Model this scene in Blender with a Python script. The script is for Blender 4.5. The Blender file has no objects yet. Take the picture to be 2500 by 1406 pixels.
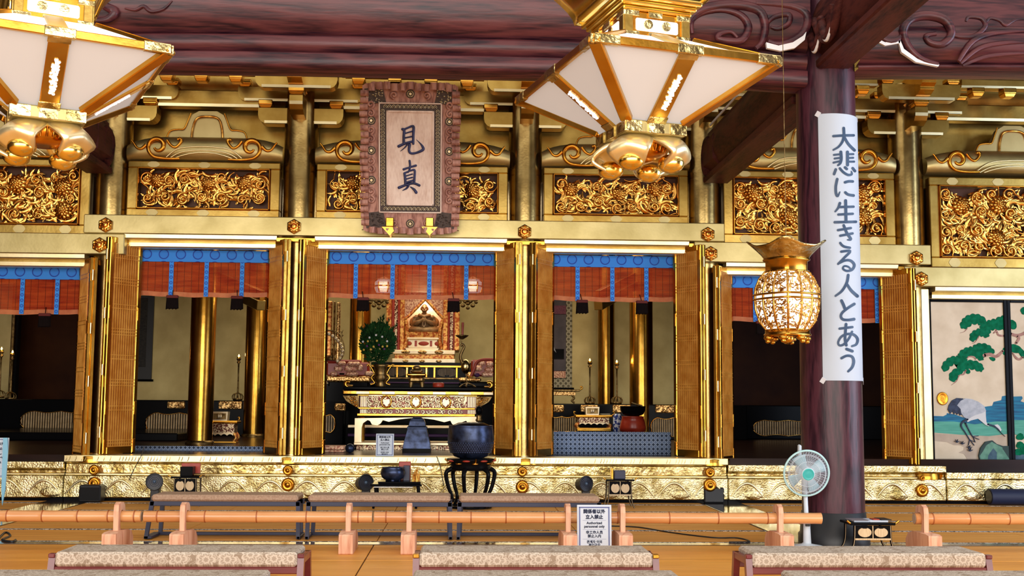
import bpy, math, random
from mathutils import Matrix, Vector
sc = bpy.context.scene
col = sc.collection
PI = math.pi
sin, cos, rad = math.sin, math.cos, math.radians

# ------------------------------------------------------------------ camera
EYE = Vector((0, 0, 1.48)); FPX = 2825.0
_y, _p, _r = rad(2.54), rad(5.634), rad(.4286)
FW = Vector((sin(_y)*cos(_p), cos(_y)*cos(_p), sin(_p)))
_rt = Vector((cos(_y), -sin(_y), 0)); _up = _rt.cross(FW)
RT = _rt*cos(_r) + _up*sin(_r); UP = -_rt*sin(_r) + _up*cos(_r)
cam = bpy.data.cameras.new('camera'); cam_o = bpy.data.objects.new('camera', cam); col.objects.link(cam_o)
cam.sensor_width = 36; cam.lens = 36*FPX/2500; cam.clip_end = 200
cam_o.matrix_world = Matrix(((RT.x, UP.x, -FW.x, EYE.x), (RT.y, UP.y, -FW.y, EYE.y), (RT.z, UP.z, -FW.z, EYE.z), (0, 0, 0, 1)))
sc.camera = cam_o

def at(px, py, Y):
    "photograph pixel -> point of the hall at depth Y"
    d = FW*FPX + RT*(px-1250) - UP*(py-703)
    return EYE + d*(Y/d.y)
def ax(px, Y, py=703): return at(px, py, Y).x
def az(py, Y, px=1122): return at(px, py, Y).z

# ------------------------------------------------------------------ world, light, exposure
w = bpy.data.worlds.new('daylight'); sc.world = w; w.use_nodes = True
w.node_tree.nodes['Background'].inputs[0].default_value = (1.0, .98, .96, 1)
w.node_tree.nodes['Background'].inputs[1].default_value = 0.8
def area(name, loc, size, energy, colr, rot):
    l = bpy.data.lights.new(name, 'AREA'); l.shape = 'RECTANGLE'; l.size, l.size_y = size; l.energy = energy; l.color = colr
    o = bpy.data.objects.new(name, l); col.objects.link(o); o.location = loc; o.rotation_euler = rot
    return o
def point(name, loc, energy, colr, r=.05):
    l = bpy.data.lights.new(name, 'POINT'); l.energy = energy; l.color = colr; l.shadow_soft_size = r
    o = bpy.data.objects.new(name, l); col.objects.link(o); o.location = loc
    return o
area('daylight_open_doors', (0, -5.5, 4.3), (24, 8), 2300, (1.0, .94, .86), (rad(90), 0, 0))
area('daylight_right_doors', (13.5, 9, 3.2), (9, 5), 700, (.62, .76, 1.0), (0, rad(90), 0))
area('sanctuary_overhead_fill', (-.5, 24.5, 5.5), (11, 5), 260, (1.0, .86, .62), (0, 0, 0))  # unseen fill added to brighten the gold walls of the sanctuary
area('hall_overhead_fill', (0, 7.5, 8.9), (22, 12), 700, (1.0, .93, .82), (0, 0, 0))  # unseen overhead fill, added to lift the bench tops and floor
vs = sc.view_settings
vs.view_transform = 'Standard'; vs.look = 'None'; vs.exposure = 0.5; vs.gamma = 1; vs.use_curve_mapping = False
sc.cycles.adaptive_threshold = .025
sc.cycles.max_bounces = 7; sc.cycles.diffuse_bounces = 3; sc.cycles.glossy_bounces = 4; sc.cycles.transparent_max_bounces = 8
sc.cycles.caustics_reflective = False; sc.cycles.caustics_refractive = False; sc.cycles.sample_clamp_indirect = 4
sc.cycles.use_denoising = True

# ------------------------------------------------------------------ glyph outlines for the printed notices
GLYPH = {}
_fo = []
for s_ in ('関係者以外', '立入禁止', 'Authorized', 'personnel only', '非工作人员', '禁止入内', '관계자 이외', '출입금지'):
    cu = bpy.data.curves.new('lettering', 'FONT'); cu.body = s_; cu.size = 1; cu.align_x = 'CENTER'; cu.align_y = 'CENTER'; cu.resolution_u = 3
    o = bpy.data.objects.new('lettering', cu); col.objects.link(o); _fo.append((s_, o))
bpy.context.view_layer.update()
_dg = bpy.context.evaluated_depsgraph_get()
for s_, o in _fo:
    me = bpy.data.meshes.new_from_object(o.evaluated_get(_dg))
    GLYPH[s_] = ([tuple(v.co) for v in me.vertices], [tuple(p.vertices) for p in me.polygons])
for s_, o in _fo: cu = o.data; bpy.data.objects.remove(o); bpy.data.curves.remove(cu)

# ------------------------------------------------------------------ object helpers
W = {}
def link(o, parent, M):
    col.objects.link(o)
    if parent is not None: o.parent = parent
    W[o.name] = M
    return o
def tag(o, label=None, cat=None, group=None, kind=None):
    if label: o['label'] = label
    if cat: o['category'] = cat
    if group: o['group'] = group
    if kind: o['kind'] = kind
    return o
def thing(name, loc, label, cat, group=None, rz=0):
    o = bpy.data.objects.new(name, None); o.empty_display_size = .1
    M = Matrix.Translation(loc) @ Matrix.Rotation(rz, 4, 'Z')
    o.location = loc; o.rotation_euler = (0, 0, rz)
    link(o, None, M)
    return tag(o, label, cat, group)
def copy_tree(o, loc=None, rz=None, label=None, group=None, parent=None):
    c = o.copy(); col.objects.link(c); c.parent = parent
    if loc is not None: c.location = loc
    if rz is not None: c.rotation_euler = (0, 0, rz)
    if label: c['label'] = label
    if group: c['group'] = group
    for ch in list(o.children): copy_tree(ch, parent=c)
    return c

class MB:
    def __init__(s): s.v = []; s.f = []; s.sm = []
    def add(s, v, f, sm=False, M=None):
        n = len(s.v)
        s.v += [tuple(M @ Vector(a)) if M is not None else tuple(a) for a in v]
        s.f += [tuple(i+n for i in q) for q in f]; s.sm += [sm]*len(f)
        return s
    def box(s, x0, x1, y0, y1, z0, z1, M=None):
        v = [(x, y, z) for x in (x0, x1) for y in (y0, y1) for z in (z0, z1)]
        return s.add(v, [(0, 1, 3, 2), (4, 6, 7, 5), (0, 4, 5, 1), (2, 3, 7, 6), (0, 2, 6, 4), (1, 5, 7, 3)], False, M)
    def cbox(s, x0, x1, y0, y1, z0, z1, b=.01, M=None):
        "box with bevelled edges"
        b = min(b, abs(x1-x0)*.45, abs(y1-y0)*.45, abs(z1-z0)*.45)
        cx, cy, cz = (x0+x1)/2, (y0+y1)/2, (z0+z1)/2; hx, hy, hz = abs(x1-x0)/2, abs(y1-y0)/2, abs(z1-z0)/2
        v = []; ix = {}
        for sx in (-1, 1):
            for sy in (-1, 1):
                for sz in (-1, 1):
                    for k in range(3):
                        p = [sx*(hx-b), sy*(hy-b), sz*(hz-b)]; p[k] = (sx*hx, sy*hy, sz*hz)[k]
                        ix[(sx, sy, sz, k)] = len(v); v.append((cx+p[0], cy+p[1], cz+p[2]))
        f = []
        for k in range(3):
            a, c = [(1, 2), (2, 0), (0, 1)][k]
            for sg in (-1, 1):
                q = []
                for (sa, sc_) in ((-1, -1), (1, -1), (1, 1), (-1, 1)):
                    t = [0, 0, 0]; t[k] = sg; t[a] = sa; t[c] = sc_; q.append(ix[(t[0], t[1], t[2], k)])
                f.append(tuple(q if sg > 0 else q[::-1]))
        for k in range(3):       # edges along axis k
            a, c = (k+1) % 3, (k+2) % 3
            for sa in (-1, 1):
                for sc_ in (-1, 1):
                    q = []
                    for (sk, kk) in ((-1, a), (1, a), (1, c), (-1, c)):
                        t = [0, 0, 0]; t[k] = sk; t[a] = sa; t[c] = sc_; q.append(ix[(t[0], t[1], t[2], kk)])
                    f.append(tuple(q if sa*sc_ > 0 else q[::-1]))
        for sx in (-1, 1):
            for sy in (-1, 1):
                for sz in (-1, 1):
                    q = [ix[(sx, sy, sz, k)] for k in range(3)]
                    f.append(tuple(q if sx*sy*sz > 0 else q[::-1]))
        return s.add(v, f, False, M)
    def cyl(s, p0, p1, r0, r1=None, n=16, caps=True, sm=True, M=None):
        r1 = r0 if r1 is None else r1
        p0, p1 = Vector(p0), Vector(p1); d = (p1-p0).normalized()
        a = d.orthogonal().normalized(); b = d.cross(a)
        v = []
        for p, r in ((p0, r0), (p1, r1)):
            v += [p + a*(r*cos(2*PI*i/n)) + b*(r*sin(2*PI*i/n)) for i in range(n)]
        s.add(v, [(i, (i+1) % n, n+(i+1) % n, n+i) for i in range(n)], sm, M)
        if caps: s.add(v, [tuple(range(n))[::-1], tuple(range(n, 2*n))], False, M)
        return s
    def lathe(s, prof, c=(0, 0, 0), n=24, sm=True, M=None, ph=0):
        v = []; f = []
        for r, z in prof:
            v += [(c[0]+r*cos(ph+2*PI*i/n), c[1]+r*sin(ph+2*PI*i/n), c[2]+z) for i in range(n)]
        m = len(prof)
        for k in range(m-1):
            f += [(k*n+i, k*n+(i+1) % n, (k+1)*n+(i+1) % n, (k+1)*n+i) for i in range(n)]
        s.add(v, f, sm, M)
        s.add(v, [tuple(range(n))[::-1], tuple((m-1)*n+i for i in range(n))], False, M)
        return s
    def tube(s, pts, r, n=8, sm=True, M=None, closed=False, flat=1.0):
        pts = [Vector(p) for p in pts]; m = len(pts)
        rr = r if isinstance(r, (list, tuple)) else [r]*m
        v = []; f = []; a = None
        for i, p in enumerate(pts):
            if closed: d = pts[(i+1) % m]-pts[i-1]
            else: d = pts[min(i+1, m-1)]-pts[max(i-1, 0)]
            if d.length < 1e-9: d = Vector((0, 0, 1))
            d.normalize()
            if a is None: a = d.orthogonal().normalized()
            a = (a-d*a.dot(d))
            a = d.orthogonal().normalized() if a.length < 1e-6 else a.normalized()
            b = d.cross(a)
            v += [p+a*(rr[i]*cos(2*PI*k/n))+b*(rr[i]*sin(2*PI*k/n)) for k in range(n)]
        for i in range(m if closed else m-1):
            j = (i+1) % m
            f += [(i*n+k, i*n+(k+1) % n, j*n+(k+1) % n, j*n+k) for k in range(n)]
        s.add(v, f, sm, M)
        if not closed: s.add(v, [tuple(range(n))[::-1], tuple((m-1)*n+k for k in range(n))], False, M)
        return s
    def prism(s, poly, d0, d1, plane='xz', M=None, sm=False):
        "polygon in a plane, extruded along the third axis from d0 to d1"
        n = len(poly)
        A = sum(poly[i][0]*poly[(i+1) % n][1]-poly[(i+1) % n][0]*poly[i][1] for i in range(n))
        if A < 0: poly = poly[::-1]
        pos = {'xz': lambda a, b, d: (a, d, b), 'yz': lambda a, b, d: (d, a, b), 'xy': lambda a, b, d: (a, b, d)}[plane]
        flip = plane == 'xz'
        lo, hi = min(d0, d1), max(d0, d1)
        v = [pos(a, b, lo) for a, b in poly]+[pos(a, b, hi) for a, b in poly]
        f0 = tuple(range(n)); f1 = tuple(range(n, 2*n))
        sd = [(i, (i+1) % n, n+(i+1) % n, n+i) for i in range(n)]
        if not flip: caps = [f0[::-1], f1]
        else: caps = [f0, f1[::-1]]; sd = [q[::-1] for q in sd]
        s.add(v, sd, sm, M); s.add(v, caps, False, M)
        return s
    def ell(s, c, rx, ry, rz, n=12, m=7, M=None):
        v = []; f = []
        for j in range(m+1):
            t = -PI/2+PI*j/m
            rr = max(cos(t), .02)
            v += [(c[0]+rx*rr*cos(2*PI*i/n), c[1]+ry*rr*sin(2*PI*i/n), c[2]+rz*sin(t)) for i in range(n)]
        for j in range(m): f += [(j*n+i, j*n+(i+1) % n, (j+1)*n+(i+1) % n, (j+1)*n+i) for i in range(n)]
        s.add(v, f, True, M); s.add(v, [tuple(range(n))[::-1], tuple(m*n+i for i in range(n))], True, M)
        return s
    def grid(s, P, sm=True):
        "P: rows of points"
        m, n = len(P), len(P[0])
        return s.add([p for r in P for p in r], [(j*n+i, j*n+i+1, (j+1)*n+i+1, (j+1)*n+i) for j in range(m-1) for i in range(n-1)], sm)
    def mesh(s, name, mat):
        me = bpy.data.meshes.new(name); me.from_pydata(s.v, [], s.f)
        me.polygons.foreach_set('use_smooth', s.sm); me.materials.append(mat); me.update()
        return me
    def build(s, name, mat, parent=None, local=False, bevel=0):
        "vertices are world coordinates unless local"
        if parent is not None:
            M = W[parent.name]
            if not local:
                I = M.inverted(); s.v = [tuple(I @ Vector(p)) for p in s.v]
            o = bpy.data.objects.new(name, s.mesh(name, mat)); link(o, parent, M)
        else:
            loc = Vector((0, 0, 0))
            if not local:
                xs, ys, zs = zip(*s.v); loc = Vector(((min(xs)+max(xs))/2, (min(ys)+max(ys))/2, min(zs)))
                s.v = [(p[0]-loc.x, p[1]-loc.y, p[2]-loc.z) for p in s.v]
            o = bpy.data.objects.new(name, s.mesh(name, mat)); o.location = loc; link(o, None, Matrix.Translation(loc))
        if bevel:
            b = o.modifiers.new('edge', 'BEVEL'); b.width = bevel; b.segments = 2; b.limit_method = 'ANGLE'
        return o
def inst(o, name, M, parent):
    "share a mesh: object with the mesh of o under parent, M in the parent's own coordinates"
    c = bpy.data.objects.new(name, o.data if hasattr(o, 'data') else o)
    c.matrix_basis = M; link(c, parent, W[parent.name] @ M)
    return c
def struct(name, mb, mat, **k):
    return tag(mb.build(name, mat, **k), kind='structure')
def cr(pts, n=6, closed=False):
    "smooth curve through points"
    P = [Vector(p) for p in pts]; m = len(P); out = []
    g = lambda i: P[i % m] if closed else P[min(max(i, 0), m-1)]
    for i in range(m if closed else m-1):
        a, b, c, d = g(i-1), g(i), g(i+1), g(i+2)
        for k in range(n):
            t = k/n
            out.append(.5*((2*b)+(c-a)*t+(2*a-5*b+4*c-d)*t*t+(3*b-a-3*c+d)*t**3))
    if not closed: out.append(P[-1])
    return out
def spiral(cx, cz, r, turns, a0, sgn=1, n=26, rin=.12):
    return [(cx+(r*(1-(1-rin)*(i/(n-1))**.85))*cos(a0+sgn*2*PI*turns*i/(n-1)), cz+(r*(1-(1-rin)*(i/(n-1))**.85))*sin(a0+sgn*2*PI*turns*i/(n-1))) for i in range(n)]
def stroke2(pts, wd, n=6, smooth=True):
    "thick round-ended stroke as overlapping 2D polygons; wd is a width or a list of widths"
    if len(pts) == 2:
        (xa, ya), (xb, yb) = pts; w0, w1 = (wd[0], wd[1]) if isinstance(wd, (list, tuple)) else (wd, wd)
        pts = [(xa+(xb-xa)*i/8, ya+(yb-ya)*i/8) for i in range(9)]; wd = [w0+(w1-w0)*i/8 for i in range(9)]; smooth = False
    P = [Vector((p[0], p[1], 0)) for p in pts]
    k = 5 if smooth and len(P) > 2 else 1
    ws = wd if isinstance(wd, (list, tuple)) else [wd]*len(P)
    if k > 1:
        Q = cr(P, k); ws = [ws[min(i//k, len(ws)-1)]*(1-(i % k)/k)+ws[min(i//k+1, len(ws)-1)]*((i % k)/k) for i in range(len(Q))]; P = Q
    m = len(P); L = []; R_ = []
    for i in range(m):
        d = P[min(i+1, m-1)]-P[max(i-1, 0)]; d.normalize(); nn = Vector((-d.y, d.x, 0))*(ws[i]/2)
        L.append(P[i]+nn); R_.append(P[i]-nn)
    polys = []
    for i in range(m-1): polys.append([L[i], R_[i], R_[i+1], L[i+1]])
    for i in (0, m-1):
        polys.append([P[i]+Vector((cos(2*PI*j/12), sin(2*PI*j/12), 0))*(ws[i]/2) for j in range(12)])
    return [[(p.x, p.y) for p in q] for q in polys]

# ------------------------------------------------------------------ materials
def nodes(name):
    m = bpy.data.materials.new(name); m.use_nodes = True
    nt = m.node_tree; return m, nt, nt.nodes['Principled BSDF']
def N(nt, t, **k):
    n = nt.nodes.new(t)
    for a, b in k.items(): setattr(n, a, b)
    return n
def mk(*a, spec=None, **k):
    m = mk0(*a, **k)
    if spec is not None: m.node_tree.nodes['Principled BSDF'].inputs['Specular IOR Level'].default_value = spec
    return m
def mk0(name, c, c2=None, rough=.5, metal=0., vs=4., stretch=(1, 1, 1), bump=0., bs=30., detail=4., emit=None, es=0., coat=0., lo=.35, hi=.65, bstretch=None, rv=0., coatr=.1, dist=0.):
    m, nt, b = nodes(name)
    b.inputs['Roughness'].default_value = rough; b.inputs['Metallic'].default_value = metal
    b.inputs['Base Color'].default_value = (*c, 1)
    if coat: b.inputs['Coat Weight'].default_value = coat; b.inputs['Coat Roughness'].default_value = coatr
    if c2 or bump:
        tc = N(nt, 'ShaderNodeTexCoord'); mp = N(nt, 'ShaderNodeMapping'); mp.inputs['Scale'].default_value = stretch
        nt.links.new(tc.outputs['Object'], mp.inputs['Vector'])
    if c2:
        nz = N(nt, 'ShaderNodeTexNoise'); nz.inputs['Scale'].default_value = vs; nz.inputs['Detail'].default_value = detail; nz.inputs['Distortion'].default_value = dist
        nt.links.new(mp.outputs[0], nz.inputs['Vector'])
        rp = N(nt, 'ShaderNodeValToRGB'); rp.color_ramp.elements[0].position = lo; rp.color_ramp.elements[1].position = hi
        rp.color_ramp.elements[0].color = (*c, 1); rp.color_ramp.elements[1].color = (*c2, 1)
        nt.links.new(nz.outputs['Fac'], rp.inputs[0]); nt.links.new(rp.outputs[0], b.inputs['Base Color'])
        if rv:
            mr = N(nt, 'ShaderNodeMapRange'); mr.inputs[3].default_value = rough-rv; mr.inputs[4].default_value = rough+rv
            nt.links.new(nz.outputs['Fac'], mr.inputs[0]); nt.links.new(mr.outputs[0], b.inputs['Roughness'])
    if bump:
        n2 = N(nt, 'ShaderNodeTexNoise'); n2.inputs['Scale'].default_value = bs; n2.inputs['Detail'].default_value = 3
        if bstretch:
            mp2 = N(nt, 'ShaderNodeMapping'); mp2.inputs['Scale'].default_value = bstretch
            nt.links.new(tc.outputs['Object'], mp2.inputs['Vector']); nt.links.new(mp2.outputs[0], n2.inputs['Vector'])
        else: nt.links.new(mp.outputs[0], n2.inputs['Vector'])
        bp = N(nt, 'ShaderNodeBump'); bp.inputs['Strength'].default_value = bump; bp.inputs['Distance'].default_value = .02
        nt.links.new(n2.outputs['Fac'], bp.inputs['Height']); nt.links.new(bp.outputs[0], b.inputs['Normal'])
    if emit: b.inputs['Emission Color'].default_value = (*emit, 1); b.inputs['Emission Strength'].default_value = es
    return m
def wood(name, c, c2, axis='x', rough=.4, sc_=2.2, coat=0., ring=7., spec=.35):
    "figured timber: distorted growth rings stretched along the grain"
    m, nt, b = nodes(name)
    b.inputs['Roughness'].default_value = rough; b.inputs['Specular IOR Level'].default_value = spec
    if coat: b.inputs['Coat Weight'].default_value = coat; b.inputs['Coat Roughness'].default_value = .12
    tc = N(nt, 'ShaderNodeTexCoord'); mp = N(nt, 'ShaderNodeMapping')
    mp.inputs['Scale'].default_value = {'x': (.10, 1, 1), 'y': (1, .18, 1), 'z': (1, 1, .14)}[axis]
    nt.links.new(tc.outputs['Object'], mp.inputs['Vector'])
    nz = N(nt, 'ShaderNodeTexNoise'); nz.inputs['Scale'].default_value = sc_; nz.inputs['Detail'].default_value = 3; nz.inputs['Distortion'].default_value = .6
    nt.links.new(mp.outputs[0], nz.inputs['Vector'])
    mu = N(nt, 'ShaderNodeMath', operation='MULTIPLY'); mu.inputs[1].default_value = ring*2
    nt.links.new(nz.outputs['Fac'], mu.inputs[0])
    pp = N(nt, 'ShaderNodeMath', operation='PINGPONG'); pp.inputs[1].default_value = 1
    nt.links.new(mu.outputs[0], pp.inputs[0])
    n2 = N(nt, 'ShaderNodeTexNoise'); n2.inputs['Scale'].default_value = 40; n2.inputs['Detail'].default_value = 2
    nt.links.new(mp.outputs[0], n2.inputs['Vector'])
    ad = N(nt, 'ShaderNodeMath', operation='MULTIPLY_ADD'); ad.inputs[1].default_value = .55
    nt.links.new(pp.outputs[0], ad.inputs[0]); nt.links.new(n2.outputs['Fac'], ad.inputs[2])
    rp = N(nt, 'ShaderNodeValToRGB'); rp.color_ramp.elements[0].position = .35; rp.color_ramp.elements[1].position = 1.0
    rp.color_ramp.elements[0].color = (*c, 1); rp.color_ramp.elements[1].color = (*c2, 1)
    nt.links.new(ad.outputs[0], rp.inputs[0]); nt.links.new(rp.outputs[0], b.inputs['Base Color'])
    bp = N(nt, 'ShaderNodeBump'); bp.inputs['Strength'].default_value = .15; bp.inputs['Distance'].default_value = .01
    nt.links.new(ad.outputs[0], bp.inputs['Height']); nt.links.new(bp.outputs[0], b.inputs['Normal'])
    return m
def circles(name, base, ring, dark, px, pz, off=(0, 0), r0=.30, r1=.44, both=True, rough=.7, axes='xz', dots=True):
    "printed cloth: rows of ring roundels on a ground, object coordinates"
    m, nt, b = nodes(name); b.inputs['Roughness'].default_value = rough
    tc = N(nt, 'ShaderNodeTexCoord'); sp = N(nt, 'ShaderNodeSeparateXYZ'); nt.links.new(tc.outputs['Object'], sp.inputs[0])
    def M(op, a, b_=None, c=None):
        n = N(nt, 'ShaderNodeMath', operation=op)
        for i, q in enumerate((a, b_, c)):
            if q is None: continue
            if isinstance(q, (int, float)): n.inputs[i].default_value = q
            else: nt.links.new(q, n.inputs[i])
        return n.outputs[0]
    ia, ib = 'xyz'.index(axes[0]), 'xyz'.index(axes[1])
    def cell(o, p, ofs): return M('SUBTRACT', M('FRACT', M('ADD', M('DIVIDE', o, p), ofs)), .5)
    def dist(ofx, ofz):
        u = M('MULTIPLY', cell(sp.outputs[ia], px, ofx), px/min(px, pz)); v = M('MULTIPLY', cell(sp.outputs[ib], pz, ofz), pz/min(px, pz))
        return M('SQRT', M('ADD', M('MULTIPLY', u, u), M('MULTIPLY', v, v)))
    d = dist(off[0], off[1])
    if both: d = M('MINIMUM', d, dist(off[0]+.5, off[1]+.5))
    ringm = M('MULTIPLY', M('GREATER_THAN', d, r0), M('LESS_THAN', d, r1))
    ins = M('LESS_THAN', d, r0)
    if dots:
        ins = M('MULTIPLY', ins, M('GREATER_THAN', M('SINE', M('MULTIPLY', d, 70 if not both else 60)), .0))
    mx = N(nt, 'ShaderNodeMix', data_type='RGBA'); mx.inputs[6].default_value = (*base, 1); mx.inputs[7].default_value = (*ring, 1); nt.links.new(ringm, mx.inputs[0])
    m2 = N(nt, 'ShaderNodeMix', data_type='RGBA'); m2.inputs[7].default_value = (*dark, 1); nt.links.new(ins, m2.inputs[0]); nt.links.new(mx.outputs[2], m2.inputs[6])
    nt.links.new(m2.outputs[2], b.inputs['Base Color'])
    return m

G = {}
G['gold'] = mk('gold_polished', (.56, .27, .032), (.74, .42, .075), rough=.22, metal=1, vs=3, bump=.08, bs=9)
G['leaf'] = mk('gold_leaf', (.31, .18, .036), (.49, .325, .085), rough=.33, metal=1, vs=2.2, bump=.06, bs=25, detail=6)
G['wallgold'] = mk('gold_leaf_wall', (.50, .38, .15), (.66, .53, .23), rough=.45, metal=.6, vs=1.6, bump=.03, bs=20, detail=5)
G['shaft'] = mk('gold_leaf_shaft', (.38, .25, .085), (.56, .40, .15), rough=.25, metal=1, vs=5, bump=.05, bs=30)
G['lintel'] = mk('gold_leaf_lintel_lit', (.42, .335, .135), (.56, .46, .21), rough=.42, metal=.9, vs=2.2, bump=.05, bs=25, detail=6)  # cream gold leaf, paled further to put the lintel's stronger light into colour
G['slat'] = mk('gilt_lattice_slat', (.72, .29, .035), (.95, .48, .09), rough=.4, metal=.35, vs=5)
G['slatback'] = mk('lattice_backing', (.26, .045, .008), rough=.6)
G['pale'] = mk('gold_moulding', (.92, .78, .40), (1.0, .90, .56), rough=.34, metal=.9, vs=2, bump=.03, bs=20)
G['carve'] = mk('gold_carving', (.36, .11, .010), (.98, .56, .13), rough=.24, metal=1, vs=9, detail=2)
G['deep'] = mk('gold_amber', (.55, .19, .016), (.82, .40, .05), rough=.26, metal=1, vs=5)
G['emboss'] = mk('gold_embossed', (.34, .25, .08), (1.0, .88, .52), rough=.24, metal=1, vs=6, bump=.55, bs=42, detail=3)
G['hammer'] = mk('gold_hammered', (.30, .20, .05), (.95, .78, .38), rough=.25, metal=1, vs=5, bump=.6, bs=14)
G['black'] = mk('black_lacquer', (.004, .004, .005), rough=.2)
G['black'].node_tree.nodes['Principled BSDF'].inputs['Specular IOR Level'].default_value = .05
G['blackm'] = mk('black_plastic', (.012, .014, .018), rough=.45)
G['navy'] = mk('navy_painted_metal', (.018, .022, .06), rough=.4)
G['iron'] = mk('dark_bronze', (.010, .014, .030), (.045, .065, .14), rough=.33, metal=.7, vs=9)
G['bronze'] = mk('aged_bronze', (.10, .055, .018), (.36, .24, .09), rough=.38, metal=.9, vs=14)
G['beam'] = wood('keyaki_beam', (.010, .003, .010), (.105, .027, .032), 'x', rough=.36, sc_=2.2, ring=8)
G['beamy'] = wood('keyaki_tie_beam', (.012, .003, .006), (.085, .022, .018), 'y', rough=.55, sc_=1.7, ring=5, spec=.15)
G['pillar'] = wood('keyaki_pillar', (.011, .003, .009), (.070, .020, .032), 'z', rough=.36, sc_=2.4, ring=7)
G['darkwood'] = wood('dark_panelling', (.010, .004, .004), (.05, .018, .012), 'x', rough=.6, spec=.15)
G['floor'] = wood('floor_board', (.66, .25, .030), (.84, .38, .065), 'x', rough=.42, sc_=1.4, ring=3)
G['tatami'] = mk('tatami_rush', (.70, .27, .030), (.88, .42, .08), rough=.6, vs=3, stretch=(.4, 6, 1), bump=.2, bs=60, bstretch=(60, 2, 2))
G['bamboo'] = mk('bamboo', (.60, .25, .085), (.74, .38, .15), rough=.3, vs=2, stretch=(.5, 3, 3), coat=.3)
G['bnode'] = mk('bamboo_node', (.34, .09, .02), rough=.5)
G['hinoki'] = wood('hinoki_stand', (.60, .25, .14), (.84, .50, .33), 'z', rough=.5, sc_=3)
G['white'] = mk('white_paint', (.80, .83, .88), rough=.5)
G['paper'] = mk('sign_paper', (.47, .55, .66), rough=.7)
G['ink'] = mk('sign_ink', (.018, .050, .115), rough=.5)
G['red'] = mk('vermilion_lacquer', (.33, .022, .012), (.46, .05, .02), rough=.3, vs=5)
G['purple'] = mk('purple_cord', (.08, .02, .11), rough=.6)
G['pink'] = mk('brocade_altar_cloth', (.50, .16, .10), (.95, .62, .40), rough=.5, metal=.3, vs=34, lo=.42, hi=.55)
G['mahog'] = mk('mahogany_bench', (.12, .012, .016), (.20, .03, .03), rough=.3, vs=3, stretch=(.3, 3, 3), coat=.3)
# ================================================================== THE HALL
CX = [-5.41, -2.53, .99, 3.82, 7.11]          # gilded columns of the inner facade, Y = 18
FY = 18.0
SILL = .655                                     # floor of the sanctuary
# ---- floor of the outer hall
fl = struct('floor', MB().box(-14, 14.5, -6, 30.5, -.12, -.014), mk('floor_subfloor', (.02, .008, .004), rough=.7))
rnd = random.Random(3)
ys = [-4, -1.9, .2, 2.3, 4.6, 6.0, 7.3, 8.6, 9.85, 11.05, 12.22]
for j in range(len(ys)-1):
    for i in range(-6, 6):
        x0 = -.87+i*2.3+(0 if j % 2 == 1 else 0)
        if x0+2.3 < -13.9 or x0 > 14: continue
        MB().cbox(x0+.006, x0+2.294, ys[j]+.006, ys[j+1]-.006, -.03, 0, .004).build('floor_board', G['floor'], fl)
MB().cbox(-14, 14.4, 12.24, 12.44, -.03, .004, .004).build('threshold_board', mk('threshold_polished', (.10, .045, .015), rough=.12, coat=.6), fl)
heri = mk('tatami_border', (.03, .03, .035), (.55, .53, .50), rough=.7, vs=42, lo=.46, hi=.54, stretch=(1, .6, 1))
ty = [12.45, 13.6, 14.75, 15.9, 17.02, 17.42]
segs = [(-12.6, -5.98), (-5.32, 3.60), (4.22, 13.2)]
for (a, b) in segs:
    n = max(1, round((b-a)/2.25)); st = (b-a)/n
    for j in range(len(ty)-1):
        for i in range(n):
            x0 = a+i*st
            t = MB().cbox(x0+.004, x0+st-.004, ty[j]+.004, ty[j+1]-.004, -.03, .002, .004).build('tatami_mat', G['tatami'], fl)
            for yy in (ty[j]+.004, ty[j+1]-.044):
                MB().box(x0+.004, x0+st-.004, yy, yy+.04, .002, .005).build('mat_border', heri, t)
pol = mk('polished_plank', (.06, .030, .010), rough=.07, coat=.8)
for (a, b) in ((-5.97, -5.33), (3.61, 4.21)):
    MB().cbox(a, b, 12.45, 17.4, -.03, .006, .004).build('polished_plank', pol, fl)
# ---- outer shell: side walls, ceiling; the front of the hall behind the camera stands open
struct('wall_left', MB().box(-14.2, -14, -6, 18.4, 0, 9), G['darkwood'])
wr = struct('wall_right', MB().box(14.4, 14.6, -6, 4.2, 0, 9).box(14.4, 14.6, 13.8, 18.4, 0, 9).box(14.4, 14.6, 4.2, 13.8, 5.8, 9), G['darkwood'])
struct('ceiling', MB().box(-14.2, 14.6, -6, 18.4, 9, 9.2), G['darkwood'])
struct('wall_upper', MB().box(-14.2, 14.6, 18.30, 18.42, 5.0, 9.0), G['leaf'])
# ---- sanctuary shell
naifl = mk('sanctuary_floor_lacquer', (.012, .005, .004), (.028, .010, .006), rough=.25, vs=2, stretch=(.3, 4, 1), spec=.12)
struct('floor_sanctuary', MB().box(-13.5, 13.5, 17.62, 30.4, .45, SILL), naifl)
struct('ceiling_sanctuary', MB().box(-13.5, 13.5, 18.42, 30.4, 5.6, 5.8), mk('sanctuary_ceiling', (.05, .02, .008), rough=.5))
struct('wall_back', MB().box(-8.6, 6.4, 30.0, 30.2, SILL, 5.6), G['wallgold'])
brown = mk('lacquered_side_wall', (.030, .008, .003), (.055, .016, .004), rough=.4, vs=1.2, spec=.08)
struct('wall_back_left', MB().box(-13.5, -8.6, 29.9, 30.2, SILL, 5.6), brown)
struct('wall_back_right', MB().box(6.4, 13.5, 29.9, 30.2, SILL, 5.6), brown)
struct('wall_sanctuary_left', MB().box(-13.6, -13.4, 18, 30.2, SILL, 5.6), brown)
struct('wall_sanctuary_right', MB().box(13.4, 13.6, 18, 30.2, SILL, 5.6), brown)
struct('wall_dado', MB().cbox(-13.4, 13.4, 29.5, 29.95, SILL, 1.45, .02), G['black'])

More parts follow.
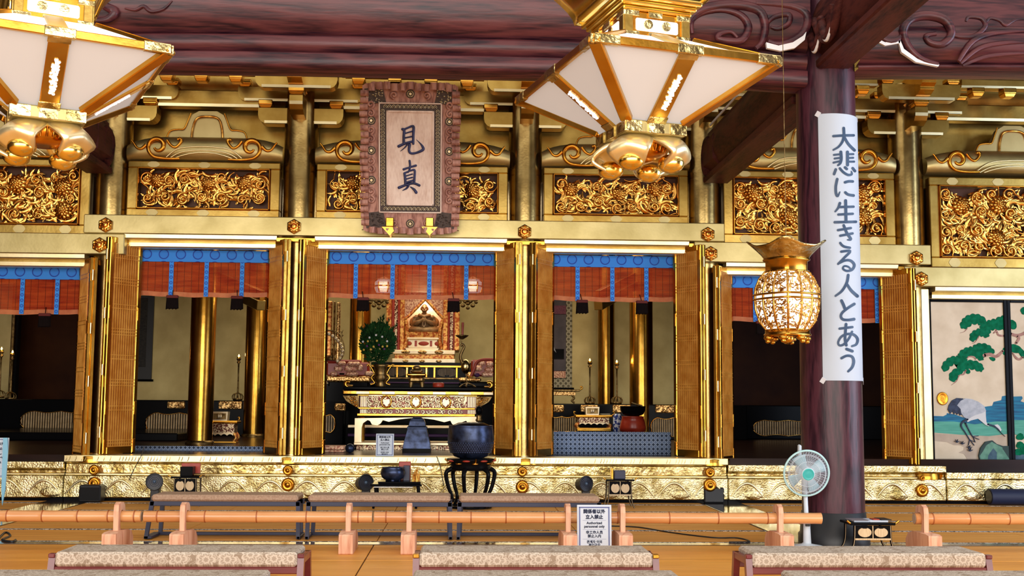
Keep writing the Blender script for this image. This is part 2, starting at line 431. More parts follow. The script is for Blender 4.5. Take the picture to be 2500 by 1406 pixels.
# ---- gilded step along the facade
def step(x0, x1, zt, nm):
    s = thing('gilded_step', ((x0+x1)/2, 17.4, 0), nm[0], 'step')
    MB().box(x0, x1, 17.36, 17.8, 0, .05).build('kick_board', G['black'], s)
    MB().cbox(x0, x1, 17.33, 17.8, .05, .372, .012).build('lower_band', G['emboss'], s)
    MB().cbox(x0, x1, 17.38, 17.8, .372, .40, .008).build('fillet', G['pale'], s)
    MB().cbox(x0, x1, 17.40, 17.8, .40, zt-.12, .01).build('upper_band', G['hammer'], s)
    MB().prism([(17.42, zt-.12), (17.32, zt-.085), (17.32, zt), (17.85, zt), (17.85, zt-.12)], x0, x1, 'yz').build('nosing', G['pale'] if zt > .6 else G['emboss'], s)
    # embossed wave crests: arched mounds along the lower band
    k = int((x1-x0)/.52); base = None
    for i in range(k):
        x = x0+(i+.5)*(x1-x0)/k
        pts = [(x-.24+.48*t/12, 17.325, .10+.20*sin(PI*t/12)) for t in range(13)]
        MB().tube(pts, [.006+.016*sin(PI*t/12) for t in range(13)], 6).build('wave_crest', G['pale'], s)
        if i % 2 == 0:
            m = MB()
            m.ell((x+.1, 17.335, .13), .17, .016, .075, 12, 6)
            m.build('embossed_wave', G['emboss'], s)
    # diamond fret on the upper band
    xx = x0+.15
    while xx < x1-.3:
        if rnd.random() < .55:
            m = MB(); ww = .36 if rnd.random() < .6 else .2
            n = int(ww/.06)
            for q in range(n):
                for sg in (-1, 1):
                    a = xx+q*.06
                    m.tube([(a, 17.40, .415 if sg > 0 else zt-.135), (a+.07, 17.40, zt-.135 if sg > 0 else .415)], .004, 4)
            m.build('diamond_fret', G['leaf'], s)
        xx += .5
    # repousse marks along the nosing
    m = MB(); n = int((x1-x0)/.045)
    for i in range(n):
        if rnd.random() < .5: continue
        x = x0+(i+.5)*.045
        if x > x1-.03: break
        m.tube([(x, 17.318, zt-.075), (x+.014, 17.316, zt-.045), (x+.02, 17.318, zt-.012)], .0055, 4)
    o = m.build('repousse_marks', G['hammer'], s); o['kind'] = 'stuff'
    return s
step(-5.75, 4.02, .66, ['long embossed gold step under the three central bays'])
step(-9.5, -5.76, .565, ['embossed gold step below the bay at the hall\'s far left'])
step(4.03, 7.34, .565, ['embossed gold step behind the great wooden pillar'])
step(7.35, 11.5, .47, ['embossed gold step below the painted crane panel'])
boss = MB().lathe([(.0, 0), (.085, 0), (.09, .012), (.075, .03), (.05, .035), (.046, .028), (.03, .05), (.012, .062), (.0, .062)], n=20).mesh('boss', G['deep'])
def bosses(px, y1, y2, where, r1=.9, r2=1.1):
    for py, k, wd in ((y1, r1, 'upper'), (y2, r2, 'lower')):
        p = at(px, py, 17.32)
        o = bpy.data.objects.new('round_boss', boss); o.location = p
        o.rotation_euler = (PI/2, 0, 0); o.scale = (k, k, 1); link(o, None, Matrix.Identity(4))
        tag(o, f'{wd} round copper-gold boss on the gold step {where}', 'boss', 'round bosses along the gold step')
bosses(230, 1147, 1180, 'below the far left column', .85, 1.05)
bosses(703, 1148, 1183, 'below the column left of the altar', .85, 1.1)
bosses(1275, 1151, 1188, 'below the column right of the altar', .85, 1.1)
bosses(1733, 1153, 1184, 'beside the black spotlight near the pillar', .85, 1.1)
bosses(2251, 1167, 1197, 'near the painted crane panel', .45, 1.1)

# ---- columns
def column(x, z0, where, nm='column'):
    t = thing('gilded_column', (x, FY, z0), f'round gilded column {where}', 'column', 'gilded facade columns')
    MB().cyl((x, FY, z0), (x, FY, 6.6), .265, n=48).build('shaft', G['shaft'], t)
    MB().cyl((x, FY, z0), (x, FY, z0+.012), .275, n=40).build('base_ring', G['pale'], t)
    return t
WH = ['at the far left of the hall', 'left of the plaque with two blue characters', 'right of the plaque with two blue characters', 'at the end of the dark tie beam', 'beside the painted crane panel']
COLS = {x: column(x, SILL if x < 3 else .56, wn) for x, wn in zip(CX, WH)}
# bright round column feet seen below the doors
for x, zt, wn in zip(CX, (.66, .66, .66, .66, .47), WH):
    MB().lathe([(.29, 0), (.29, .09), (.28, .10), (.27, .101)], (x, 17.60, zt-.105), 32).build('foot_collar', G['gold'], COLS[x])

# ---- lintel beams with bright mouldings below
def lintel(x0, x1, z0, z1, label, mould=None):
    t = thing('lintel_beam', ((x0+x1)/2, 17.75, z0-.18), label, 'beam')
    MB().cbox(x0, x1, 17.62, 17.86, z0, z1, .012).build('fascia', G['lintel'], t)
    for a, b in (mould or [(x0, x1)]):
        MB().prism([(17.66, z0), (17.667, z0-.055), (17.69, z0-.07), (17.9, z0-.07), (17.9, z0)], a, b, 'yz').build('moulding', G['pale'], t)
        MB().box(a, b, 17.80, 17.95, z0-.11, z0-.07).build('moulding', G['leaf'], t)
        MB().prism([(17.80, z0-.11), (17.807, z0-.165), (17.83, z0-.18), (18.0, z0-.18), (18.0, z0-.11)], a, b, 'yz').build('moulding', G['pale'], t)
    return t
gap = .29
lintel(-5.72, 4.08, 3.98, 4.27, 'long pale gold lintel above the three central bays', [(CX[0]+gap, CX[1]-gap), (CX[1]+gap, CX[2]-gap), (CX[2]+gap, CX[3]-gap)])
lintel(-9.5, -5.10, 3.66, 3.975, 'pale gold lintel above the far left bay', [(-9.5, CX[0]-gap)])
lintel(3.60, 7.33, 3.66, 3.975, 'pale gold lintel above the bay behind the great pillar', [(CX[3]+gap, CX[4]-gap)])
lintel(6.90, 11.5, 3.32, 3.63, 'pale gold lintel above the painted crane panel', [(CX[4]+gap, 11.5)])
# hexagonal flower medallions
hexm = MB().lathe([(.0, 0), (.118, 0), (.118, .012), (.10, .022), (.085, .016), (.07, .03), (.05, .034), (.045, .02), (.03, .045), (0, .05)], n=6, sm=False, ph=PI/6)
for k in range(6):
    a = k*PI/3; hexm.ell((.075*cos(a), .075*sin(a), .022), .028, .028, .016, 8, 5)
hexm = hexm.mesh('hex', G['carve'])
for px, py, Y, wn in ((258, 549, 17.6, 'on the upper lintel at the far left'), (243, 598, 17.6, 'beside the tallest door at the far left'), (718, 553, 17.6, 'on the lintel left of the plaque'), (1281, 566, 17.6, 'on the lintel right of the plaque'),
                      (1728, 572, 17.6, 'on the upper lintel at the dark tie beam'), (1735, 619, 17.6, 'on the lower lintel at the dark tie beam'), (2237, 630, 17.6, 'on the lintel beside the pillar\'s paper banner'), (2249, 681, 17.6, 'half behind the door near the crane painting')):
    o = bpy.data.objects.new('hex_medallion', hexm); o.location = at(px, py, Y); o.rotation_euler = (PI/2, 0, 0); link(o, None, Matrix.Identity(4))
    tag(o, f'small hexagonal gold flower medallion {wn}', 'medallion', 'hexagonal medallions on the lintels')

# ---- carved openwork panels
def leafmesh():
    m = MB(); P = []
    for i in range(9):
        t = i/8; wd = .034*sin(PI*min(1, t*1.02+.02))**.7*(1-.35*t)+.002; b = .055*sin(t*PI*.9)
        row = []
        for j in range(-2, 3):
            s_ = j/2
            row.append((t*.20, -.022*(1-abs(s_))*sin(PI*t)-.006*abs(s_)+.03*t*t*-1, b+s_*wd))
        P.append(row)
    m.grid(P); return m.mesh('acanthus_leaf', G['carve'])
LEAF = leafmesh()
def flowermesh():
    m = MB()
    for ring, (nn, r, l, tilt) in enumerate(((11, .075, .058, .5), (9, .05, .046, .8), (6, .026, .032, 1.1))):
        for k in range(nn):
            a = 2*PI*k/nn+ring*.3
            M = Matrix.Rotation(-a, 4, 'Y') @ Matrix.Translation((r, -.02-.018*ring, 0)) @ Matrix.Rotation(tilt*.6, 4, 'Z')
            m.ell((0, 0, 0), l*.62, .014, l*.42, 8, 5, M)
    m.ell((0, -.07, 0), .018, .014, .018, 8, 5)
    return m.mesh('peony', G['carve'])
FLOWER = flowermesh()
def scrollmesh(sg):
    m = MB(); sp_ = spiral(0, 0, .105, 1.55, PI*.9, sg, 26, .16)
    tail = [(-.105-.02*k-.003*k*k, -sg*(-.02-.03*k)) for k in range(3, 0, -1)]
    pts = [(a, -.02-.02*i/30, b) for i, (a, b) in enumerate(tail+sp_)]
    m.tube(pts, [.010+.012*sin(PI*min(1, i/(len(pts)-1)*1.1)) for i in range(len(pts))], 7)
    m.ell((0, -.045, 0), .024, .02, .024, 8, 5)
    return m.mesh('scroll', G['carve'])
SCR = [scrollmesh(1), scrollmesh(-1)]
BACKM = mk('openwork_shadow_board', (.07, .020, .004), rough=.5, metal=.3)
fitting = None
def ranma(x0, x1, z0, z1, fz0, fz1, label, seed):
    rn = random.Random(seed)
    t = thing('openwork_carving', ((x0+x1)/2, 17.85, fz0), label, 'carving', 'carved peony panels above the doors')
    sw = x0  # inner limits; frame boards around
    fx0, fx1 = x0-.15, x1+.15
    MB().cbox(fx0, fx1, 17.76, 17.93, z1, fz1, .012).build('frame_board', G['leaf'], t)
    MB().cbox(fx0, fx1, 17.76, 17.93, fz0, z0, .012).build('frame_board', G['leaf'], t)
    MB().cbox(fx0, x0, 17.762, 17.93, z0, z1, .012).build('frame_board', G['leaf'], t)
    MB().cbox(x1, fx1, 17.762, 17.93, z0, z1, .012).build('frame_board', G['leaf'], t)
    for a, b, c, d in ((x0, x1, z1-.018, z1), (x0, x1, z0, z0+.018), (x0, x0+.018, z0, z1), (x1-.018, x1, z0, z1)):
        MB().cbox(a, b, 17.72, 17.80, c, d, .006).build('inner_bead', G['deep'], t)
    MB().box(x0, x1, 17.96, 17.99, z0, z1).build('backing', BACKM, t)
    # engraved fittings on the frame
    for zc, hh in (((z1+fz1)/2, (fz1-z1)*.92), ((fz0+z0)/2, (z0-fz0)*.92)):
        n = max(3, int((fx1-fx0)/.62))
        for i in range(n):
            x = fx0+(i+.5)*(fx1-fx0)/n
            po = [(x+.085*cos(2*PI*k/16)*(1+.12*cos(8*PI*k/16)), zc+hh*.48*max(-1, min(1, 1.25*sin(2*PI*k/16)))) for k in range(16)]
            MB().prism(po, 17.752, 17.762).build('engraved_fitting', G['wallgold'], t)
    w_, h_ = x1-x0, z1-z0
    s_ = min(1.25, max(.95, h_/.66))
    def put(me, nm, x, z, a, k, dy=0.):
        kk = k
        M = Matrix.Translation((x, 17.86+dy, z)) @ Matrix.Rotation(a, 4, 'Y') @ Matrix.Scale(kk, 4)
        inst(me, nm, W[t.name].inverted() @ M, t)
    class Dm: pass
    dl, df, ds = [type('m', (), {'data': d})() for d in (LEAF, FLOWER, SCR[0])]
    d2 = type('m', (), {'data': SCR[1]})()
    nf = max(2, round(w_/.62)); flx = []
    rows = [z0+h_*.64] if h_ < .75 else [z0+h_*.70, z0+h_*.30]
    for r_i, zr in enumerate(rows):
        for i in range(nf):
            if r_i and i % 2 == 0: continue
            x = x0+w_*(i+.5+rn.uniform(-.12, .12))/nf; z = zr+rn.uniform(-.06, .06)
            flx.append((x, z)); put(df, 'peony_flower', x, z, rn.uniform(0, 6), 1.12*s_, -.03)
            for k in range(11):
                a = -PI*.02-k*PI*1.04/10+rn.uniform(-.1, .1)
                put(dl, 'acanthus_leaf', x+.10*s_*cos(a), z-.10*s_*sin(a)*-1 if False else z+.08*s_*sin(-a)*-1, a*1.0, rn.uniform(.75, 1.05)*s_, -.01*rn.random())
    cells = []
    nx, nz = max(4, round(w_/.27)), max(2, round(h_/.27))
    for i in range(nx):
        for j in range(nz):
            x = x0+w_*(i+.5+rn.uniform(-.2, .2))/nx; z = z0+h_*(j+.5+rn.uniform(-.2, .2))/nz
            x = min(max(x, x0+.13), x1-.13); z = min(max(z, z0+.12), z1-.12)
            if min([math.hypot(x-a, z-b) for a, b in flx]+[9]) < .15: continue
            put(ds if rn.random() < .5 else d2, 'scroll_stem', x, z, rn.uniform(0, 6.3), rn.uniform(.85, 1.12), rn.uniform(-.02, .01))
    for i in range(int(w_*h_*190)):
        x = rn.uniform(x0+.05, x1-.05); z = rn.uniform(z0+.05, z1-.05)
        a = rn.uniform(0, 6.3); k = rn.uniform(.7, 1.5)
        ex, ez = x+.2*k*cos(a), z-.2*k*sin(a)
        if not (x0 < ex < x1 and z0 < ez < z1): continue
        put(dl, 'acanthus_leaf', x, z, a, k, rn.uniform(0, .05))
    return t
HI = dict(z0=4.39, z1=5.03, fz0=4.275, fz1=5.13); LO = dict(z0=4.12, z1=5.03, fz0=3.98, fz1=5.13)
cw = .265+.165
ranma(CX[0]+cw, CX[1]-cw, label='wide low carved peony panel between the far left column and the plaque', seed=1, **HI)
ranma(CX[1]+cw, CX[2]-cw, label='carved peony panel half hidden behind the plaque', seed=2, **HI)
ranma(CX[2]+cw, CX[3]-cw, label='carved peony panel below the large white lantern near the pillar', seed=3, **HI)
ranma(-8.3, CX[0]-cw, label='tall carved peony panel below the lantern at the far left', seed=4, **LO)
ranma(CX[3]+cw, CX[4]-cw, label='tall carved peony panel crossed by the great pillar', seed=5, **LO)
ranma(CX[4]+cw, 10.2, label='largest carved peony panel above the crane painting', seed=6, z0=3.80, z1=4.95, fz0=3.64, fz1=5.08)

# ---- rainbow beams above the panels, with gilt scrolls and a frog-leg strut
def scrolls(xc, zc, k, sg, Y):
    "gilt S-scroll ornament at a beam end; sg=+1 opens to the right"
    P = []
    for a, b in spiral(0, 0, .17, 1.15, -PI*.55, -1, 30, .30): P.append((a, b))
    lead = [(.34, -.185), (.20, -.19), (.08, -.185)]
    pts = lead+P
    q = [(xc+sg*k*a, Y, zc+k*b) for a, b in pts]
    m = MB().tube(cr(q, 2), [.018+.022*sin(PI*min(1, i/(2*len(q)-2))) for i in range(2*len(q)-1)], 7)
    m2 = MB().tube(cr([(xc+sg*k*a, Y, zc+k*b) for a, b in ((.14, .10), (.20, .02), (.27, -.01), (.33, .04), (.36, .10), (.33, .13), (.30, .11))], 4), .024, 6)
    m3 = MB().tube(cr([(xc+sg*k*a, Y, zc+k*b) for a, b in ((-.17, .02), (-.24, -.04), (-.31, -.03), (-.36, .04), (-.40, .09))], 4), [.032-.0012*i for i in range(17)], 6)
    return m, m2, m3
def koryo(x0, x1, label, zb=5.135, zt=5.54):
    xm = (x0+x1)/2; w_ = x1-x0
    t = thing('rainbow_beam', (xm, 17.85, zb), label, 'beam', 'gilded rainbow beams')
    P = []
    for j in range(11):
        a = PI*j/10
        row = []
        for i in range(25):
            x = x0+w_*i/24; u = 2*(x-xm)/w_
            ztop = zt-.14*abs(u)**5; zc = (zb+ztop)/2; hz = (ztop-zb)/2
            zz = zc-hz*cos(a); yy = 17.90-.20*sin(a)**.8*(1 if abs(u) < .97 else .8)
            row.append((x, yy, zz))
        P.append(row)
    MB().grid([r[::-1] for r in P]).build('beam_body', G['lintel'], t)
    for sg, xe in ((1, x0+.48), (-1, x1-.48)):
        for m, nm in zip(scrolls(xe, zb+.215, 1.0, sg, 17.70), ('gilt_scroll', 'gilt_tendril', 'gilt_tendril')): m.build(nm, G['deep'], t)
    hw = min(.62, w_*.22)
    for k, dz in ((1, 0), (.9, -.055), (.8, -.095)):
        pts = cr([(xm-hw*1.15*k, 17.71, zb+.02), (xm-hw*.8*k, 17.69, zb+.17+dz), (xm-hw*.3*k, 17.69, zb+.215+dz), (xm+hw*.3*k, 17.69, zb+.215+dz), (xm+hw*.8*k, 17.69, zb+.17+dz), (xm+hw*1.15*k, 17.71, zb+.02)], 5)
        MB().tube(pts, .011, 6).build('crescent_groove', G['pale'], t)
    # frog-leg strut
    s = thing('frog_leg_strut', (xm, 18.1, zt-.03), 'gilded frog-leg strut '+label.split(' ', 2)[2].replace('beam', 'above the beam', 1), 'strut', 'frog-leg struts')
    m = MB(); po = [(xm-.62, zt-.05), (xm-.56, zt+.10), (xm-.36, zt+.13), (xm-.24, zt+.36), (xm-.14, zt+.42), (xm+.14, zt+.42), (xm+.24, zt+.36), (xm+.36, zt+.13), (xm+.56, zt+.10), (xm+.62, zt-.05)]
    m.prism(po, 17.885, 18.02).build('strut_body', G['wallgold'], s)
    MB().tube(cr([(xm-.24, 17.865, zt-.02), (xm-.22, 17.865, zt+.16), (xm-.16, 17.865, zt+.30), (xm, 17.855, zt+.33), (xm+.16, 17.865, zt+.30), (xm+.22, 17.865, zt+.16), (xm+.24, 17.865, zt-.02)], 5), .02, 6).build('strut_edge', G['carve'], s)
    for sg in (-1, 1):
        MB().tube(cr([(xm+sg*.62, 17.865, zt-.02), (xm+sg*.57, 17.865, zt+.09), (xm+sg*.45, 17.865, zt+.12), (xm+sg*.36, 17.865, zt+.13), (xm+sg*.30, 17.865, zt+.27), (xm+sg*.26, 17.865, zt+.38)], 4), .014, 6).build('strut_edge', G['deep'], s)
    return t
cc = .25
koryo(CX[0]+cc, CX[1]-cc, 'gilded rainbow beam between the far left column and the plaque')
koryo(CX[1]+cc, CX[2]-cc, 'gilded rainbow beam passing behind the plaque')
koryo(CX[2]+cc, CX[3]-cc, 'gilded rainbow beam behind the large white lantern near the pillar')
koryo(-8.4, CX[0]-cc, 'gilded rainbow beam behind the lantern at the far left')
koryo(CX[3]+cc, CX[4]-cc, 'gilded rainbow beam behind the great pillar')
koryo(CX[4]+cc, 10.3, 'gilded rainbow beam above the crane painting')
# ---- bracket sets on the columns
def boat(xc, hw, z0, h, y0, y1, b=.09):
    "bracket arm: bottom corners rounded"
    po = [(xc-hw, z0+h), (xc-hw, z0+h*.55)]
    po += [(xc-hw+b*(1-cos(a))*1.3, z0+h*.55-h*.55*sin(a)) for a in (PI*.15, PI*.3, PI*.42, PI*.5)]
    po += [(2*xc-a, c) for a, c in po[::-1]]
    return MB().prism(po, y0, y1)
def masu(x, y, z, s=.10, h=.13):
    m = MB(); a, b = s, s*.72
    for (q0, z0_, q1, z1_) in ((b, z, a, z+h*.42), (a, z+h*.42, a, z+h)):
        v = [(x+sx*q, y+sy*q, zz) for q, zz in ((q0, z0_), (q1, z1_)) for sx, sy in ((-1, -1), (1, -1), (1, 1), (-1, 1))]
        m.add(v, [(0, 1, 5, 4), (1, 2, 6, 5), (2, 3, 7, 6), (3, 0, 4, 7), (3, 2, 1, 0), (4, 5, 6, 7)])
    return m
def edge_strip(x0, x1, y, z, h=.04, tl=8):  # added pale strip standing in for the bright reflection along an underside
    return MB().prism([(y-.006, z+h), (y-.006+h*math.tan(rad(tl)), z), (y+.03, z), (y+.03, z+h)], x0, x1, 'yz')
def bracket(x, where):
    t = thing('bracket_set', (x, 17.9, 5.75), f'stepped gilded bracket set {where}', 'bracket', 'bracket sets on the facade columns')
    A = lambda mb, nm, mt='leaf': mb.build(nm, G[mt], t, bevel=.012)
    A(boat(x, .66, 5.78, .24, 17.84, 18.1), 'lateral_arm')
    for dx in (-.55, .55): A(masu(x+dx, 17.93, 6.02, .11, .13), 'bearing_block', 'gold')
    A(boat(x, .98, 6.13, .22, 17.84, 18.1), 'lateral_arm')
    for dx in (-.88, -.45, .45, .88): A(masu(x+dx, 17.93, 6.35, .10, .12), 'bearing_block', 'gold')
    for hw, y, z in ((.66, 17.84, 5.78), (.98, 17.84, 6.13), (.62, 17.28, 6.20)): edge_strip(x-hw+.10, x+hw-.10, y, z).build('highlight_edge', G['pale'], t)
    edge_strip(x-.10, x+.10, 17.30, 5.95, .05).build('highlight_edge', G['pale'], t)
    # forward arms
    po = [(18.1, 6.10), (17.30, 6.10), (17.30, 5.96), (17.36, 5.88), (17.48, 5.83), (18.1, 5.80)]
    A(MB().prism(po, x-.10, x+.10, 'yz'), 'forward_arm')
    A(masu(x, 17.40, 6.10, .12, .12), 'bearing_block', 'gold')
    A(boat(x, .62, 6.20, .24, 17.28, 17.50), 'lateral_arm')
    for dx in (-.52, .52): A(masu(x+dx, 17.39, 6.44, .10, .12), 'bearing_block', 'gold')
    st = [(18.0, 6.62), (16.82, 6.62), (16.82, 6.55), (16.90, 6.51), (16.90, 6.47), (16.98, 6.43), (16.98, 6.39), (17.06, 6.35), (17.06, 6.30), (17.2, 6.25), (18.0, 6.22)]
    A(MB().prism(st, x-.11, x+.11, 'yz'), 'stepped_nose', 'gold')
    A(masu(x, 16.95, 6.60, .12, .12), 'bearing_block', 'gold')
    return t
for x, wn in zip(CX, WH): bracket(x, 'on the column '+wn)
# longitudinal ties and small blocks between bracket sets
def tie(x0, x1, where):
    t = thing('bracket_tie', ((x0+x1)/2, 17.9, 6.0), f'gilded tie beams and blocks under the eave {where}', 'beam', 'tie beams between the bracket sets')
    MB().cbox(x0, x1, 17.90, 18.12, 6.04, 6.30, .012).build('tie_bar', G['leaf'], t)
    MB().cbox(x0, x1, 17.34, 17.50, 6.42, 6.56, .012).build('tie_bar', G['leaf'], t)
    MB().box(x0, x1, 17.5, 18.1, 6.58, 6.62).build('soffit', G['deep'], t)
    edge_strip(x0, x1, 17.90, 6.04, .045).build('highlight_edge', G['pale'], t); edge_strip(x0, x1, 17.34, 6.42, .035).build('highlight_edge', G['pale'], t)
    n = max(2, int((x1-x0)/.46))
    for i in range(n):
        x = x0+(i+.5)*(x1-x0)/n
        masu(x, 17.40, 6.28, .10, .14).build('bearing_block', G['gold'], t, bevel=.01)
    return t
e = .66
tie(CX[0]+e, CX[1]-e, 'between the far left column and the plaque'); tie(CX[1]+e, CX[2]-e, 'above the plaque'); tie(CX[2]+e, CX[3]-e, 'behind the large white lantern near the pillar')
tie(-8.4, CX[0]-e, 'behind the lantern at the far left'); tie(CX[3]+e, CX[4]-e, 'behind the great pillar'); tie(CX[4]+e, 10.3, 'above the crane painting')

# ---- folding lattice doors
LW = .64
def door_leaf(parent, M, h, side, second=False, wdt=LW):
    "one leaf: local x from hinge 0 to free edge wdt, z up, lattice on side*y"
    def B(mb, nm, mt):
        mb.v = [tuple(M @ Vector(p)) for p in mb.v]
        return mb.build(nm, G[mt], parent)
    th = .027
    fr = .075
    o = B(MB().box(.03, wdt-.03, -.012, .012, .03, h-.03), 'door_leaf' if not second else 'inner_leaf', 'slatback')
    for a, b, c, d, nm in ((0, fr, 0, h, 'stile'), (wdt-fr, wdt, 0, h, 'stile'), (fr, wdt-fr, 0, .11, 'rail'), (fr, wdt-fr, h-.09, h, 'rail')):
        q = MB().cbox(a, b, -th, th, c, d, .008); q.v = [tuple(M @ Vector(p)) for p in q.v]; q.build(nm, G['gold'], o)
    if second: return o
    n = 11; sp_ = (wdt-2*fr)/n; first = None
    for i in range(n):
        x = fr+(i+.5)*sp_
        yy = side*.022
        q = MB().box(x-sp_*.19, x+sp_*.19, yy-.012, yy+.012, .11, h-.09)
        q.v = [tuple(M @ Vector(p)) for p in q.v]
        q.build('lattice_slat', G['slat'], o)
    m = MB()
    ng = 8
    for k in range(ng):
        z = .11+(h-.2)*(k+.5)/ng if 0 < k < ng else .16
        for dz in ((-.03, .03) if k % 2 else (-.045, 0, .045)):
            m.box(fr, wdt-fr, side*.030-.006, side*.030+.006, z+dz-.006, z+dz+.006)
    m.v = [tuple(M @ Vector(p)) for p in m.v]; m.build('lattice_crossbars', G['slat'], o)
    for a in (.012, wdt-.062):
        for zz in (.02, h*.18, h*.62, h-.24):
            q = MB().cbox(a, a+.05, side*(th+.002)-.004, side*(th+.002)+.004, zz, zz+.20, .003); q.v = [tuple(M @ Vector(p)) for p in q.v]; q.build('metal_fitting', G['deep'], o)
    return o
def doors(cx, sg, h, z0, label, wide=0):
    "pair of leaves folded back against column cx; sg -1 stands left of the column, +1 right"
    hx, hy = cx+sg*.455, 18.06
    fx, fy = cx+sg*.125, 17.52
    t = thing('folding_door', (hx, hy, z0), label, 'door', 'gilt lattice folding doors')
    d = Vector((fx-hx, fy-hy, 0)); ang = math.atan2(d.y, d.x); L = d.length
    M = Matrix.Translation((hx, hy, z0)) @ Matrix.Rotation(ang, 4, 'Z')
    # outward face must look at the camera: left doors show their +y? side
    nrm = Vector((-sin(ang), cos(ang), 0))
    side = 1 if nrm.dot(Vector((0, 0, 0))-Vector((hx, hy, 0))) > 0 else -1
    door_leaf(t, M, h, side, wdt=L)
    M2 = Matrix.Translation((hx, hy, z0)) @ Matrix.Translation(-nrm*side*.062) @ Matrix.Rotation(ang, 4, 'Z')
    door_leaf(t, M2, h, side, True, wdt=L)
    for zz in (.25, h*.36, h*.62, h-.35):
        MB().cyl((fx-nrm.x*side*.031, fy-.03, z0+zz), (fx-nrm.x*side*.031, fy-.03, z0+zz+.16), .012, n=8).build('hinge', G['pale'], t)
    return t
H1, Z1 = 3.92-.665, .665
H2, Z2 = 3.60-.575, .575
doors(CX[0], -1, H2, Z2, 'lower folding lattice door at the far left edge of the hall')
doors(CX[0], 1, H1, Z1, 'brightest folding lattice door left of the bay with the tall candle stand')
doors(CX[1], -1, H1, Z1, 'folding lattice door right of the bay with the hanging scroll, left of altar')
doors(CX[1], 1, H1, Z1, 'folding lattice door just left of the altar bay')
doors(CX[2], -1, H1, Z1, 'folding lattice door just right of the altar bay')
doors(CX[2], 1, H1, Z1, 'folding lattice door left of the blue roundel cloth')
doors(CX[3], -1, H1, Z1, 'folding lattice door right of the blue roundel cloth')
doors(CX[3], 1, H2, Z2, 'lower folding lattice door left of the openwork gold lantern')
doors(CX[4], -1, H2, Z2, 'folding lattice door between the great pillar and the crane painting')
for x, z in zip(CX, (3.96, 3.96, 3.96, 3.96, 3.64)):
    MB().cbox(x-.30, x+.30, 17.66, 18.2, z-.07, z+.0, .01).build('cap_block', G['gold'], COLS[x])

# ---- bamboo blinds with blue brocade borders
def misu_mat():
    m, nt, b = nodes('bamboo_blind')
    b.inputs['Roughness'].default_value = .6; b.inputs['Specular IOR Level'].default_value = .1
    tc = N(nt, 'ShaderNodeTexCoord'); sp_ = N(nt, 'ShaderNodeSeparateXYZ'); nt.links.new(tc.outputs['Object'], sp_.inputs[0])
    nz = N(nt, 'ShaderNodeTexNoise'); nz.inputs['Scale'].default_value = 3
    mp = N(nt, 'ShaderNodeMapping'); mp.inputs['Scale'].default_value = (.6, 1, 6); nt.links.new(tc.outputs['Object'], mp.inputs[0]); nt.links.new(mp.outputs[0], nz.inputs['Vector'])
    rp = N(nt, 'ShaderNodeValToRGB'); rp.color_ramp.elements[0].color = (.26, .016, .003, 1); rp.color_ramp.elements[1].color = (.50, .075, .012, 1)
    rp.color_ramp.elements[0].position = .3; rp.color_ramp.elements[1].position = .75
    nt.links.new(nz.outputs['Fac'], rp.inputs[0])
    def Mt(op, a, bb):
        n = N(nt, 'ShaderNodeMath', operation=op)
        for i, q in enumerate((a, bb)):
            if isinstance(q, (int, float)): n.inputs[i].default_value = q
            else: nt.links.new(q, n.inputs[i])
        return n.outputs[0]
    th = Mt('LESS_THAN', Mt('FRACT', Mt('DIVIDE', sp_.outputs[0], .112), 0), .07)
    mx = N(nt, 'ShaderNodeMix', data_type='RGBA'); mx.inputs[7].default_value = (.13, .014, .004, 1)
    nt.links.new(th, mx.inputs[0]); nt.links.new(rp.outputs[0], mx.inputs[6]); nt.links.new(mx.outputs[2], b.inputs['Base Color'])
    wv = Mt('FRACT', Mt('DIVIDE', sp_.outputs[2], .0125), 0)
    al = Mt('ADD', Mt('MULTIPLY', Mt('GREATER_THAN', wv, .30), .34), .60)
    nt.links.new(al, b.inputs['Alpha'])
    return m
MISU = misu_mat()
BORD = circles('blue_brocade_border', (.03, .26, .85), (.006, .05, .40), (.02, .18, .72), .262, .185, off=(0, 0), r0=.34, r1=.43, both=False)
STRP = circles('blue_brocade_strip', (.03, .28, .88), (.008, .06, .42), (.02, .16, .65), .066, .085, off=(.5, 0), r0=.24, r1=.40, both=False)
PALEM = mk('blind_hem', (.42, .10, .025), (.55, .17, .05), rough=.6, vs=6)
TAS = mk('tassel_silk', (.004, .003, .003), (.010, .006, .006), rough=.9, spec=.05, vs=40, stretch=(6, 6, .4))
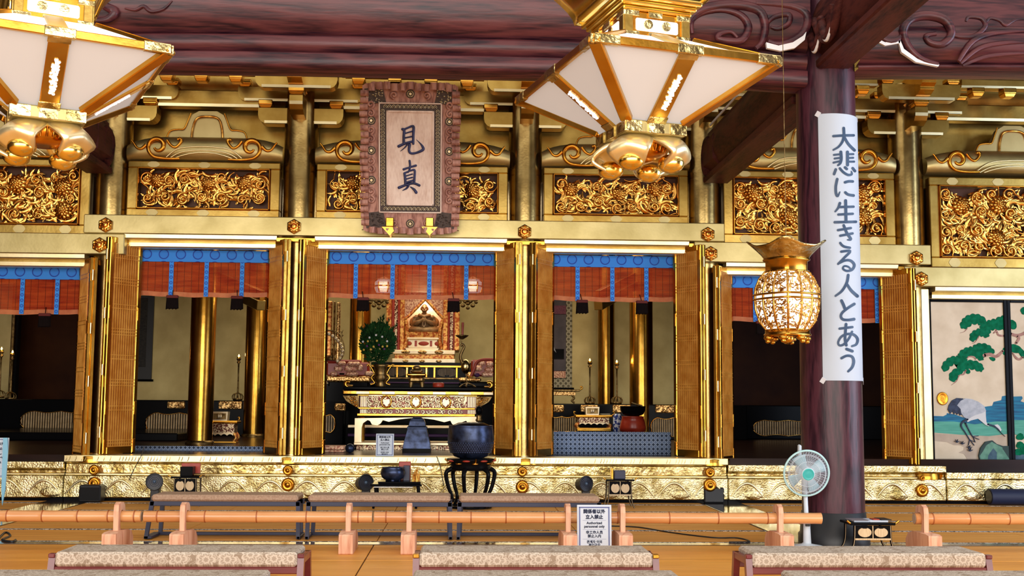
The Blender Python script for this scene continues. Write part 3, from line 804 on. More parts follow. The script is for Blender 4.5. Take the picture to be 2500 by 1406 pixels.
def blind(x0, x1, zt, strips, tassels, label, bay, drop=.715):
    t = thing('bamboo_blind', ((x0+x1)/2, 18.12, zt-drop), label, 'blind', 'bamboo blinds with blue borders')
    MB().cbox(x0, x1, 18.10, 18.14, zt-.185, zt, .004).build('brocade_border', BORD, t)
    nn = 24; P = []
    for j in range(2):
        P.append([(x0+(x1-x0)*i/nn, 18.12+.0, (zt-.18) if j == 1 else (zt-drop+.07-.018*sin(PI*i/nn)+.006*sin(i*1.1))) for i in range(nn+1)])
    MB().grid(P).build('blind_slats', MISU, t)
    P = [[(x0+(x1-x0)*i/nn, 18.115, (zt-drop+.072 if j else zt-drop)-.018*sin(PI*i/nn)+.006*sin(i*1.1)) for i in range(nn+1)] for j in range(2)]
    MB().grid(P).build('blind_hem', PALEM, t)
    for x in strips:
        mb = MB().cbox(-.033, .033, -.006, .006, 0, drop-.17, .002)
        o = mb.build('brocade_strip', STRP, t, local=True); o.location = W[t.name].inverted() @ Vector((x, 18.10, zt-drop-.01))
    for ti, x in enumerate(tassels):
        k = thing('silk_tassel', (x, 18.0, zt-drop-.22), ('left ' if ti == 0 else 'right ')*(len(tassels) > 1)+f'black silk tassel {bay}', 'tassel', 'black tassels below the blinds')
        mb = MB()
        for q in range(12):
            a = -.085+.17*q/11; mb.cyl((x+a*1.06, 18.02, zt-drop-.22+.008*(q % 3)), (x+a*.94, 18.02, zt-drop-.03), .011, n=6)
        mb.cbox(x-.088, x+.088, 17.995, 18.045, zt-drop-.21, zt-drop-.03, .01)
        mb.build('skirt', TAS, k)
        MB().cbox(x-.09, x+.09, 17.99, 18.05, zt-drop-.05, zt-drop+.0, .01).build('head', mk('tassel_head', (.10, .008, .006), rough=.8) if 'tassel_head' not in bpy.data.materials else bpy.data.materials['tassel_head'], k)
        MB().tube([(x, 18.04, zt-drop-.01), (x-.02, 18.112, zt-drop+.10)], .006, 5).build('cord', TAS, k)
XX = lambda px: ax(px, 18.1)
ZT = 3.80
blind(CX[0]+.40, CX[1]-.40, ZT, [XX(417), XX(503), XX(590)], [XX(425), XX(582)], 'bamboo blind above the bay with the tall candle stand, left of altar', 'in the bay left of the altar')
blind(CX[1]+.40, CX[2]-.40, ZT, [XX(868), XX(958), XX(1048), XX(1138)], [XX(888), XX(1108)], 'widest bamboo blind above the altar with four blue strips', 'in front of the altar')
blind(CX[2]+.40, CX[3]-.40, ZT, [XX(1410), XX(1495), XX(1578)], [XX(1420), XX(1565)], 'bamboo blind above the blue roundel cloth, right of altar', 'above the blue roundel cloth')
blind(-8.6, CX[0]-.40, ZT-.30, [XX(55), XX(140)], [XX(117)], 'bamboo blind at the far left edge of the hall', 'at the far left edge')
blind(CX[3]+.40, CX[4]-.40, ZT-.30, [XX(1843), XX(1930), XX(2140)], [XX(1855)], 'bamboo blind behind the openwork gold lantern', 'behind the openwork gold lantern')
# ================================================================== GREAT PILLAR, DARK BEAMS
PX_, PY_, PR = 4.03, 12.45, .325
pil = thing('great_pillar', (PX_, PY_, 0), 'great dark zelkova pillar carrying the paper banner', 'pillar')
MB().lathe([(PR*1.015, 0), (PR, 2), (PR*.985, 4.2), (PR*.975, 9)], (PX_, PY_, 0), 56).build('shaft', G['pillar'], pil)
MB().lathe([(PR+.05, 0), (PR+.05, .10), (PR+.03, .12), (PR+.012, .34), (PR, .345)], (PX_, PY_, 0), 48).build('base_shoe', G['blackm'], pil)
# mortise shadow block where the front tie enters
def relief(parent, Y, pts, r, mat='beam', flat=None, nm='carved_scroll'):
    q = cr([(a, Y, b) for a, b in pts], 4)
    n = len(q); r *= 1.7; MB().tube(q, [r*(.45+.55*sin(PI*min(1, (i+1)/n*1.05))) for i in range(n)], 7).build(nm, G[mat], parent)
def zz(py, px, Y=12.2): return at(px, py, Y).z
def xx(px, py, Y=12.2): return at(px, py, Y).x
def pp(px, py, Y=12.12): p = at(px, py, Y); return (p.x, p.z)
ZB = 5.03
bm = thing('rainbow_beam_dark', (-.8, 12.45, ZB), 'huge dark zelkova beam spanning across the top of the hall', 'beam')
x0, x1 = -5.3, PX_-.28
# cambered body: lower board, fillet, then the swelling trunk
def cam_z(x, z): u = (x-(x0+x1)/2)/((x1-x0)/2); return z-.07*max(0, abs(u)-.25)**2*2.2
def sweep(prof, xa, xb, n=28):
    P = []
    for (y, z) in prof: P.append([(xa+(xb-xa)*i/n, y, cam_z(xa+(xb-xa)*i/n, z)) for i in range(n+1)])
    return MB().grid(P)
lower = [(12.55, ZB), (12.20, ZB), (12.17, ZB+.03), (12.17, ZB+.15), (12.19, ZB+.17), (12.30, ZB+.17)]
sweep(lower[::-1], x0, x1).build('lower_board', G['beam'], bm)
sweep([(12.30, ZB+.17), (12.22, ZB+.18), (12.17, ZB+.24), (12.16, ZB+.33), (12.20, ZB+.36)][::-1], x0, x1).build('fillet', G['beam'], bm)
trunk = [(12.24, ZB+.36), (12.16, ZB+.40), (12.09, ZB+.52), (12.04, ZB+.72), (12.03, ZB+.95), (12.06, ZB+1.15), (12.14, ZB+1.35), (12.3, ZB+1.5), (12.6, ZB+1.55)]
tr = sweep(trunk[::-1], x0, x1).build('trunk', G['beam'], bm)
# carved scrolls near the pillar
def sc2(pts, r, par=tr, Y=12.05, mat='beam'):
    relief(par, Y, [pp(a, b, Y) for a, b in pts], r, mat)
sc2([(1655, 88), (1672, 72), (1690, 40), (1725, 20), (1790, 12), (1850, 25), (1868, 60), (1862, 100), (1845, 118)], .035)
sc2([(1690, 82), (1690, 50), (1720, 30), (1770, 25), (1812, 40), (1828, 70), (1812, 98), (1780, 100), (1752, 94), (1760, 82), (1785, 78), (1800, 92)], .024)
sc2([(1870, 60), (1890, 42), (1925, 36), (1925, 58), (1900, 70), (1882, 66)], .02)
sc2([(1845, 8), (1930, 15), (1968, 35), (1968, 70), (1945, 95), (1905, 108), (1875, 100)], .03)
sc2([(232, 0), (262, 18), (280, 30), (262, 48), (225, 52)], .03)
sc2([(305, 20), (330, 24), (350, 15), (368, 28), (398, 22), (420, 2)], .012)
# pale painted cut at the scroll tip
def white_cut(par, a, Y=12.03):
    pts = [pp(*q, Y) for q in a]
    MB().prism(pts, Y-.012, Y+.03).build('white_painted_edge', G['white'], par)
white_cut(tr, [(1870, 104), (1900, 112), (1935, 104), (1960, 88), (1968, 78), (1964, 98), (1940, 118), (1905, 125), (1872, 118)], 11.99)
# second beam beyond the pillar
x2 = 11.5
bm2 = thing('rainbow_beam_dark', (7.8, 12.45, ZB+.1), 'dark carved beam beyond the great pillar, with white painted curved edges', 'beam')
def sw2(prof): return MB().grid([[(PX_+.28+(x2-PX_-.28)*i/20, y, z-(.045*(1-min(1, i/7))**2)) for i in range(21)] for (y, z) in prof[::-1]])
Z2_ = zz(163, 2300, 12.18)
sw2([(12.62, Z2_), (12.18, Z2_), (12.16, Z2_+.015), (12.16, Z2_+.04), (12.3, Z2_+.05)]).build('lower_board', G['beam'], bm2)
Zt = zz(48, 2300, 12.05)
t2 = sw2([(12.24, Z2_+.05), (12.12, Z2_+.08), (12.05, Z2_+.20), (12.04, Z2_+.35), (12.08, Zt-.05), (12.2, Zt), (12.7, Zt)]).build('trunk', G['beam'], bm2)
sw2([(12.5, Zt), (12.5, Zt+2.2), (12.7, Zt+2.2)]).build('upper_board', G['beam'], bm2)
def sc3(pts, r): relief(t2, 12.04, [pp(a, b, 12.04) for a, b in pts], r)
sc3([(2290, 158), (2245, 142), (2215, 110), (2205, 75), (2225, 45), (2270, 38), (2310, 52), (2322, 85), (2300, 108), (2270, 104), (2260, 88), (2285, 82)], .032)
sc3([(2322, 85), (2345, 90), (2380, 88), (2405, 65), (2395, 45), (2365, 42), (2358, 52)], .018)
sc3([(2405, 62), (2415, 45), (2440, 50), (2455, 62), (2480, 48), (2520, 48)], .012)
sc3([(2340, 150), (2375, 100), (2430, 80), (2520, 74)], .022)
sc3([(2345, 155), (2390, 118), (2450, 105), (2520, 102)], .018)
sc3([(2350, 160), (2400, 140), (2460, 132), (2520, 130)], .015)
sc3([(2130, 70), (2165, 100), (2198, 92), (2205, 60)], .02)
white_cut(t2, [(2136, 92), (2160, 104), (2198, 98), (2196, 106), (2160, 112), (2132, 98)])
white_cut(t2, [(2196, 96), (2206, 120), (2240, 145), (2292, 158), (2290, 163), (2235, 152), (2200, 128), (2192, 100)])
# tie beams running back to the facade column and out over the camera
def tie_beam(xa, ya, yb, z0, z1, hw, label):
    t = thing('tie_beam', (xa, (ya+yb)/2, z0), label, 'beam')
    MB().cbox(xa-hw, xa+hw, ya, yb, z0, z0+.10, .02).build('soffit_board', G['beamy'], t)
    n = 16; P = []
    for j in range(9):
        a = PI*j/8; P.append([(xa-hw*1.05*sin(a)-.02 if True else 0, ya+(yb-ya)*i/n, z0+.10+(z1-z0-.10)*(.5-.5*cos(a))) for i in range(n+1)])
    MB().grid(P[::-1]).build('flank', G['beamy'], t)
    P = []
    for j in range(9):
        a = PI*j/8; P.append([(xa+hw*1.05*sin(a)+.02, ya+(yb-ya)*i/n, z0+.10+(z1-z0-.10)*(.5-.5*cos(a))) for i in range(n+1)])
    MB().grid(P).build('flank', G['beamy'], t)
    MB().box(xa-hw*.6, xa+hw*.6, ya, yb, z1-.05, z1).build('back_board', G['beamy'], t)
    return t
tb = tie_beam(3.93, PY_+.28, 17.55, 4.88, 5.66, .20, 'dark tie beam from the great pillar back to the gilded facade')
def noseat(x, y, z, k, par, sg=1):
    "carved scroll nose under the tie beam end"
    m = MB()
    q = [(x, y+k*a, z+k*b) for a, b in spiral(0, 0, .24, 1.5, -PI*.4, 1, 26, .2)]
    m.tube(q, [.05*k*(1-.5*i/25) for i in range(26)], 7)
    return m.build('carved_nose', G['beamy'], par)
for dx in (-.19, .19): noseat(3.93+dx, 17.20, 5.28, 1.25, tb)
MB().cbox(3.70, 4.16, 16.6, 17.56, 4.98, 5.58, .12).build('beam_head', G['beamy'], tb)
MB().cbox(3.70, 3.72, 15.2, 16.9, 5.62, 5.66, .005).build('white_painted_edge', G['white'], tb)
MB().tube([(3.70, 14.9, 5.64), (3.69, 15.3, 5.78), (3.69, 15.6, 5.72)], .02, 6).build('white_painted_edge', G['white'], tb)
tbl = tie_beam(-5.50, PY_+.28, 17.55, 4.88, 5.66, .20, 'dark tie beam half hidden behind the lantern at the far left')
for dx in (-.19, .19): noseat(-5.5+dx, 17.20, 5.28, 1.25, tbl)
MB().cbox(-5.73, -5.27, 16.6, 17.56, 4.98, 5.58, .12).build('beam_head', G['beamy'], tbl)
tb2 = tie_beam(4.02, 6.0, PY_-.30, 5.12, 5.95, .19, 'dark tie beam leaving the great pillar towards the open front of the hall')
n_ = MB().tube([(3.80, 12.05-.9*i/14, 5.62-.34*sin(PI*i/14)) for i in range(15)], .05, 8).build('carved_nose', G['beamy'], tb2)
for i, y in enumerate((11.95, 11.55)):
    q = [(3.78, y-.22+.44*t/12, 5.55-.26*sin(PI*t/12)) for t in range(13)]
    MB().tube(q, .05, 8).build('carved_nose', G['beamy'], tb2)
    q2 = [(3.765, a[1], a[2]-.045) for a in q]
    MB().tube(q2[2:11], .018, 6).build('white_painted_edge', G['white'], tb2)

# ================================================================== PAPER BANNER ON THE PILLAR
ban = thing('paper_banner', (PX_, PY_-PR, 1.5), 'tall white paper banner with dark blue brush-like Japanese writing taped to the pillar', 'banner')
RB = PR+.010
def wrap(px, py, dr=0.):
    "photograph pixel -> point on the cylinder round the pillar"
    d = FW*FPX + RT*(px-1250) - UP*(py-703); r = RB+dr
    a = d.x*d.x+d.y*d.y; b = -2*(d.x*PX_+d.y*PY_); c = PX_*PX_+PY_*PY_-r*r
    t = (-b-math.sqrt(max(0, b*b-4*a*c)))/(2*a)
    return EYE+d*t
tl, trr = wrap(2001, 500), wrap(2112, 500)
aL = math.atan2(tl.y-PY_, tl.x-PX_); aR = math.atan2(trr.y-PY_, trr.x-PX_)
zT, zBn = wrap(2050, 277).z, wrap(2060, 929).z
P = [[(PX_+RB*cos(aL+(aR-aL)*i/48), PY_+RB*sin(aL+(aR-aL)*i/48), z) for i in range(49)] for z in (zBn, zBn+.7, zBn+1.4, zT-.7, zT)]
MB().grid(P).build('paper_sheet', G['paper'], ban)
P2 = [[(PX_+(RB-.004)*cos(aL+(aR-aL)*i/48), PY_+(RB-.004)*sin(aL+(aR-aL)*i/48), z) for i in range(48, -1, -1)] for z in (zBn, zT)]
MB().grid(P2).build('sheet_back', G['paper'], ban)
for a, z in ((aL, zT), (aR, zT), (aL, zBn), (aR, zBn)):
    MB().cbox(-.025, .025, -.002, .002, -.03, .03, .001, Matrix.Translation((PX_+(RB+.002)*cos(a), PY_+(RB+.002)*sin(a), z)) @ Matrix.Rotation(a+PI/2, 4, 'Z') @ Matrix.Rotation(.6, 4, 'Y')).build('tape_strip', mk('tape', (.6, .62, .68), rough=.3) if 'tape' not in bpy.data.materials else bpy.data.materials['tape'], ban)
SCA = 140/596.
A1 = lambda a: [(1990+x*SCA, 270+y*SCA) for x, y in a]
A2 = lambda a: [(1990+x*SCA, 610+y*SCA) for x, y in a]
KAN = [
 ('dai', A1, [([(190, 265), (300, 258), (402, 257)], 27), ([(298, 182), (300, 258), (285, 320), (245, 375), (190, 408)], [30, 30, 28, 24, 20]), ([(305, 275), (345, 345), (410, 412)], [26, 30, 30])]),
 ('hi', A1, [([(268, 430), (272, 500), (262, 545), (238, 568)], [32, 32, 28, 20]), ([(196, 460), (262, 453)], 22), ([(203, 498), (264, 490)], 22), ([(192, 540), (258, 525)], 22),
             ([(337, 430), (338, 565)], 32), ([(350, 453), (398, 452)], 22), ([(350, 492), (396, 490)], 22), ([(350, 530), (406, 530)], 22),
             ([(215, 612), (198, 658)], 30), ([(258, 600), (295, 640), (345, 668), (382, 660), (378, 630)], [26, 26, 26, 24, 12]), ([(312, 590), (330, 606)], 28), ([(392, 598), (415, 628)], 28)]),
 ('ni', A1, [([(230, 712), (215, 790), (218, 860), (235, 888), (258, 845)], [30, 30, 30, 26, 12]), ([(312, 745), (350, 735), (392, 736)], 28), ([(315, 850), (345, 872), (400, 882)], [28, 28, 30])]),
 ('sei', A1, [([(258, 962), (240, 1010), (210, 1048)], [30, 26, 20]), ([(255, 1002), (400, 998)], 26), ([(318, 935), (322, 1155)], 32), ([(242, 1080), (392, 1072)], 26), ([(204, 1160), (425, 1155)], 28)]),
 ('ki', A1, [([(238, 1242), (372, 1220)], 26), ([(262, 1300), (390, 1276)], 26), ([(298, 1192), (330, 1270), (372, 1335), (338, 1342)], [28, 30, 30, 14]), ([(262, 1375), (280, 1398), (310, 1415), (362, 1425)], 26)]),
 ('ru', A2, [([(272, 18), (365, 12), (305, 80), (240, 145)], [26, 28, 26, 24]), ([(240, 145), (310, 110), (370, 112), (408, 155), (385, 205), (330, 218), (290, 195), (305, 168), (345, 175), (372, 200)], [22, 26, 28, 30, 28, 24, 22, 20, 20, 18])]),
 ('hito', A2, [([(345, 262), (330, 340), (280, 425), (212, 478)], [30, 30, 28, 22]), ([(332, 355), (375, 420), (440, 480)], [26, 32, 34])]),
 ('to', A2, [([(275, 528), (295, 570), (308, 605)], 32), ([(408, 562), (340, 605), (285, 650), (268, 690), (290, 722), (345, 728), (405, 720)], [30, 28, 28, 28, 28, 28, 32])]),
 ('a', A2, [([(255, 818), (388, 802)], 26), ([(322, 772), (315, 860), (312, 930), (325, 990)], 30), ([(385, 850), (352, 920), (300, 980), (255, 992), (240, 960), (270, 905), (330, 875), (400, 880), (442, 925), (430, 980), (385, 1000)], [24, 26, 26, 24, 24, 26, 26, 28, 30, 26, 22])]),
 ('u', A2, [([(328, 1030), (388, 1052)], 30), ([(275, 1125), (330, 1100), (385, 1110), (402, 1160), (385, 1220), (345, 1262)], [28, 26, 28, 32, 30, 24])]),
]
for nm, fn, strokes in KAN:
    m = MB()
    for pts, wd in strokes:
        ws = [q*SCA for q in wd] if isinstance(wd, list) else wd*SCA
        for po in stroke2(fn(pts), ws):
            n = len(po)
            v = [wrap(a, b, .004) for a, b in po]
            e1 = v[1]-v[0]; e2 = v[2]-v[0]
            if e1.cross(e2).dot(v[0]-EYE) > 0: v = v[::-1]
            m.add(v, [tuple(range(n))])
    m.build('written_character', G['ink'], ban)

# ================================================================== PLAQUE WITH TWO CHARACTERS
SL = rad(15)                     # leans out at the top
pl0 = at(1002, 562, 17.45)
PLW, PLH = 1.47, 2.16
plq = thing('name_plaque', pl0, 'carved wooden plaque with two raised blue characters and scalloped frame', 'plaque')
MPL = Matrix.Translation(pl0) @ Matrix.Rotation(rad(-.2), 4, 'Y') @ Matrix.Rotation(SL, 4, 'X')
PF = wood('plaque_frame_wood', (.22, .08, .062), (.52, .27, .21), 'z', rough=.42, sc_=4)
PB = wood('plaque_board_wood', (.66, .47, .38), (.88, .72, .62), 'z', rough=.5, sc_=3, ring=3)
PD = mk('plaque_dark_ground', (.02, .010, .008), (.07, .04, .03), rough=.5, vs=40)
PS = mk('plaque_silver_gilt', (.45, .36, .20), (.7, .6, .4), rough=.35, metal=.8, vs=30)
INK2 = mk('raised_blue_characters', (.007, .010, .06), (.018, .028, .13), rough=.4, vs=8)
def PB_(mb, nm, mt, par=None):
    mb.v = [tuple(MPL @ Vector(p)) for p in mb.v]
    return mb.build(nm, mt, par or plq)
def fl(x, z): # pixel-like plaque coordinates: x in [-1,1], z in [0,1]
    return (x*PLW/2, z*PLH)
# scalloped outer frame: outline polygon
out = []
def edge_pts(n, lobes):
    r = []
    for i in range(n+1):
        t = i/n; r.append((t, .022*abs(sin(PI*t*lobes))+.03*sin(PI*t*3)**2))
    return r
o_ = []
hw_, hh_ = PLW/2, PLH
for t, d in edge_pts(36, 12): o_.append((-hw_+2*hw_*t, -d*.9 if .04 < t < .96 else 0))
for t, d in edge_pts(60, 20): o_.append((hw_-.05+.05*abs(2*t-1)**4+d*.6-.03, hh_*t))
for t, d in edge_pts(36, 12): o_.append((hw_-2*hw_*t, hh_+d*1.2 if .04 < t < .96 else hh_))
for t, d in edge_pts(60, 20): o_.append((-(hw_-.05+.05*abs(2*t-1)**4+d*.6-.03), hh_*(1-t)))
PB_(MB().prism(o_, -.06, .06), 'scalloped_frame', PF)
# raised ribs of the scallops
for sx in (-1, 1):
    for i in range(20):
        z = hh_*(.055+.89*i/19); bow = .03*sin(PI*(i/19)*3)**2*.6
        PB_(MB().cyl((sx*(hw_-.12+bow), -.062, z), (sx*(hw_-.0+bow), -.062, z), .052, .046, 14), 'frame_scallop', PF)
for i in range(11):
    x = -hw_*.78+2*hw_*.78*i/10; bow = .03*sin(PI*(i/10)*3)**2
    PB_(MB().cyl((x, -.062, hh_-.08+bow), (x, -.062, hh_+.03+bow), .056, .05, 14), 'frame_scallop', PF)
    PB_(MB().cyl((x, -.062, -.03-bow*.8), (x, -.062, .06-bow*.8), .056, .05, 14), 'frame_scallop', PF)
# paired volutes and round rosettes on the frame
def vol(x, z, k, sx, sz):
    q = [(x+sx*a*k, -.075, z+sz*b*k) for a, b in spiral(0, 0, .065, 1.3, -PI*.5, 1, 18, .2)]
    PB_(MB().tube(q, .018, 6), 'frame_volute', PF)
for sx in (-1, 1):
    for z in (.245, .455, .665, .84): 
        for sz in (-1, 1): vol(sx*hw_*.80, hh_*z+sz*.065, .95, -sx, sz)
    for z in (0.13, .9) : vol(sx*hw_*.33, hh_*(.055 if z < .5 else .935), .9, sx, 1 if z > .5 else -1)
def rosette(x, z):
    m = MB()
    for k in range(14):
        a = 2*PI*k/14; m.ell((x+.042*cos(a), -.07, z+.042*sin(a)), .012, .012, .012, 6, 4)
    m.cyl((x, -.06, z), (x, -.085, z), .02, n=10)
    o = PB_(MB().cyl((x, -.062, z), (x, -.066, z), .066, n=18), 'rosette', PD)
    PB_(m, 'rosette_petals', PS, o)
for sx in (-1, 1):
    for z in (.35, .555, .76): rosette(sx*hw_*.79, hh_*z)
rosette(0, hh_*.945); rosette(0, hh_*.05)
# dark carved corners
for sx in (-1, 1):
    for zc in (.075, .93):
        rn = random.Random(int(zc*100)+sx); x, z = sx*hw_*.72, hh_*zc
        po = [(x-sx*.17, z-.10), (x+sx*.13, z-.13), (x+sx*.15, z+.10), (x-sx*.12, z+.13)]
        o = PB_(MB().prism(po, -.072, -.05), 'carved_corner', PD)
        m = MB()
        for k in range(34): m.ell((x+rn.uniform(-.13, .12), -.075, z+rn.uniform(-.10, .10)), rn.uniform(.008, .02), .012, rn.uniform(.006, .014), 6, 4)
        PB_(m, 'corner_foliage', PD if zc < .5 else PS, o)
# inner band and board
bw, bz0, bz1 = .47, hh_*.125, hh_*.885
PB_(MB().box(-bw, bw, -.085, -.05, bz0, bz1), 'inner_band', PD)
for a, b, c, d in ((-bw, bw, bz1-.02, bz1), (-bw, bw, bz0, bz0+.02), (-bw, -bw+.02, bz0, bz1), (bw-.02, bw, bz0, bz1)):
    PB_(MB().cbox(a, b, -.098, -.08, c, d, .004), 'band_moulding', PB)
m = MB()
def cyma(xa, za, xb, zb, n):
    for i in range(n):
        t = (i+.5)/n; x, z = xa+(xb-xa)*t, za+(zb-za)*t
        m.tube([(x+.026*cos(a*PI/4), -.09, z+.026*sin(a*PI/4)) for a in range(-1, 6)], .007, 4)
        m.ell((x, -.09, z), .010, .008, .010, 6, 4)
cyma(-bw+.07, bz1-.062, bw-.07, bz1-.062, 13); cyma(-bw+.07, bz0+.062, bw-.07, bz0+.062, 13)
cyma(-bw+.062, bz0+.1, -bw+.062, bz1-.1, 27); cyma(bw-.062, bz0+.1, bw-.062, bz1-.1, 27)
PB_(m, 'band_vine', PS)
ib, iz0, iz1 = bw-.115, bz0+.115, bz1-.115
PB_(MB().cbox(-ib, ib, -.10, -.07, iz0, iz1, .006), 'board', PB)
for a, b, c, d in ((-ib, ib, iz1-.03, iz1), (-ib, ib, iz0, iz0+.03), (-ib, -ib+.03, iz0, iz1), (ib-.03, ib, iz0, iz1)):
    PB_(MB().cbox(a, b, -.112, -.09, c, d, .004), 'board_moulding', PB)
# characters traced as raised strokes (crop px -> board coordinates)
S3 = 110/773.
def ch(pts): 
    r = []
    for x, y in pts:
        px, py = 950+x*S3, 280+y*S3
        r.append(((px-1003)/160.*1.0*.975, iz0+(iz1-iz0)*(500-py)/(500-262)))
    return r
for nm, L in (('ken', [([(240, 200), (268, 215), (262, 330), (262, 450)], 46), ([(262, 205), (330, 175), (400, 145), (430, 165), (425, 300), (425, 450)], [34, 34, 38, 46, 44, 40]), ([(290, 270), (400, 235)], 26), ([(290, 350), (400, 325)], 28),
                  ([(175, 500), (280, 450), (400, 415)], [50, 42, 40]), ([(320, 470), (270, 530), (205, 585)], [30, 20, 8]), ([(362, 470), (352, 570), (385, 620), (480, 610), (590, 555), (585, 500), (540, 440), (475, 375)], [50, 44, 40, 38, 50, 44, 22, 4])]),
              ('shin', [([(362, 755), (370, 830), (362, 900), (335, 960)], [40, 38, 34, 20]), ([(260, 905), (340, 875), (470, 835)], [42, 30, 40]), ([(275, 975), (285, 1060), (290, 1160)], 44), ([(290, 965), (370, 930), (445, 915), (450, 1000), (440, 1150)], [30, 30, 38, 40, 40]),
                   ([(305, 1020), (410, 985)], 24), ([(305, 1075), (410, 1045)], 26), ([(300, 1140), (420, 1100)], 36), ([(180, 1230), (300, 1180), (430, 1150), (530, 1185)], [50, 42, 40, 44]), ([(340, 1190), (310, 1240), (240, 1280)], [46, 34, 10]), ([(380, 1215), (440, 1260), (475, 1310)], [20, 44, 52])])):
    m = MB()
    for pts, wd in L:
        ws = [q*S3/160 for q in wd] if isinstance(wd, list) else [wd*S3/160]*len(pts)
        q2 = cr([(a, b, 0) for a, b in ch(pts)], 5) if len(pts) > 2 else [Vector((a, b, 0)) for a, b in ch(pts)]
        k = 5 if len(pts) > 2 else 1
        rr = [ws[min(i//k, len(ws)-1)]*(1-(i % k)/k)+ws[min(i//k+1, len(ws)-1)]*((i % k)/k) for i in range(len(q2))]
        m.tube([(p.x, -.105, p.y) for p in q2], [r/2 for r in rr], 8)
        for p, r in ((q2[0], rr[0]), (q2[-1], rr[-1])): m.ell((p.x, -.105, p.y), r/2, r/2, r/2, 8, 6)
    PB_(m, 'raised_character', INK2)
for px in (952, 1049):
    p = at(px, 550, 17.38)
    MB().cbox(p.x-.06, p.x+.06, 17.30, 17.60, p.z-.03, p.z+.11, .01).prism([(p.x-.12, p.z-.03), (p.x, p.z-.16), (p.x+.12, p.z-.03)], 17.34, 17.60).build('support_bracket', G['gold'], plq)

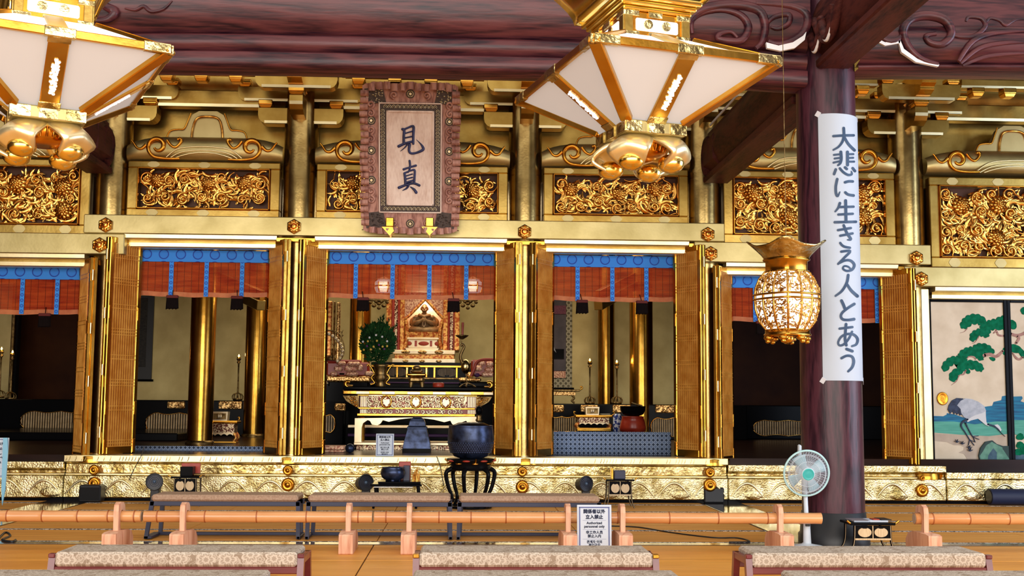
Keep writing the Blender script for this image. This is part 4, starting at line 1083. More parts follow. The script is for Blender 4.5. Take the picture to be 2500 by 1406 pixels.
# ================================================================== WHITE PANEL LANTERNS
G['lampgold'] = mk('lantern_bright_brass', (.92, .62, .12), (1.0, .76, .24), rough=.2, metal=1, vs=4)
LAMPW = mk('lantern_frosted_panel', (.42, .41, .40), rough=.6, emit=(.95, .93, .91), es=.20)
LAMPT = mk('lantern_frosted_panel_upper', (.7, .7, .7), rough=.5, emit=(1, .99, .98), es=.6)
def lantern(c, ux, uy, label, rim_z=3.80):
    "c: centre of the rim; ux, uy: half vectors of the rim sides"
    c = Vector(c); ux, uy = Vector((*ux, 0)), Vector((*uy, 0))
    t = thing('hanging_lantern', (c.x, c.y, rim_z-.72), label, 'lantern', 'large white panel lanterns')
    def sq(k, z): return [c+ux*(sx*k)+uy*(sy*k)+Vector((0, 0, z)) for sx, sy in ((-1, -1), (1, -1), (1, 1), (-1, 1))]
    rim, bot, top = sq(1, 0), sq(.32, -.35), sq(.40, .24)
    def panel(a, b, p, q, nm, mt, s0, s1, off):
        "quad between lower edge a-b and upper edge p-q, cut from s0 to s1 along the edges"
        v = [a.lerp(b, s0), a.lerp(b, s1), p.lerp(q, s1), p.lerp(q, s0)]
        n = (v[1]-v[0]).cross(v[2]-v[0]).normalized()
        if n.dot((v[0]+v[1]+v[2]+v[3])/4-Vector((c.x, c.y, rim_z))-Vector((0, 0, 0))) < 0 and False: n = -n
        w_ = [x-n*.012 for x in v]
        MB().add(v+w_, [(0, 1, 2, 3), (7, 6, 5, 4), (0, 4, 5, 1), (1, 5, 6, 2), (2, 6, 7, 3), (3, 7, 4, 0)]).build(nm, mt, t)
    def bar(p, q, wd, nm='frame_bar', mt='gold', th=.022, par=None, nrm=None):
        d = (q-p); L = d.length; d.normalize()
        n_ = nrm if nrm is not None else (p+q-2*Vector((c.x, c.y, (p.z+q.z)/2))).normalized()
        s_ = d.cross(n_).normalized(); n_ = s_.cross(d)
        M = Matrix(((d.x, s_.x, n_.x, p.x), (d.y, s_.y, n_.y, p.y), (d.z, s_.z, n_.z, p.z), (0, 0, 0, 1)))
        return MB().cbox(0, L, -wd/2, wd/2, -th, th, .006, M).build(nm, G[mt], par or t)
    Z = Vector((0, 0, rim_z))
    rim = [v+Z-Vector((0, 0, c.z)) for v in rim]; bot = [v+Z-Vector((0, 0, c.z)) for v in bot]; top = [v+Z-Vector((0, 0, c.z)) for v in top]
    for i in range(4):
        j = (i+1) % 4
        for s0, s1 in ((.03, .46), (.54, .97)):
            panel(bot[i], bot[j], rim[i], rim[j], 'lower_panel', LAMPW, s0, s1, 0)
            panel(rim[i], rim[j], top[i], top[j], 'upper_panel', LAMPT, s0, s1, 0)
        nl = ((rim[j]-rim[i]).cross(bot[i]-rim[i])).normalized()
        if nl.dot((rim[i]+rim[j])/2-(rim[0]+rim[2])/2) < 0: nl = -nl
        bar(rim[i], rim[j], .058, 'rim_bar', 'gold', .018)
        bar(bot[i], rim[i], .085, 'corner_bar', 'gold')
        bar(rim[i], top[i], .05, 'corner_bar', 'gold')
        mb_, mr, mt_ = (bot[i]+bot[j])/2, (rim[i]+rim[j])/2, (top[i]+top[j])/2
        b = bar(mb_, mr, .13, 'centre_bar', 'gold', nrm=nl)
        bar(mr, mt_, .12, 'centre_bar', 'wallgold')
        # openwork inscription strip and engraved ends on the centre bar
        d = (mr-mb_); L = d.length; d.normalize(); s_ = d.cross(nl).normalized()
        rn = random.Random(i); m = MB()
        for k in range(34):
            for q in range(2):
                pc = mb_+d*(L*.22+L*.48*k/34)+s_*rn.uniform(-.022, .022)+nl*.026
                m.ell(pc, .010, .010, .009, 6, 4)
        m.build('openwork_strip', LAMPT, b)
        for f0 in (.0, .90):
            M = Matrix(((d.x, s_.x, nl.x, mb_.x), (d.y, s_.y, nl.y, mb_.y), (d.z, s_.z, nl.z, mb_.z), (0, 0, 0, 1)))
            MB().cbox(L*f0, L*(f0+.10), -.072, .072, .018, .028, .004, M).build('engraved_plate', G['hammer'], b)
        # rim plates
        dr = (rim[j]-rim[i]).normalized(); Lr = (rim[j]-rim[i]).length
        for f0, f1 in ((.0, .13), (.43, .57), (.87, 1.0)):
            a_, b_ = rim[i]+dr*Lr*f0, rim[i]+dr*Lr*f1
            bar(a_, b_, .068, 'engraved_plate', 'hammer', .022)
    def boxz(k, z0, z1, nm, mt, b=.01):
        A = sq(k, rim_z-c.z+z0); B = sq(k, rim_z-c.z+z1)
        return MB().add(A+B, [(0, 1, 5, 4), (1, 2, 6, 5), (2, 3, 7, 6), (3, 0, 4, 7), (3, 2, 1, 0), (4, 5, 6, 7)]).build(nm, mt, t, bevel=b)
    # lower collar with scalloped plates, drum and drop
    boxz(.335, -.44, -.35, 'lower_collar', G['lintel'])
    for i in range(4):
        A = sq(.338, rim_z-c.z-.435); B = sq(.338, rim_z-c.z-.36); j = (i+1) % 4
        nl = ((A[j]-A[i]).cross(Vector((0, 0, 1)))).normalized()
        for f in (0.0, .37, .74):
            a_, b_ = A[i].lerp(A[j], f), A[i].lerp(A[j], f+.26)
            h = (B[i]-A[i])
            MB().add([a_+nl*.008, b_+nl*.008, b_+h+nl*.008, a_+h+nl*.008, a_-nl*.01, b_-nl*.01, b_+h-nl*.01, a_+h-nl*.01], [(0, 1, 2, 3), (7, 6, 5, 4), (0, 4, 5, 1), (1, 5, 6, 2), (2, 6, 7, 3), (3, 7, 4, 0)]).build('engraved_plate', G['hammer'], t)
    cz = rim_z-.44
    MB().lathe([(.05, -.13), (.10, -.13), (.18, -.10), (.20, -.05), (.19, 0)], (c.x, c.y, cz), 28).build('ribbed_drum', G['deep'], t)
    m = MB()
    for k in range(28):
        a = 2*PI*k/28; m.tube([(c.x+r*cos(a), c.y+r*sin(a), cz+z) for r, z in ((.192, -.01), (.205, -.05), (.185, -.095))], .008, 5)
    m.build('drum_ribs', G['carve'], t)
    # four curling leaf feet
    for i, v in enumerate(sq(1, 0)):
        d = (v-Vector((c.x, c.y, v.z))); d.normalize(); s_ = Vector((-d.y, d.x, 0))
        m = MB(); P = []
        for k in range(15):
            tt = k/14
            rr = .12+.24*sin(min(1, tt*1.15)*PI*.62)-(.12*max(0, tt-.6)/.4); z = .0-.03*tt-.20*tt**1.7
            wd = .155*sin(PI*(.16+.80*tt))**.65
            row = []
            for q in range(-4, 5):
                u = q/4; row.append(Vector((c.x, c.y, cz+z+.045*(1-u*u)*(1-tt)+.035*sin(tt*PI)*(-abs(u)))) + d*(rr-.035*u*u)+s_*(u*wd))
            P.append(row)
        m.grid(P)
        o = m.build('leaf_foot', G['pale'], t)
        sd = o.modifiers.new('thick', 'SOLIDIFY'); sd.thickness = .03; sd.offset = 0
        pc = Vector((c.x, c.y, cz-.185))+d*.24
        MB().ell(pc, .095, .095, .068, 18, 10).build('foot_bulb', G['lampgold'], o)
    # neck with roundel windows and the flaring crown
    boxz(.36, .235, .42, 'neck', G['deep'])
    for i in range(4):
        A = sq(.364, rim_z-c.z+.235); j = (i+1) % 4
        nl = ((A[j]-A[i]).cross(Vector((0, 0, 1)))).normalized(); d = (A[j]-A[i]).normalized(); L = (A[j]-A[i]).length
        M = Matrix(((d.x, nl.x, 0, A[i].x), (d.y, nl.y, 0, A[i].y), (0, 0, 1, A[i].z), (0, 0, 0, 1)))
        MB().cbox(L*.17, L*.83, -.01, .012, .045, .135, .02, M).build('neck_window', LAMPT, t)
        for f in (.35, .63): MB().cyl((L*f, .012, .09), (L*f, .024, .09), .034, n=16, M=M).build('pierced_roundel', G['hammer'], t)
        for zz0, zz1 in ((.0, .035), (.145, .185)):
            for f in (.0, .36, .80): MB().cbox(L*f, L*f+L*.22, -.01, .014, zz0, zz1, .004, M).build('engraved_plate', G['hammer'], t)
        for f in (.0, .88): MB().cbox(L*f, L*(f+.12), -.01, .012, .0, .185, .004, M).build('neck_post', G['leaf'], t)
    for k, z0, z1 in ((.39, .42, .45), (.43, .45, .48), (.47, .48, .52)): boxz(k, z0, z1, 'crown_moulding', G['lampgold'], .012)
    # flaring crown with upturned corners
    P = []
    for j in range(9):
        t_ = j/8; row = []
        for i in range(4):
            for s_ in range(8):
                f = s_/8; corner = abs(2*f-1)**3
                k = .52+.50*t_**1.6*(1+.10*corner); z = .52+.40*t_+.16*corner*t_**2
                A = sq(k, rim_z-c.z+z); q = A[i].lerp(A[(i+1) % 4], f)
                row.append(q)
        row.append(row[0]); P.append(row)
    o = MB().grid(P).build('flaring_crown', G['lampgold'], t)
    o.modifiers.new('thick', 'SOLIDIFY').thickness = .02
    MB().cyl((c.x, c.y, rim_z+.7), (c.x, c.y, 9.0), .03, n=10).build('suspension_rod', G['gold'], t)
    m = MB()
    lt = point('lantern_bulb', (c.x, c.y, rim_z-.1), 0, (1, .93, .82), .25); lt.data.energy = LAMP_E
    return t
LAMP_E = 60
def ctr(k2, k3, k4):
    k2, k3, k4 = Vector((*k2, 0)), Vector((*k3, 0)), Vector((*k4, 0))
    return ((k2+k4)/2).to_tuple(), ((k3-k2)/2).to_tuple()[:2], ((k4-k3)/2).to_tuple()[:2]
k2, k3, k1 = (.83, 7.17), (2.15, 7.59), (.42, 8.78)
k4 = (k3[0]+k1[0]-k2[0], k3[1]+k1[1]-k2[1])
c_, u_, v_ = ctr(k2, k3, k4); lantern((c_[0], c_[1], 0), u_, v_, 'large hanging lantern with white panels near the pillar, wholly in view')
k2, k3, k4 = (-3.19, 6.98), (-1.95, 7.62), (-2.65, 9.16)
c_, u_, v_ = ctr(k2, k3, k4); lantern((c_[0], c_[1], 0), u_, v_, 'large hanging lantern with white panels cut by the left edge of the picture')

# ================================================================== OPENWORK GOLD LANTERN BY THE PILLAR
def kiku(px, Y):
    p = at(px, 720, Y); c = Vector((p.x, p.y, 0)); a0 = rad(18)
    ztop, zbot = at(px, 600, Y).z, at(px, 838, Y).z
    t = thing('openwork_lantern', (c.x, c.y, zbot), 'small openwork gold lantern hanging in front of the great pillar', 'lantern')
    zs = lambda py: at(px, py, Y).z
    s = Y/FPX
    n = 4
    GL = mk('lantern_glowing_core', (.9, .85, .75), rough=.5, emit=(1, .95, .85), es=.8)
    FR = mk('lantern_fretwork', (.35, .13, .02), (.8, .48, .12), rough=.3, metal=1, vs=30)
    def pt(r, a, z): # rounded square in plan
        a += a0; q = max(abs(cos(a)), abs(sin(a))); k = 1/(q**.55)
        # rotate so that faces look along a0
        return Vector((c.x+r*k*cos(a+rad(28)), c.y+r*k*sin(a+rad(28)), z))
    def ring(prof, nm, mt, nn=48):
        P = [[pt(r, 2*PI*i/nn, z) for i in range(nn+1)] for r, z in prof]
        return MB().grid(P).build(nm, mt, t)
    body = [(66*s*.62, zs(808)), (66*s*.86, zs(785)), (66*s*.98, zs(755)), (66*s*1.0, zs(730)), (66*s*.98, zs(705)), (66*s*.86, zs(682)), (66*s*.66, zs(663))]
    core = [(r*.955, z) for r, z in body]
    ring(core, 'glowing_core', GL)
    # fretwork shell: ribs, bands and many small cut plates
    for k in range(12):
        a = 2*PI*k/12
        MB().tube([pt(r*1.005, a, z) for r, z in body], .012, 6).build('shell_rib', FR, t)
    for py, r in ((731, 1.0), (720, 1.0), (664, .66), (806, .64)):
        MB().tube([pt(66*s*r*1.01, 2*PI*i/40, zs(py)) for i in range(41)], .012, 6).build('shell_band', G['gold'], t)
    rn = random.Random(8); m = MB()
    def brad(py):
        z = zs(py)
        for (r0, z0), (r1, z1) in zip(body, body[1:]):
            if z0 <= z <= z1: return r0+(r1-r0)*(z-z0)/(z1-z0)
        return body[0][0]
    for k in range(1500):
        py = rn.choice((rn.uniform(668, 716), rn.uniform(736, 800))); a = rn.uniform(0, 2*PI); r = brad(py)*1.0; z = zs(py)
        l = rn.uniform(.015, .045); th = rn.uniform(0, 6.3)
        q = [pt(r, a+l*cos(th)*f/r, z+l*sin(th)*f) for f in (-.5, 0, .5)]
        m.tube(q, .0065, 4)
    o = m.build('fretwork', FR, t); o['kind'] = 'stuff'
    ring([(66*s*.66, zs(663)), (66*s*.66, zs(640)), (66*s*.74, zs(637)), (66*s*.74, zs(633)), (66*s*.3, zs(632))], 'neck', G['gold'])
    P = []
    for j in range(8):
        t_ = j/7; row = []
        for i in range(49):
            a = 2*PI*i/48; cr_ = abs(sin(2*(a+a0)))**4
            row.append(pt(66*s*(.70+.56*t_**1.6), a, zs(634)+(zs(606)-zs(634))*t_+.07*t_**2*cr_))
        P.append(row)
    o = MB().grid(P).build('flaring_crown', G['hammer'], t); o.modifiers.new('thick', 'SOLIDIFY').thickness = .012
    ring([(66*s*.5, zs(806)), (66*s*.70, zs(806)), (66*s*.70, zs(814)), (66*s*.74, zs(816)), (66*s*.74, zs(820)), (66*s*.3, zs(822))][::-1], 'base_tray', G['gold'])
    for k in range(6):
        a = 2*PI*k/6+.3; q = pt(66*s*.68, a, zs(826))
        m = MB(); m.ell(q, .055, .055, .028, 10, 6); q2 = pt(66*s*.72, a, zs(834)); m.ell(q2, .028, .028, .022, 8, 5)
        m.build('leaf_foot', G['gold'], t)
    MB().ell((c.x, c.y, zs(826)), .07, .07, .06, 12, 7).build('drop', G['gold'], t)
    MB().tube([(c.x, c.y, zs(632)), (c.x, c.y, zs(560)), (c.x, c.y, 8.99)], .004, 5).build('suspension_wire', G['bronze'], t)
    return t
kiku(1921, 11.6)
# ================================================================== SANCTUARY
def atz(px, py, z):
    d = FW*FPX + RT*(px-1250) - UP*(py-703)
    return EYE + d*((z-EYE.z)/d.z)
ARAB = mk('arabesque_inlay', (.13, .018, .008), (.95, .74, .46), rough=.35, metal=.5, vs=15, lo=.50, hi=.53, detail=1.5, dist=2.2)
CREAM = mk('cream_gilt', (.95, .72, .42), (1.0, .86, .60), rough=.35, metal=.6, vs=4)
REDG = mk('vermilion_gilt_carving', (.55, .10, .015), (1.0, .55, .14), rough=.35, metal=.5, vs=22, lo=.42, hi=.58)
FRET = mk('gilt_fret', (.22, .09, .02), (.95, .62, .24), rough=.35, metal=.8, vs=34, lo=.44, hi=.56)
SLATB = mk('grille_slat', (.42, .27, .12), (.60, .42, .22), rough=.5, vs=8)
def inner_col(px, base_py, r, where):
    p = atz(px, base_py, SILL)
    t = thing('inner_column', (p.x, p.y, SILL), f'round gilded inner column {where}', 'column', 'inner gilded columns')
    MB().cyl((p.x, p.y, SILL), (p.x, p.y, 5.6), r, n=36).build('shaft', G['gold'], t)
    MB().lathe([(r+.03, 0), (r+.03, .05), (r+.004, .07)], (p.x, p.y, SILL), 32).build('base_ring', G['bronze'], t)
    return p
c1 = inner_col(487, 1084, .235, 'between the hanging scroll and the candle stand, left of altar')
c2 = inner_col(620, 1066, .25, 'beside the candle stand left of altar')
c3 = inner_col(874, 1068, .24, 'behind the altar vase of greenery')
c4 = inner_col(1480, 1064, .21, 'between the two candle stands right of altar')
c5 = inner_col(1566, 1072, .27, 'behind the black bowl on a red cushion')
# oblique ceiling ties seen below the blinds
for pa, pb, lab in (((525, 705, 26.), (625, 752, 23.5), 'gilded oblique tie above the candle stand left of altar'), ((1540, 712, 26.), (1470, 752, 23.5), 'gilded oblique tie above the candle stands right of altar')):
    a, b = at(*pa), at(*pb)
    t = thing('inner_tie', ((a+b)/2), lab, 'beam')
    d = b-a; L = d.length; d.normalize(); s_ = d.cross(Vector((0, 0, 1))).normalized(); n_ = s_.cross(d)
    M = Matrix(((d.x, s_.x, n_.x, a.x), (d.y, s_.y, n_.y, a.y), (d.z, s_.z, n_.z, a.z), (0, 0, 0, 1)))
    MB().cbox(-.4, L+.3, -.09, .09, 0, .20, .01, M).build('tie_bar', G['leaf'], t); MB().cbox(-.4, L+.3, -.05, .05, .20, .40, .01, M).build('tie_bar', G['deep'], t); MB().cyl(((a+b)/2), ((a.x+b.x)/2, (a.y+b.y)/2, 5.6), .04, n=10).build('hanger', G['bronze'], t)
# grilles in the black dado
def grille(px0, px1, py0, py1, Y, label, lobes=True, step=.055, flat=False):
    a, b = at(px0, py1, Y), at(px1, py0, Y)
    x0, x1, z0, z1 = a.x, b.x, a.z, b.z
    zc, hz, L = (z0+z1)/2, (z1-z0)/2, x1-x0
    t = thing('oval_grille', ((x0+x1)/2, Y, z0), label, 'grille', 'slatted grilles of the black dado')
    def half(x):
        u = (x-x0)/L
        e = min(1, max(0, (min(u, 1-u))/.14)); e = math.sqrt(max(0, 1-(1-e)**2))
        if flat: e = 1
        return hz*e*(1-.16*abs(cos(PI*u*3)) if lobes else 1)
    n = max(4, int(L/step))
    up = [(x0+L*i/40, zc+half(x0+L*i/40)) for i in range(41)]; dn = [(x, 2*zc-z) for x, z in up[::-1]]
    MB().prism([q for q in up+dn], Y+.012, Y+.03).build('backing', G['black'], t)
    for i in range(n):
        x = x0+L*(i+.5)/n; h = half(x)
        if h < .02: continue
        MB().box(x-step*.30, x+step*.30, Y-.012, Y+.012, zc-h*.97, zc+h*.97).build('slat', SLATB, t)
    MB().tube([(x, Y-.01, z) for x, z in up+dn], .012, 5, closed=True).build('rim', G['carve'], t)
grille(48, 250, 1004, 1052, 27.19, 'oval slatted grille in the dark bay at the far left')
grille(354, 520, 1008, 1058, 27.19, 'oval slatted grille below the hanging scroll left of altar')
grille(1330, 1412, 1017, 1056, 26.43, 'slatted grille behind the gilt desk right of altar', step=.05)
grille(1588, 1700, 1020, 1066, 26.43, 'slatted grille right of the black bowl on a red cushion', step=.05)
grille(1838, 2010, 1026, 1064, 27.19, 'oval slatted grille left of the great pillar')
cab = thing('side_cabinet', (at(790, 1050, 22.3).x, 22.3, SILL), 'black lacquer cabinet with slatted opening left of the altar table', 'cabinet')
MB().cbox(at(700, 1050, 22.1).x, at(838, 1050, 22.1).x, 22.04, 22.5, SILL, at(790, 978, 22.1).z, .01).build('cabinet_body', G['black'], cab)
grille(740, 819, 1012, 1056, 22.01, 'dark slatted grille left of the altar table legs', step=.045)
struct('wall_dado_return', MB().cbox(1.9, 6.6, 26.45, 27.2, SILL, at(1470, 987, 26.8).z, .02), G['black'])
def fretplate(px0, px1, py0, py1, Y, label):
    a, b = at(px0, py1, Y), at(px1, py0, Y)
    o = MB().cbox(a.x, b.x, Y-.03, Y+.02, a.z, b.z, .02)
    rn = random.Random(int(px0))
    for k in range(int((b.x-a.x)*60)): o.ell((rn.uniform(a.x+.03, b.x-.03), Y-.03, rn.uniform(a.z+.02, b.z-.02)), rn.uniform(.015, .035), .014, rn.uniform(.012, .03), 6, 4)
    tag(o.build('gilt_fret_plate', FRET), label, 'ornament', 'gilt fret plates on the black dado')
fretplate(408, 452, 980, 997, 27.18, 'gilt fret plate above the oval grille left of altar')
fretplate(533, 592, 980, 999, 27.18, 'gilt fret plate at the foot of the left candle stand')
fretplate(629, 645, 980, 1000, 27.18, 'narrow gilt fret plate beside the folding door left of altar')
fretplate(1336, 1377, 989, 1006, 26.43, 'gilt fret plate below the small bronze side table')
fretplate(1417, 1461, 989, 1006, 26.43, 'gilt fret plate below the first candle stand right of altar')
fretplate(1495, 1541, 989, 1008, 26.43, 'gilt fret plate below the second candle stand right of altar')
fretplate(1600, 1656, 989, 1008, 26.43, 'gilt fret plate right of the black bowl on a red cushion')
fretplate(817, 844, 985, 1003, 22.02, 'gilt fret plate left of the altar table')
# candle stands
FLAME = mk('candle_flame', (1, .6, .2), emit=(1, .55, .16), es=9)
def candle(px, py0, py1, Y, label, zbase=None, flame=True):
    p = at(px, py1, Y); k = (at(px, py0, Y).z-p.z)
    t = thing('candle_stand', p, label, 'candle stand', 'tall candle stands')
    x, y, z = p
    MB().lathe([(.10, 0), (.115, .02), (.12, .05), (.02, .06), (.018, .10)], p, 20).build('base', G['bronze'], t)
    m = MB()
    for i in range(10):
        a = 2*PI*i/10; m.tube([(x+r*cos(a), y+r*sin(a), z+h) for r, h in ((.125, .04), (.13, .10), (.10, .15), (.03, .18))], .010, 5)
    m.build('cage', G['bronze'], t)
    MB().lathe([(.02, .06), (.022, .3), (.016, k*.5), (.02, k*.8), (.05, k*.84), (.025, k*.86), (.06, k*.91), (.065, k*.915), (.02, k*.92)], p, 16).build('stem', G['bronze'], t)
    MB().lathe([(.04, k*.92), (.05, k*.95), (.035, k*.955)], p, 14).build('dish', G['gold'], t)
    if flame:
        MB().lathe([(.008, k*.955), (.022, k*.965), (.016, k*.985), (.004, k*1.01)], p, 10).build('flame', FLAME, t)
        point('candle_light', (x, y-.12, z+k*1.0), 2.5, (1, .55, .2), .03)
    return t
candle(25, 856, 976, 27.5, 'tall candle stand in the dark bay at the far left')
candle(-2, 848, 972, 27.5, 'candle stand cut by the left edge of the picture')
candle(580, 866, 978, 27.5, 'tall candle stand standing left of the altar')
candle(1440, 876, 987, 26.8, 'tall candle stand nearer to the hanging portrait right of altar')
candle(1506, 880, 987, 26.8, 'tall candle stand between two gold columns right of altar')
# supports for candle stands on the dado
struct('wall_dado_shelf_right', MB().cbox(6.7, 13, 27.2, 29.52, SILL, 1.45, .02), G['black'])
struct('wall_dado_shelf', MB().cbox(-13, -1.9, 27.2, 29.52, SILL, at(580, 978, 27.5).z, .02), G['black'])
# ---- hanging scrolls
def scroll(px0, px1, py0, py1, Y, label, inner, bord):
    a, b = at(px0, py1, Y), at(px1, py0, Y)
    t = thing('hanging_scroll', ((a.x+b.x)/2, Y, a.z), label, 'scroll')
    MB().cbox(a.x, b.x, Y, Y+.03, a.z, b.z, .004).build('mount', bord, t)
    MB().cbox(a.x+.02, b.x-.16, Y-.012, Y+.01, a.z+.34, b.z-.06, .004).build('picture', inner, t)
    MB().cyl((a.x-.05, Y, a.z), (b.x+.05, Y, a.z), .03, n=10).build('roller', G['black'], t)
    return t
BKS = mk('scroll_dark_silk', (.006, .006, .007), (.03, .025, .02), rough=.6, vs=20)
scroll(300, 377, 722, 928, 29.95, 'black hanging scroll beside the brightest lattice door', BKS, mk('scroll_dark_mount', (.01, .009, .009), rough=.35))
ROND = circles('scroll_roundel_mount', (.34, .28, .16), (.65, .58, .40), (.06, .05, .035), .135, .135, r0=.26, r1=.42)
PORT = mk('portrait_silk', (.10, .085, .10), (.16, .13, .15), rough=.7, vs=3)
sc_r = scroll(1290, 1397, 726, 948, 29.95, 'grey portrait hanging scroll with roundel border right of altar', PORT, ROND)
Q = lambda px, py: at(px, py, 29.91)
for a, b, c, d, mt in ((1300, 1382, 746, 766, mk('portrait_purple_band', (.20, .05, .10), (.30, .10, .14), rough=.7, vs=30)), (1338, 1377, 852, 876, G['black']), (1336, 1381, 878, 904, PORT), (1330, 1381, 906, 922, G['pink'])):
    p, q = Q(a, d), Q(b, c); MB().box(p.x, q.x, 29.91, 29.94, p.z, q.z).build('picture_band', mt, sc_r)
pts = [Q(*q) for q in ((1340, 838), (1348, 850), (1358, 861), (1352, 846), (1349, 842))]
MB().prism([(p.x, p.z) for p in pts], 29.89, 29.91).build('painted_figure', mk('portrait_white', (.5, .5, .55), rough=.6), sc_r)
# ---- small tables and gilt desks
def desk(px0, px1, py0, py1, Y, label, box=True):
    a, b = at(px0, py1, Y), at(px1, py0, Y); w_ = b.x-a.x; x = (a.x+b.x)/2; z0 = a.z; h = (b.z-a.z)
    t = thing('gilt_desk', (x, Y, z0), label, 'desk', 'carved gilt desks')
    hd = h*.72 if box else h
    D = .38
    MB().cbox(x-w_*.52, x+w_*.52, Y-D/2, Y+D/2, z0+hd-.05, z0+hd, .015).build('top', G['gold'], t)
    for sx in (-1, 1): MB().tube(cr([(x+sx*w_*.50, Y-D/2, z0+hd), (x+sx*w_*.56, Y-D/2, z0+hd+.03), (x+sx*w_*.55, Y-D/2, z0+hd+.07), (x+sx*w_*.52, Y-D/2, z0+hd+.06)], 4), .014, 6).build('curled_end', G['gold'], t)
    MB().cbox(x-w_*.43, x+w_*.43, Y-D/2+.03, Y+D/2-.03, z0+hd*.48, z0+hd-.05, .01).build('apron', ARAB, t)
    n = 5
    po = [(x-w_*.40, z0+hd*.52)]+[(x-w_*.40+w_*.80*i/20, z0+hd*.40+.03*abs(sin(PI*i/20*n))) for i in range(21)]+[(x+w_*.40, z0+hd*.52)]
    MB().prism(po, Y-D/2+.01, Y-D/2+.035).build('scalloped_skirt', CREAM, t)
    for sx in (-1, 1):
        for sy in (-1, 1):
            MB().tube(cr([(x+sx*w_*.40, Y+sy*(D/2-.06), z0+hd*.5), (x+sx*w_*.47, Y+sy*(D/2-.06), z0+hd*.32), (x+sx*w_*.40, Y+sy*(D/2-.06), z0+hd*.15), (x+sx*w_*.46, Y+sy*(D/2-.06), z0+.03)], 4), .03, 7).build('leg', REDG, t)
    MB().cbox(x-w_*.48, x+w_*.48, Y-D/2, Y+D/2, z0, z0+.07, .012).build('plinth', G['gold'], t)
    return t, x, z0+hd, h*.28, w_
def chest(x, Y, z, w_, h, label):
    t = thing('gilt_chest', (x, Y, z), label, 'box', 'small gilt boxes on desks')
    MB().prism([(x-w_*.46, z), (x+w_*.46, z), (x+w_*.5, z+h), (x-w_*.5, z+h)], Y-.1, Y+.12).build('body', CREAM, t)
    MB().cbox(x-w_*.40, x+w_*.40, Y-.112, Y-.098, z+h*.16, z+h*.84, .004).build('panel', G['bronze'], t)
    m = MB()
    for sg in (-1, 1): m.ell((x+sg*.02, Y-.115, z+h*.5), .022, .008, h*.24, 8, 5)
    m.build('leaf_crest', CREAM, t)
d1, x, zt, hh, w_ = desk(490, 584, 1004, 1086, 23.2, 'carved gilt desk with a small box, left of the altar')
chest(x+.02, 23.15, zt, w_*.42, hh*.95, 'small gilt box on the desk left of the altar')
d2, x, zt, hh, w_ = desk(1404, 1492, 998, 1052, 24.8, 'carved gilt desk with a small box, behind the blue roundel cloth')
chest(x-.03, 24.75, zt, w_*.38, hh*1.3, 'small gilt box on the desk behind the blue roundel cloth')
MB().cbox(x+.16, x+.36, 24.7, 24.95, zt, zt+.03, .006).build('sutra_book', mk('book_cover', (.35, .33, .28), rough=.6)); tag(col.objects[-1], 'thin pale book on the gilt desk behind the blue cloth', 'book')
MB().box(x-w_*.45, x+w_*.45, 24.65, 24.95, SILL, at(1450, 1052, 24.8).z).build('desk_platform', G['black']); tag(col.objects[-1], 'low black platform under the gilt desk right of altar', 'platform')
# bronze side table below the portrait
a, b = at(1330, 985, 28.0), at(1416, 946, 28.0)
t = thing('bronze_side_table', ((a.x+b.x)/2, 27.9, a.z), 'small bronze side table against the wall below the portrait scroll', 'table')
MB().cbox(a.x, b.x-.02, 27.75, 28.1, b.z-.10, b.z-.05, .01).build('top', G['bronze'], t)
MB().tube(cr([(b.x-.03, 27.8, b.z-.06), (b.x+.03, 27.8, b.z-.03), (b.x+.02, 27.8, b.z+.02), (b.x-.02, 27.8, b.z)], 4), .018, 6).build('curled_end', G['gold'], t)
MB().cbox(a.x, b.x-.12, 27.78, 28.05, b.z-.20, b.z-.10, .01).build('apron', FRET, t)
MB().tube(cr([(b.x-.22, 27.8, b.z-.18), (b.x-.16, 27.8, b.z-.26), (b.x-.22, 27.8, b.z-.32), (b.x-.15, 27.8, a.z+.02)], 4), .025, 7).build('leg', G['bronze'], t)
MB().tube(cr([(a.x+.1, 27.8, b.z-.18), (a.x+.04, 27.8, b.z-.26), (a.x+.1, 27.8, b.z-.32), (a.x+.03, 27.8, a.z+.02)], 4), .025, 7).build('leg', G['bronze'], t)
struct('wall_dado_ledge', MB().cbox(1.0, 6.4, 27.2, 29.55, SILL, a.z, .02), G['black'])
# gong bowl on red cushion, porcelain vase
p = at(1545, 1055, 23.6)
t = thing('bowl_gong', (p.x, 23.6, p.z), 'black bowl gong resting on a red lacquered cushion', 'gong')
MB().lathe([(.20, 0), (.26, .02), (.27, .10), (.24, .22), (.22, .30), (.235, .32), (.10, .33)], p, 30).build('red_cushion', G['red'], t)
MB().lathe([(.10, .32), (.21, .36), (.255, .44), (.26, .52), (.265, .53), (.25, .53), (.20, .40), (.02, .37)], p, 30).build('bowl', G['black'], t)
MB().tube([(p.x+.2, 23.6, p.z+.53), (p.x+.02, 23.6, p.z+.58), (p.x-.02, 23.6, p.z+.60)], .02, 6).build('striker', G['bronze'], t)
MB().box(p.x-.3, p.x+.4, 23.3, 23.9, SILL, p.z).build('gong_platform', G['black']); tag(col.objects[-1], 'low black platform under the bowl gong on red cushion', 'platform')
PORC = mk('blue_white_porcelain', (.03, .06, .30), (.75, .80, .92), rough=.15, vs=14, lo=.50, hi=.56, detail=2)
def vase(px, py0, py1, Y, label):
    a, b = at(px, py1, Y), at(px, py0, Y); h = b.z-a.z
    tag(MB().lathe([(.07, 0), (.085, .03), (.09, h*.5), (.085, h*.9), (.06, h), (.04, h*.98)], a, 22).build('porcelain_vase', PORC), label, 'vase', 'blue and white porcelain vases')
vase(1507, 1010, 1056, 24.2, 'blue and white porcelain vase beside the red cushion')
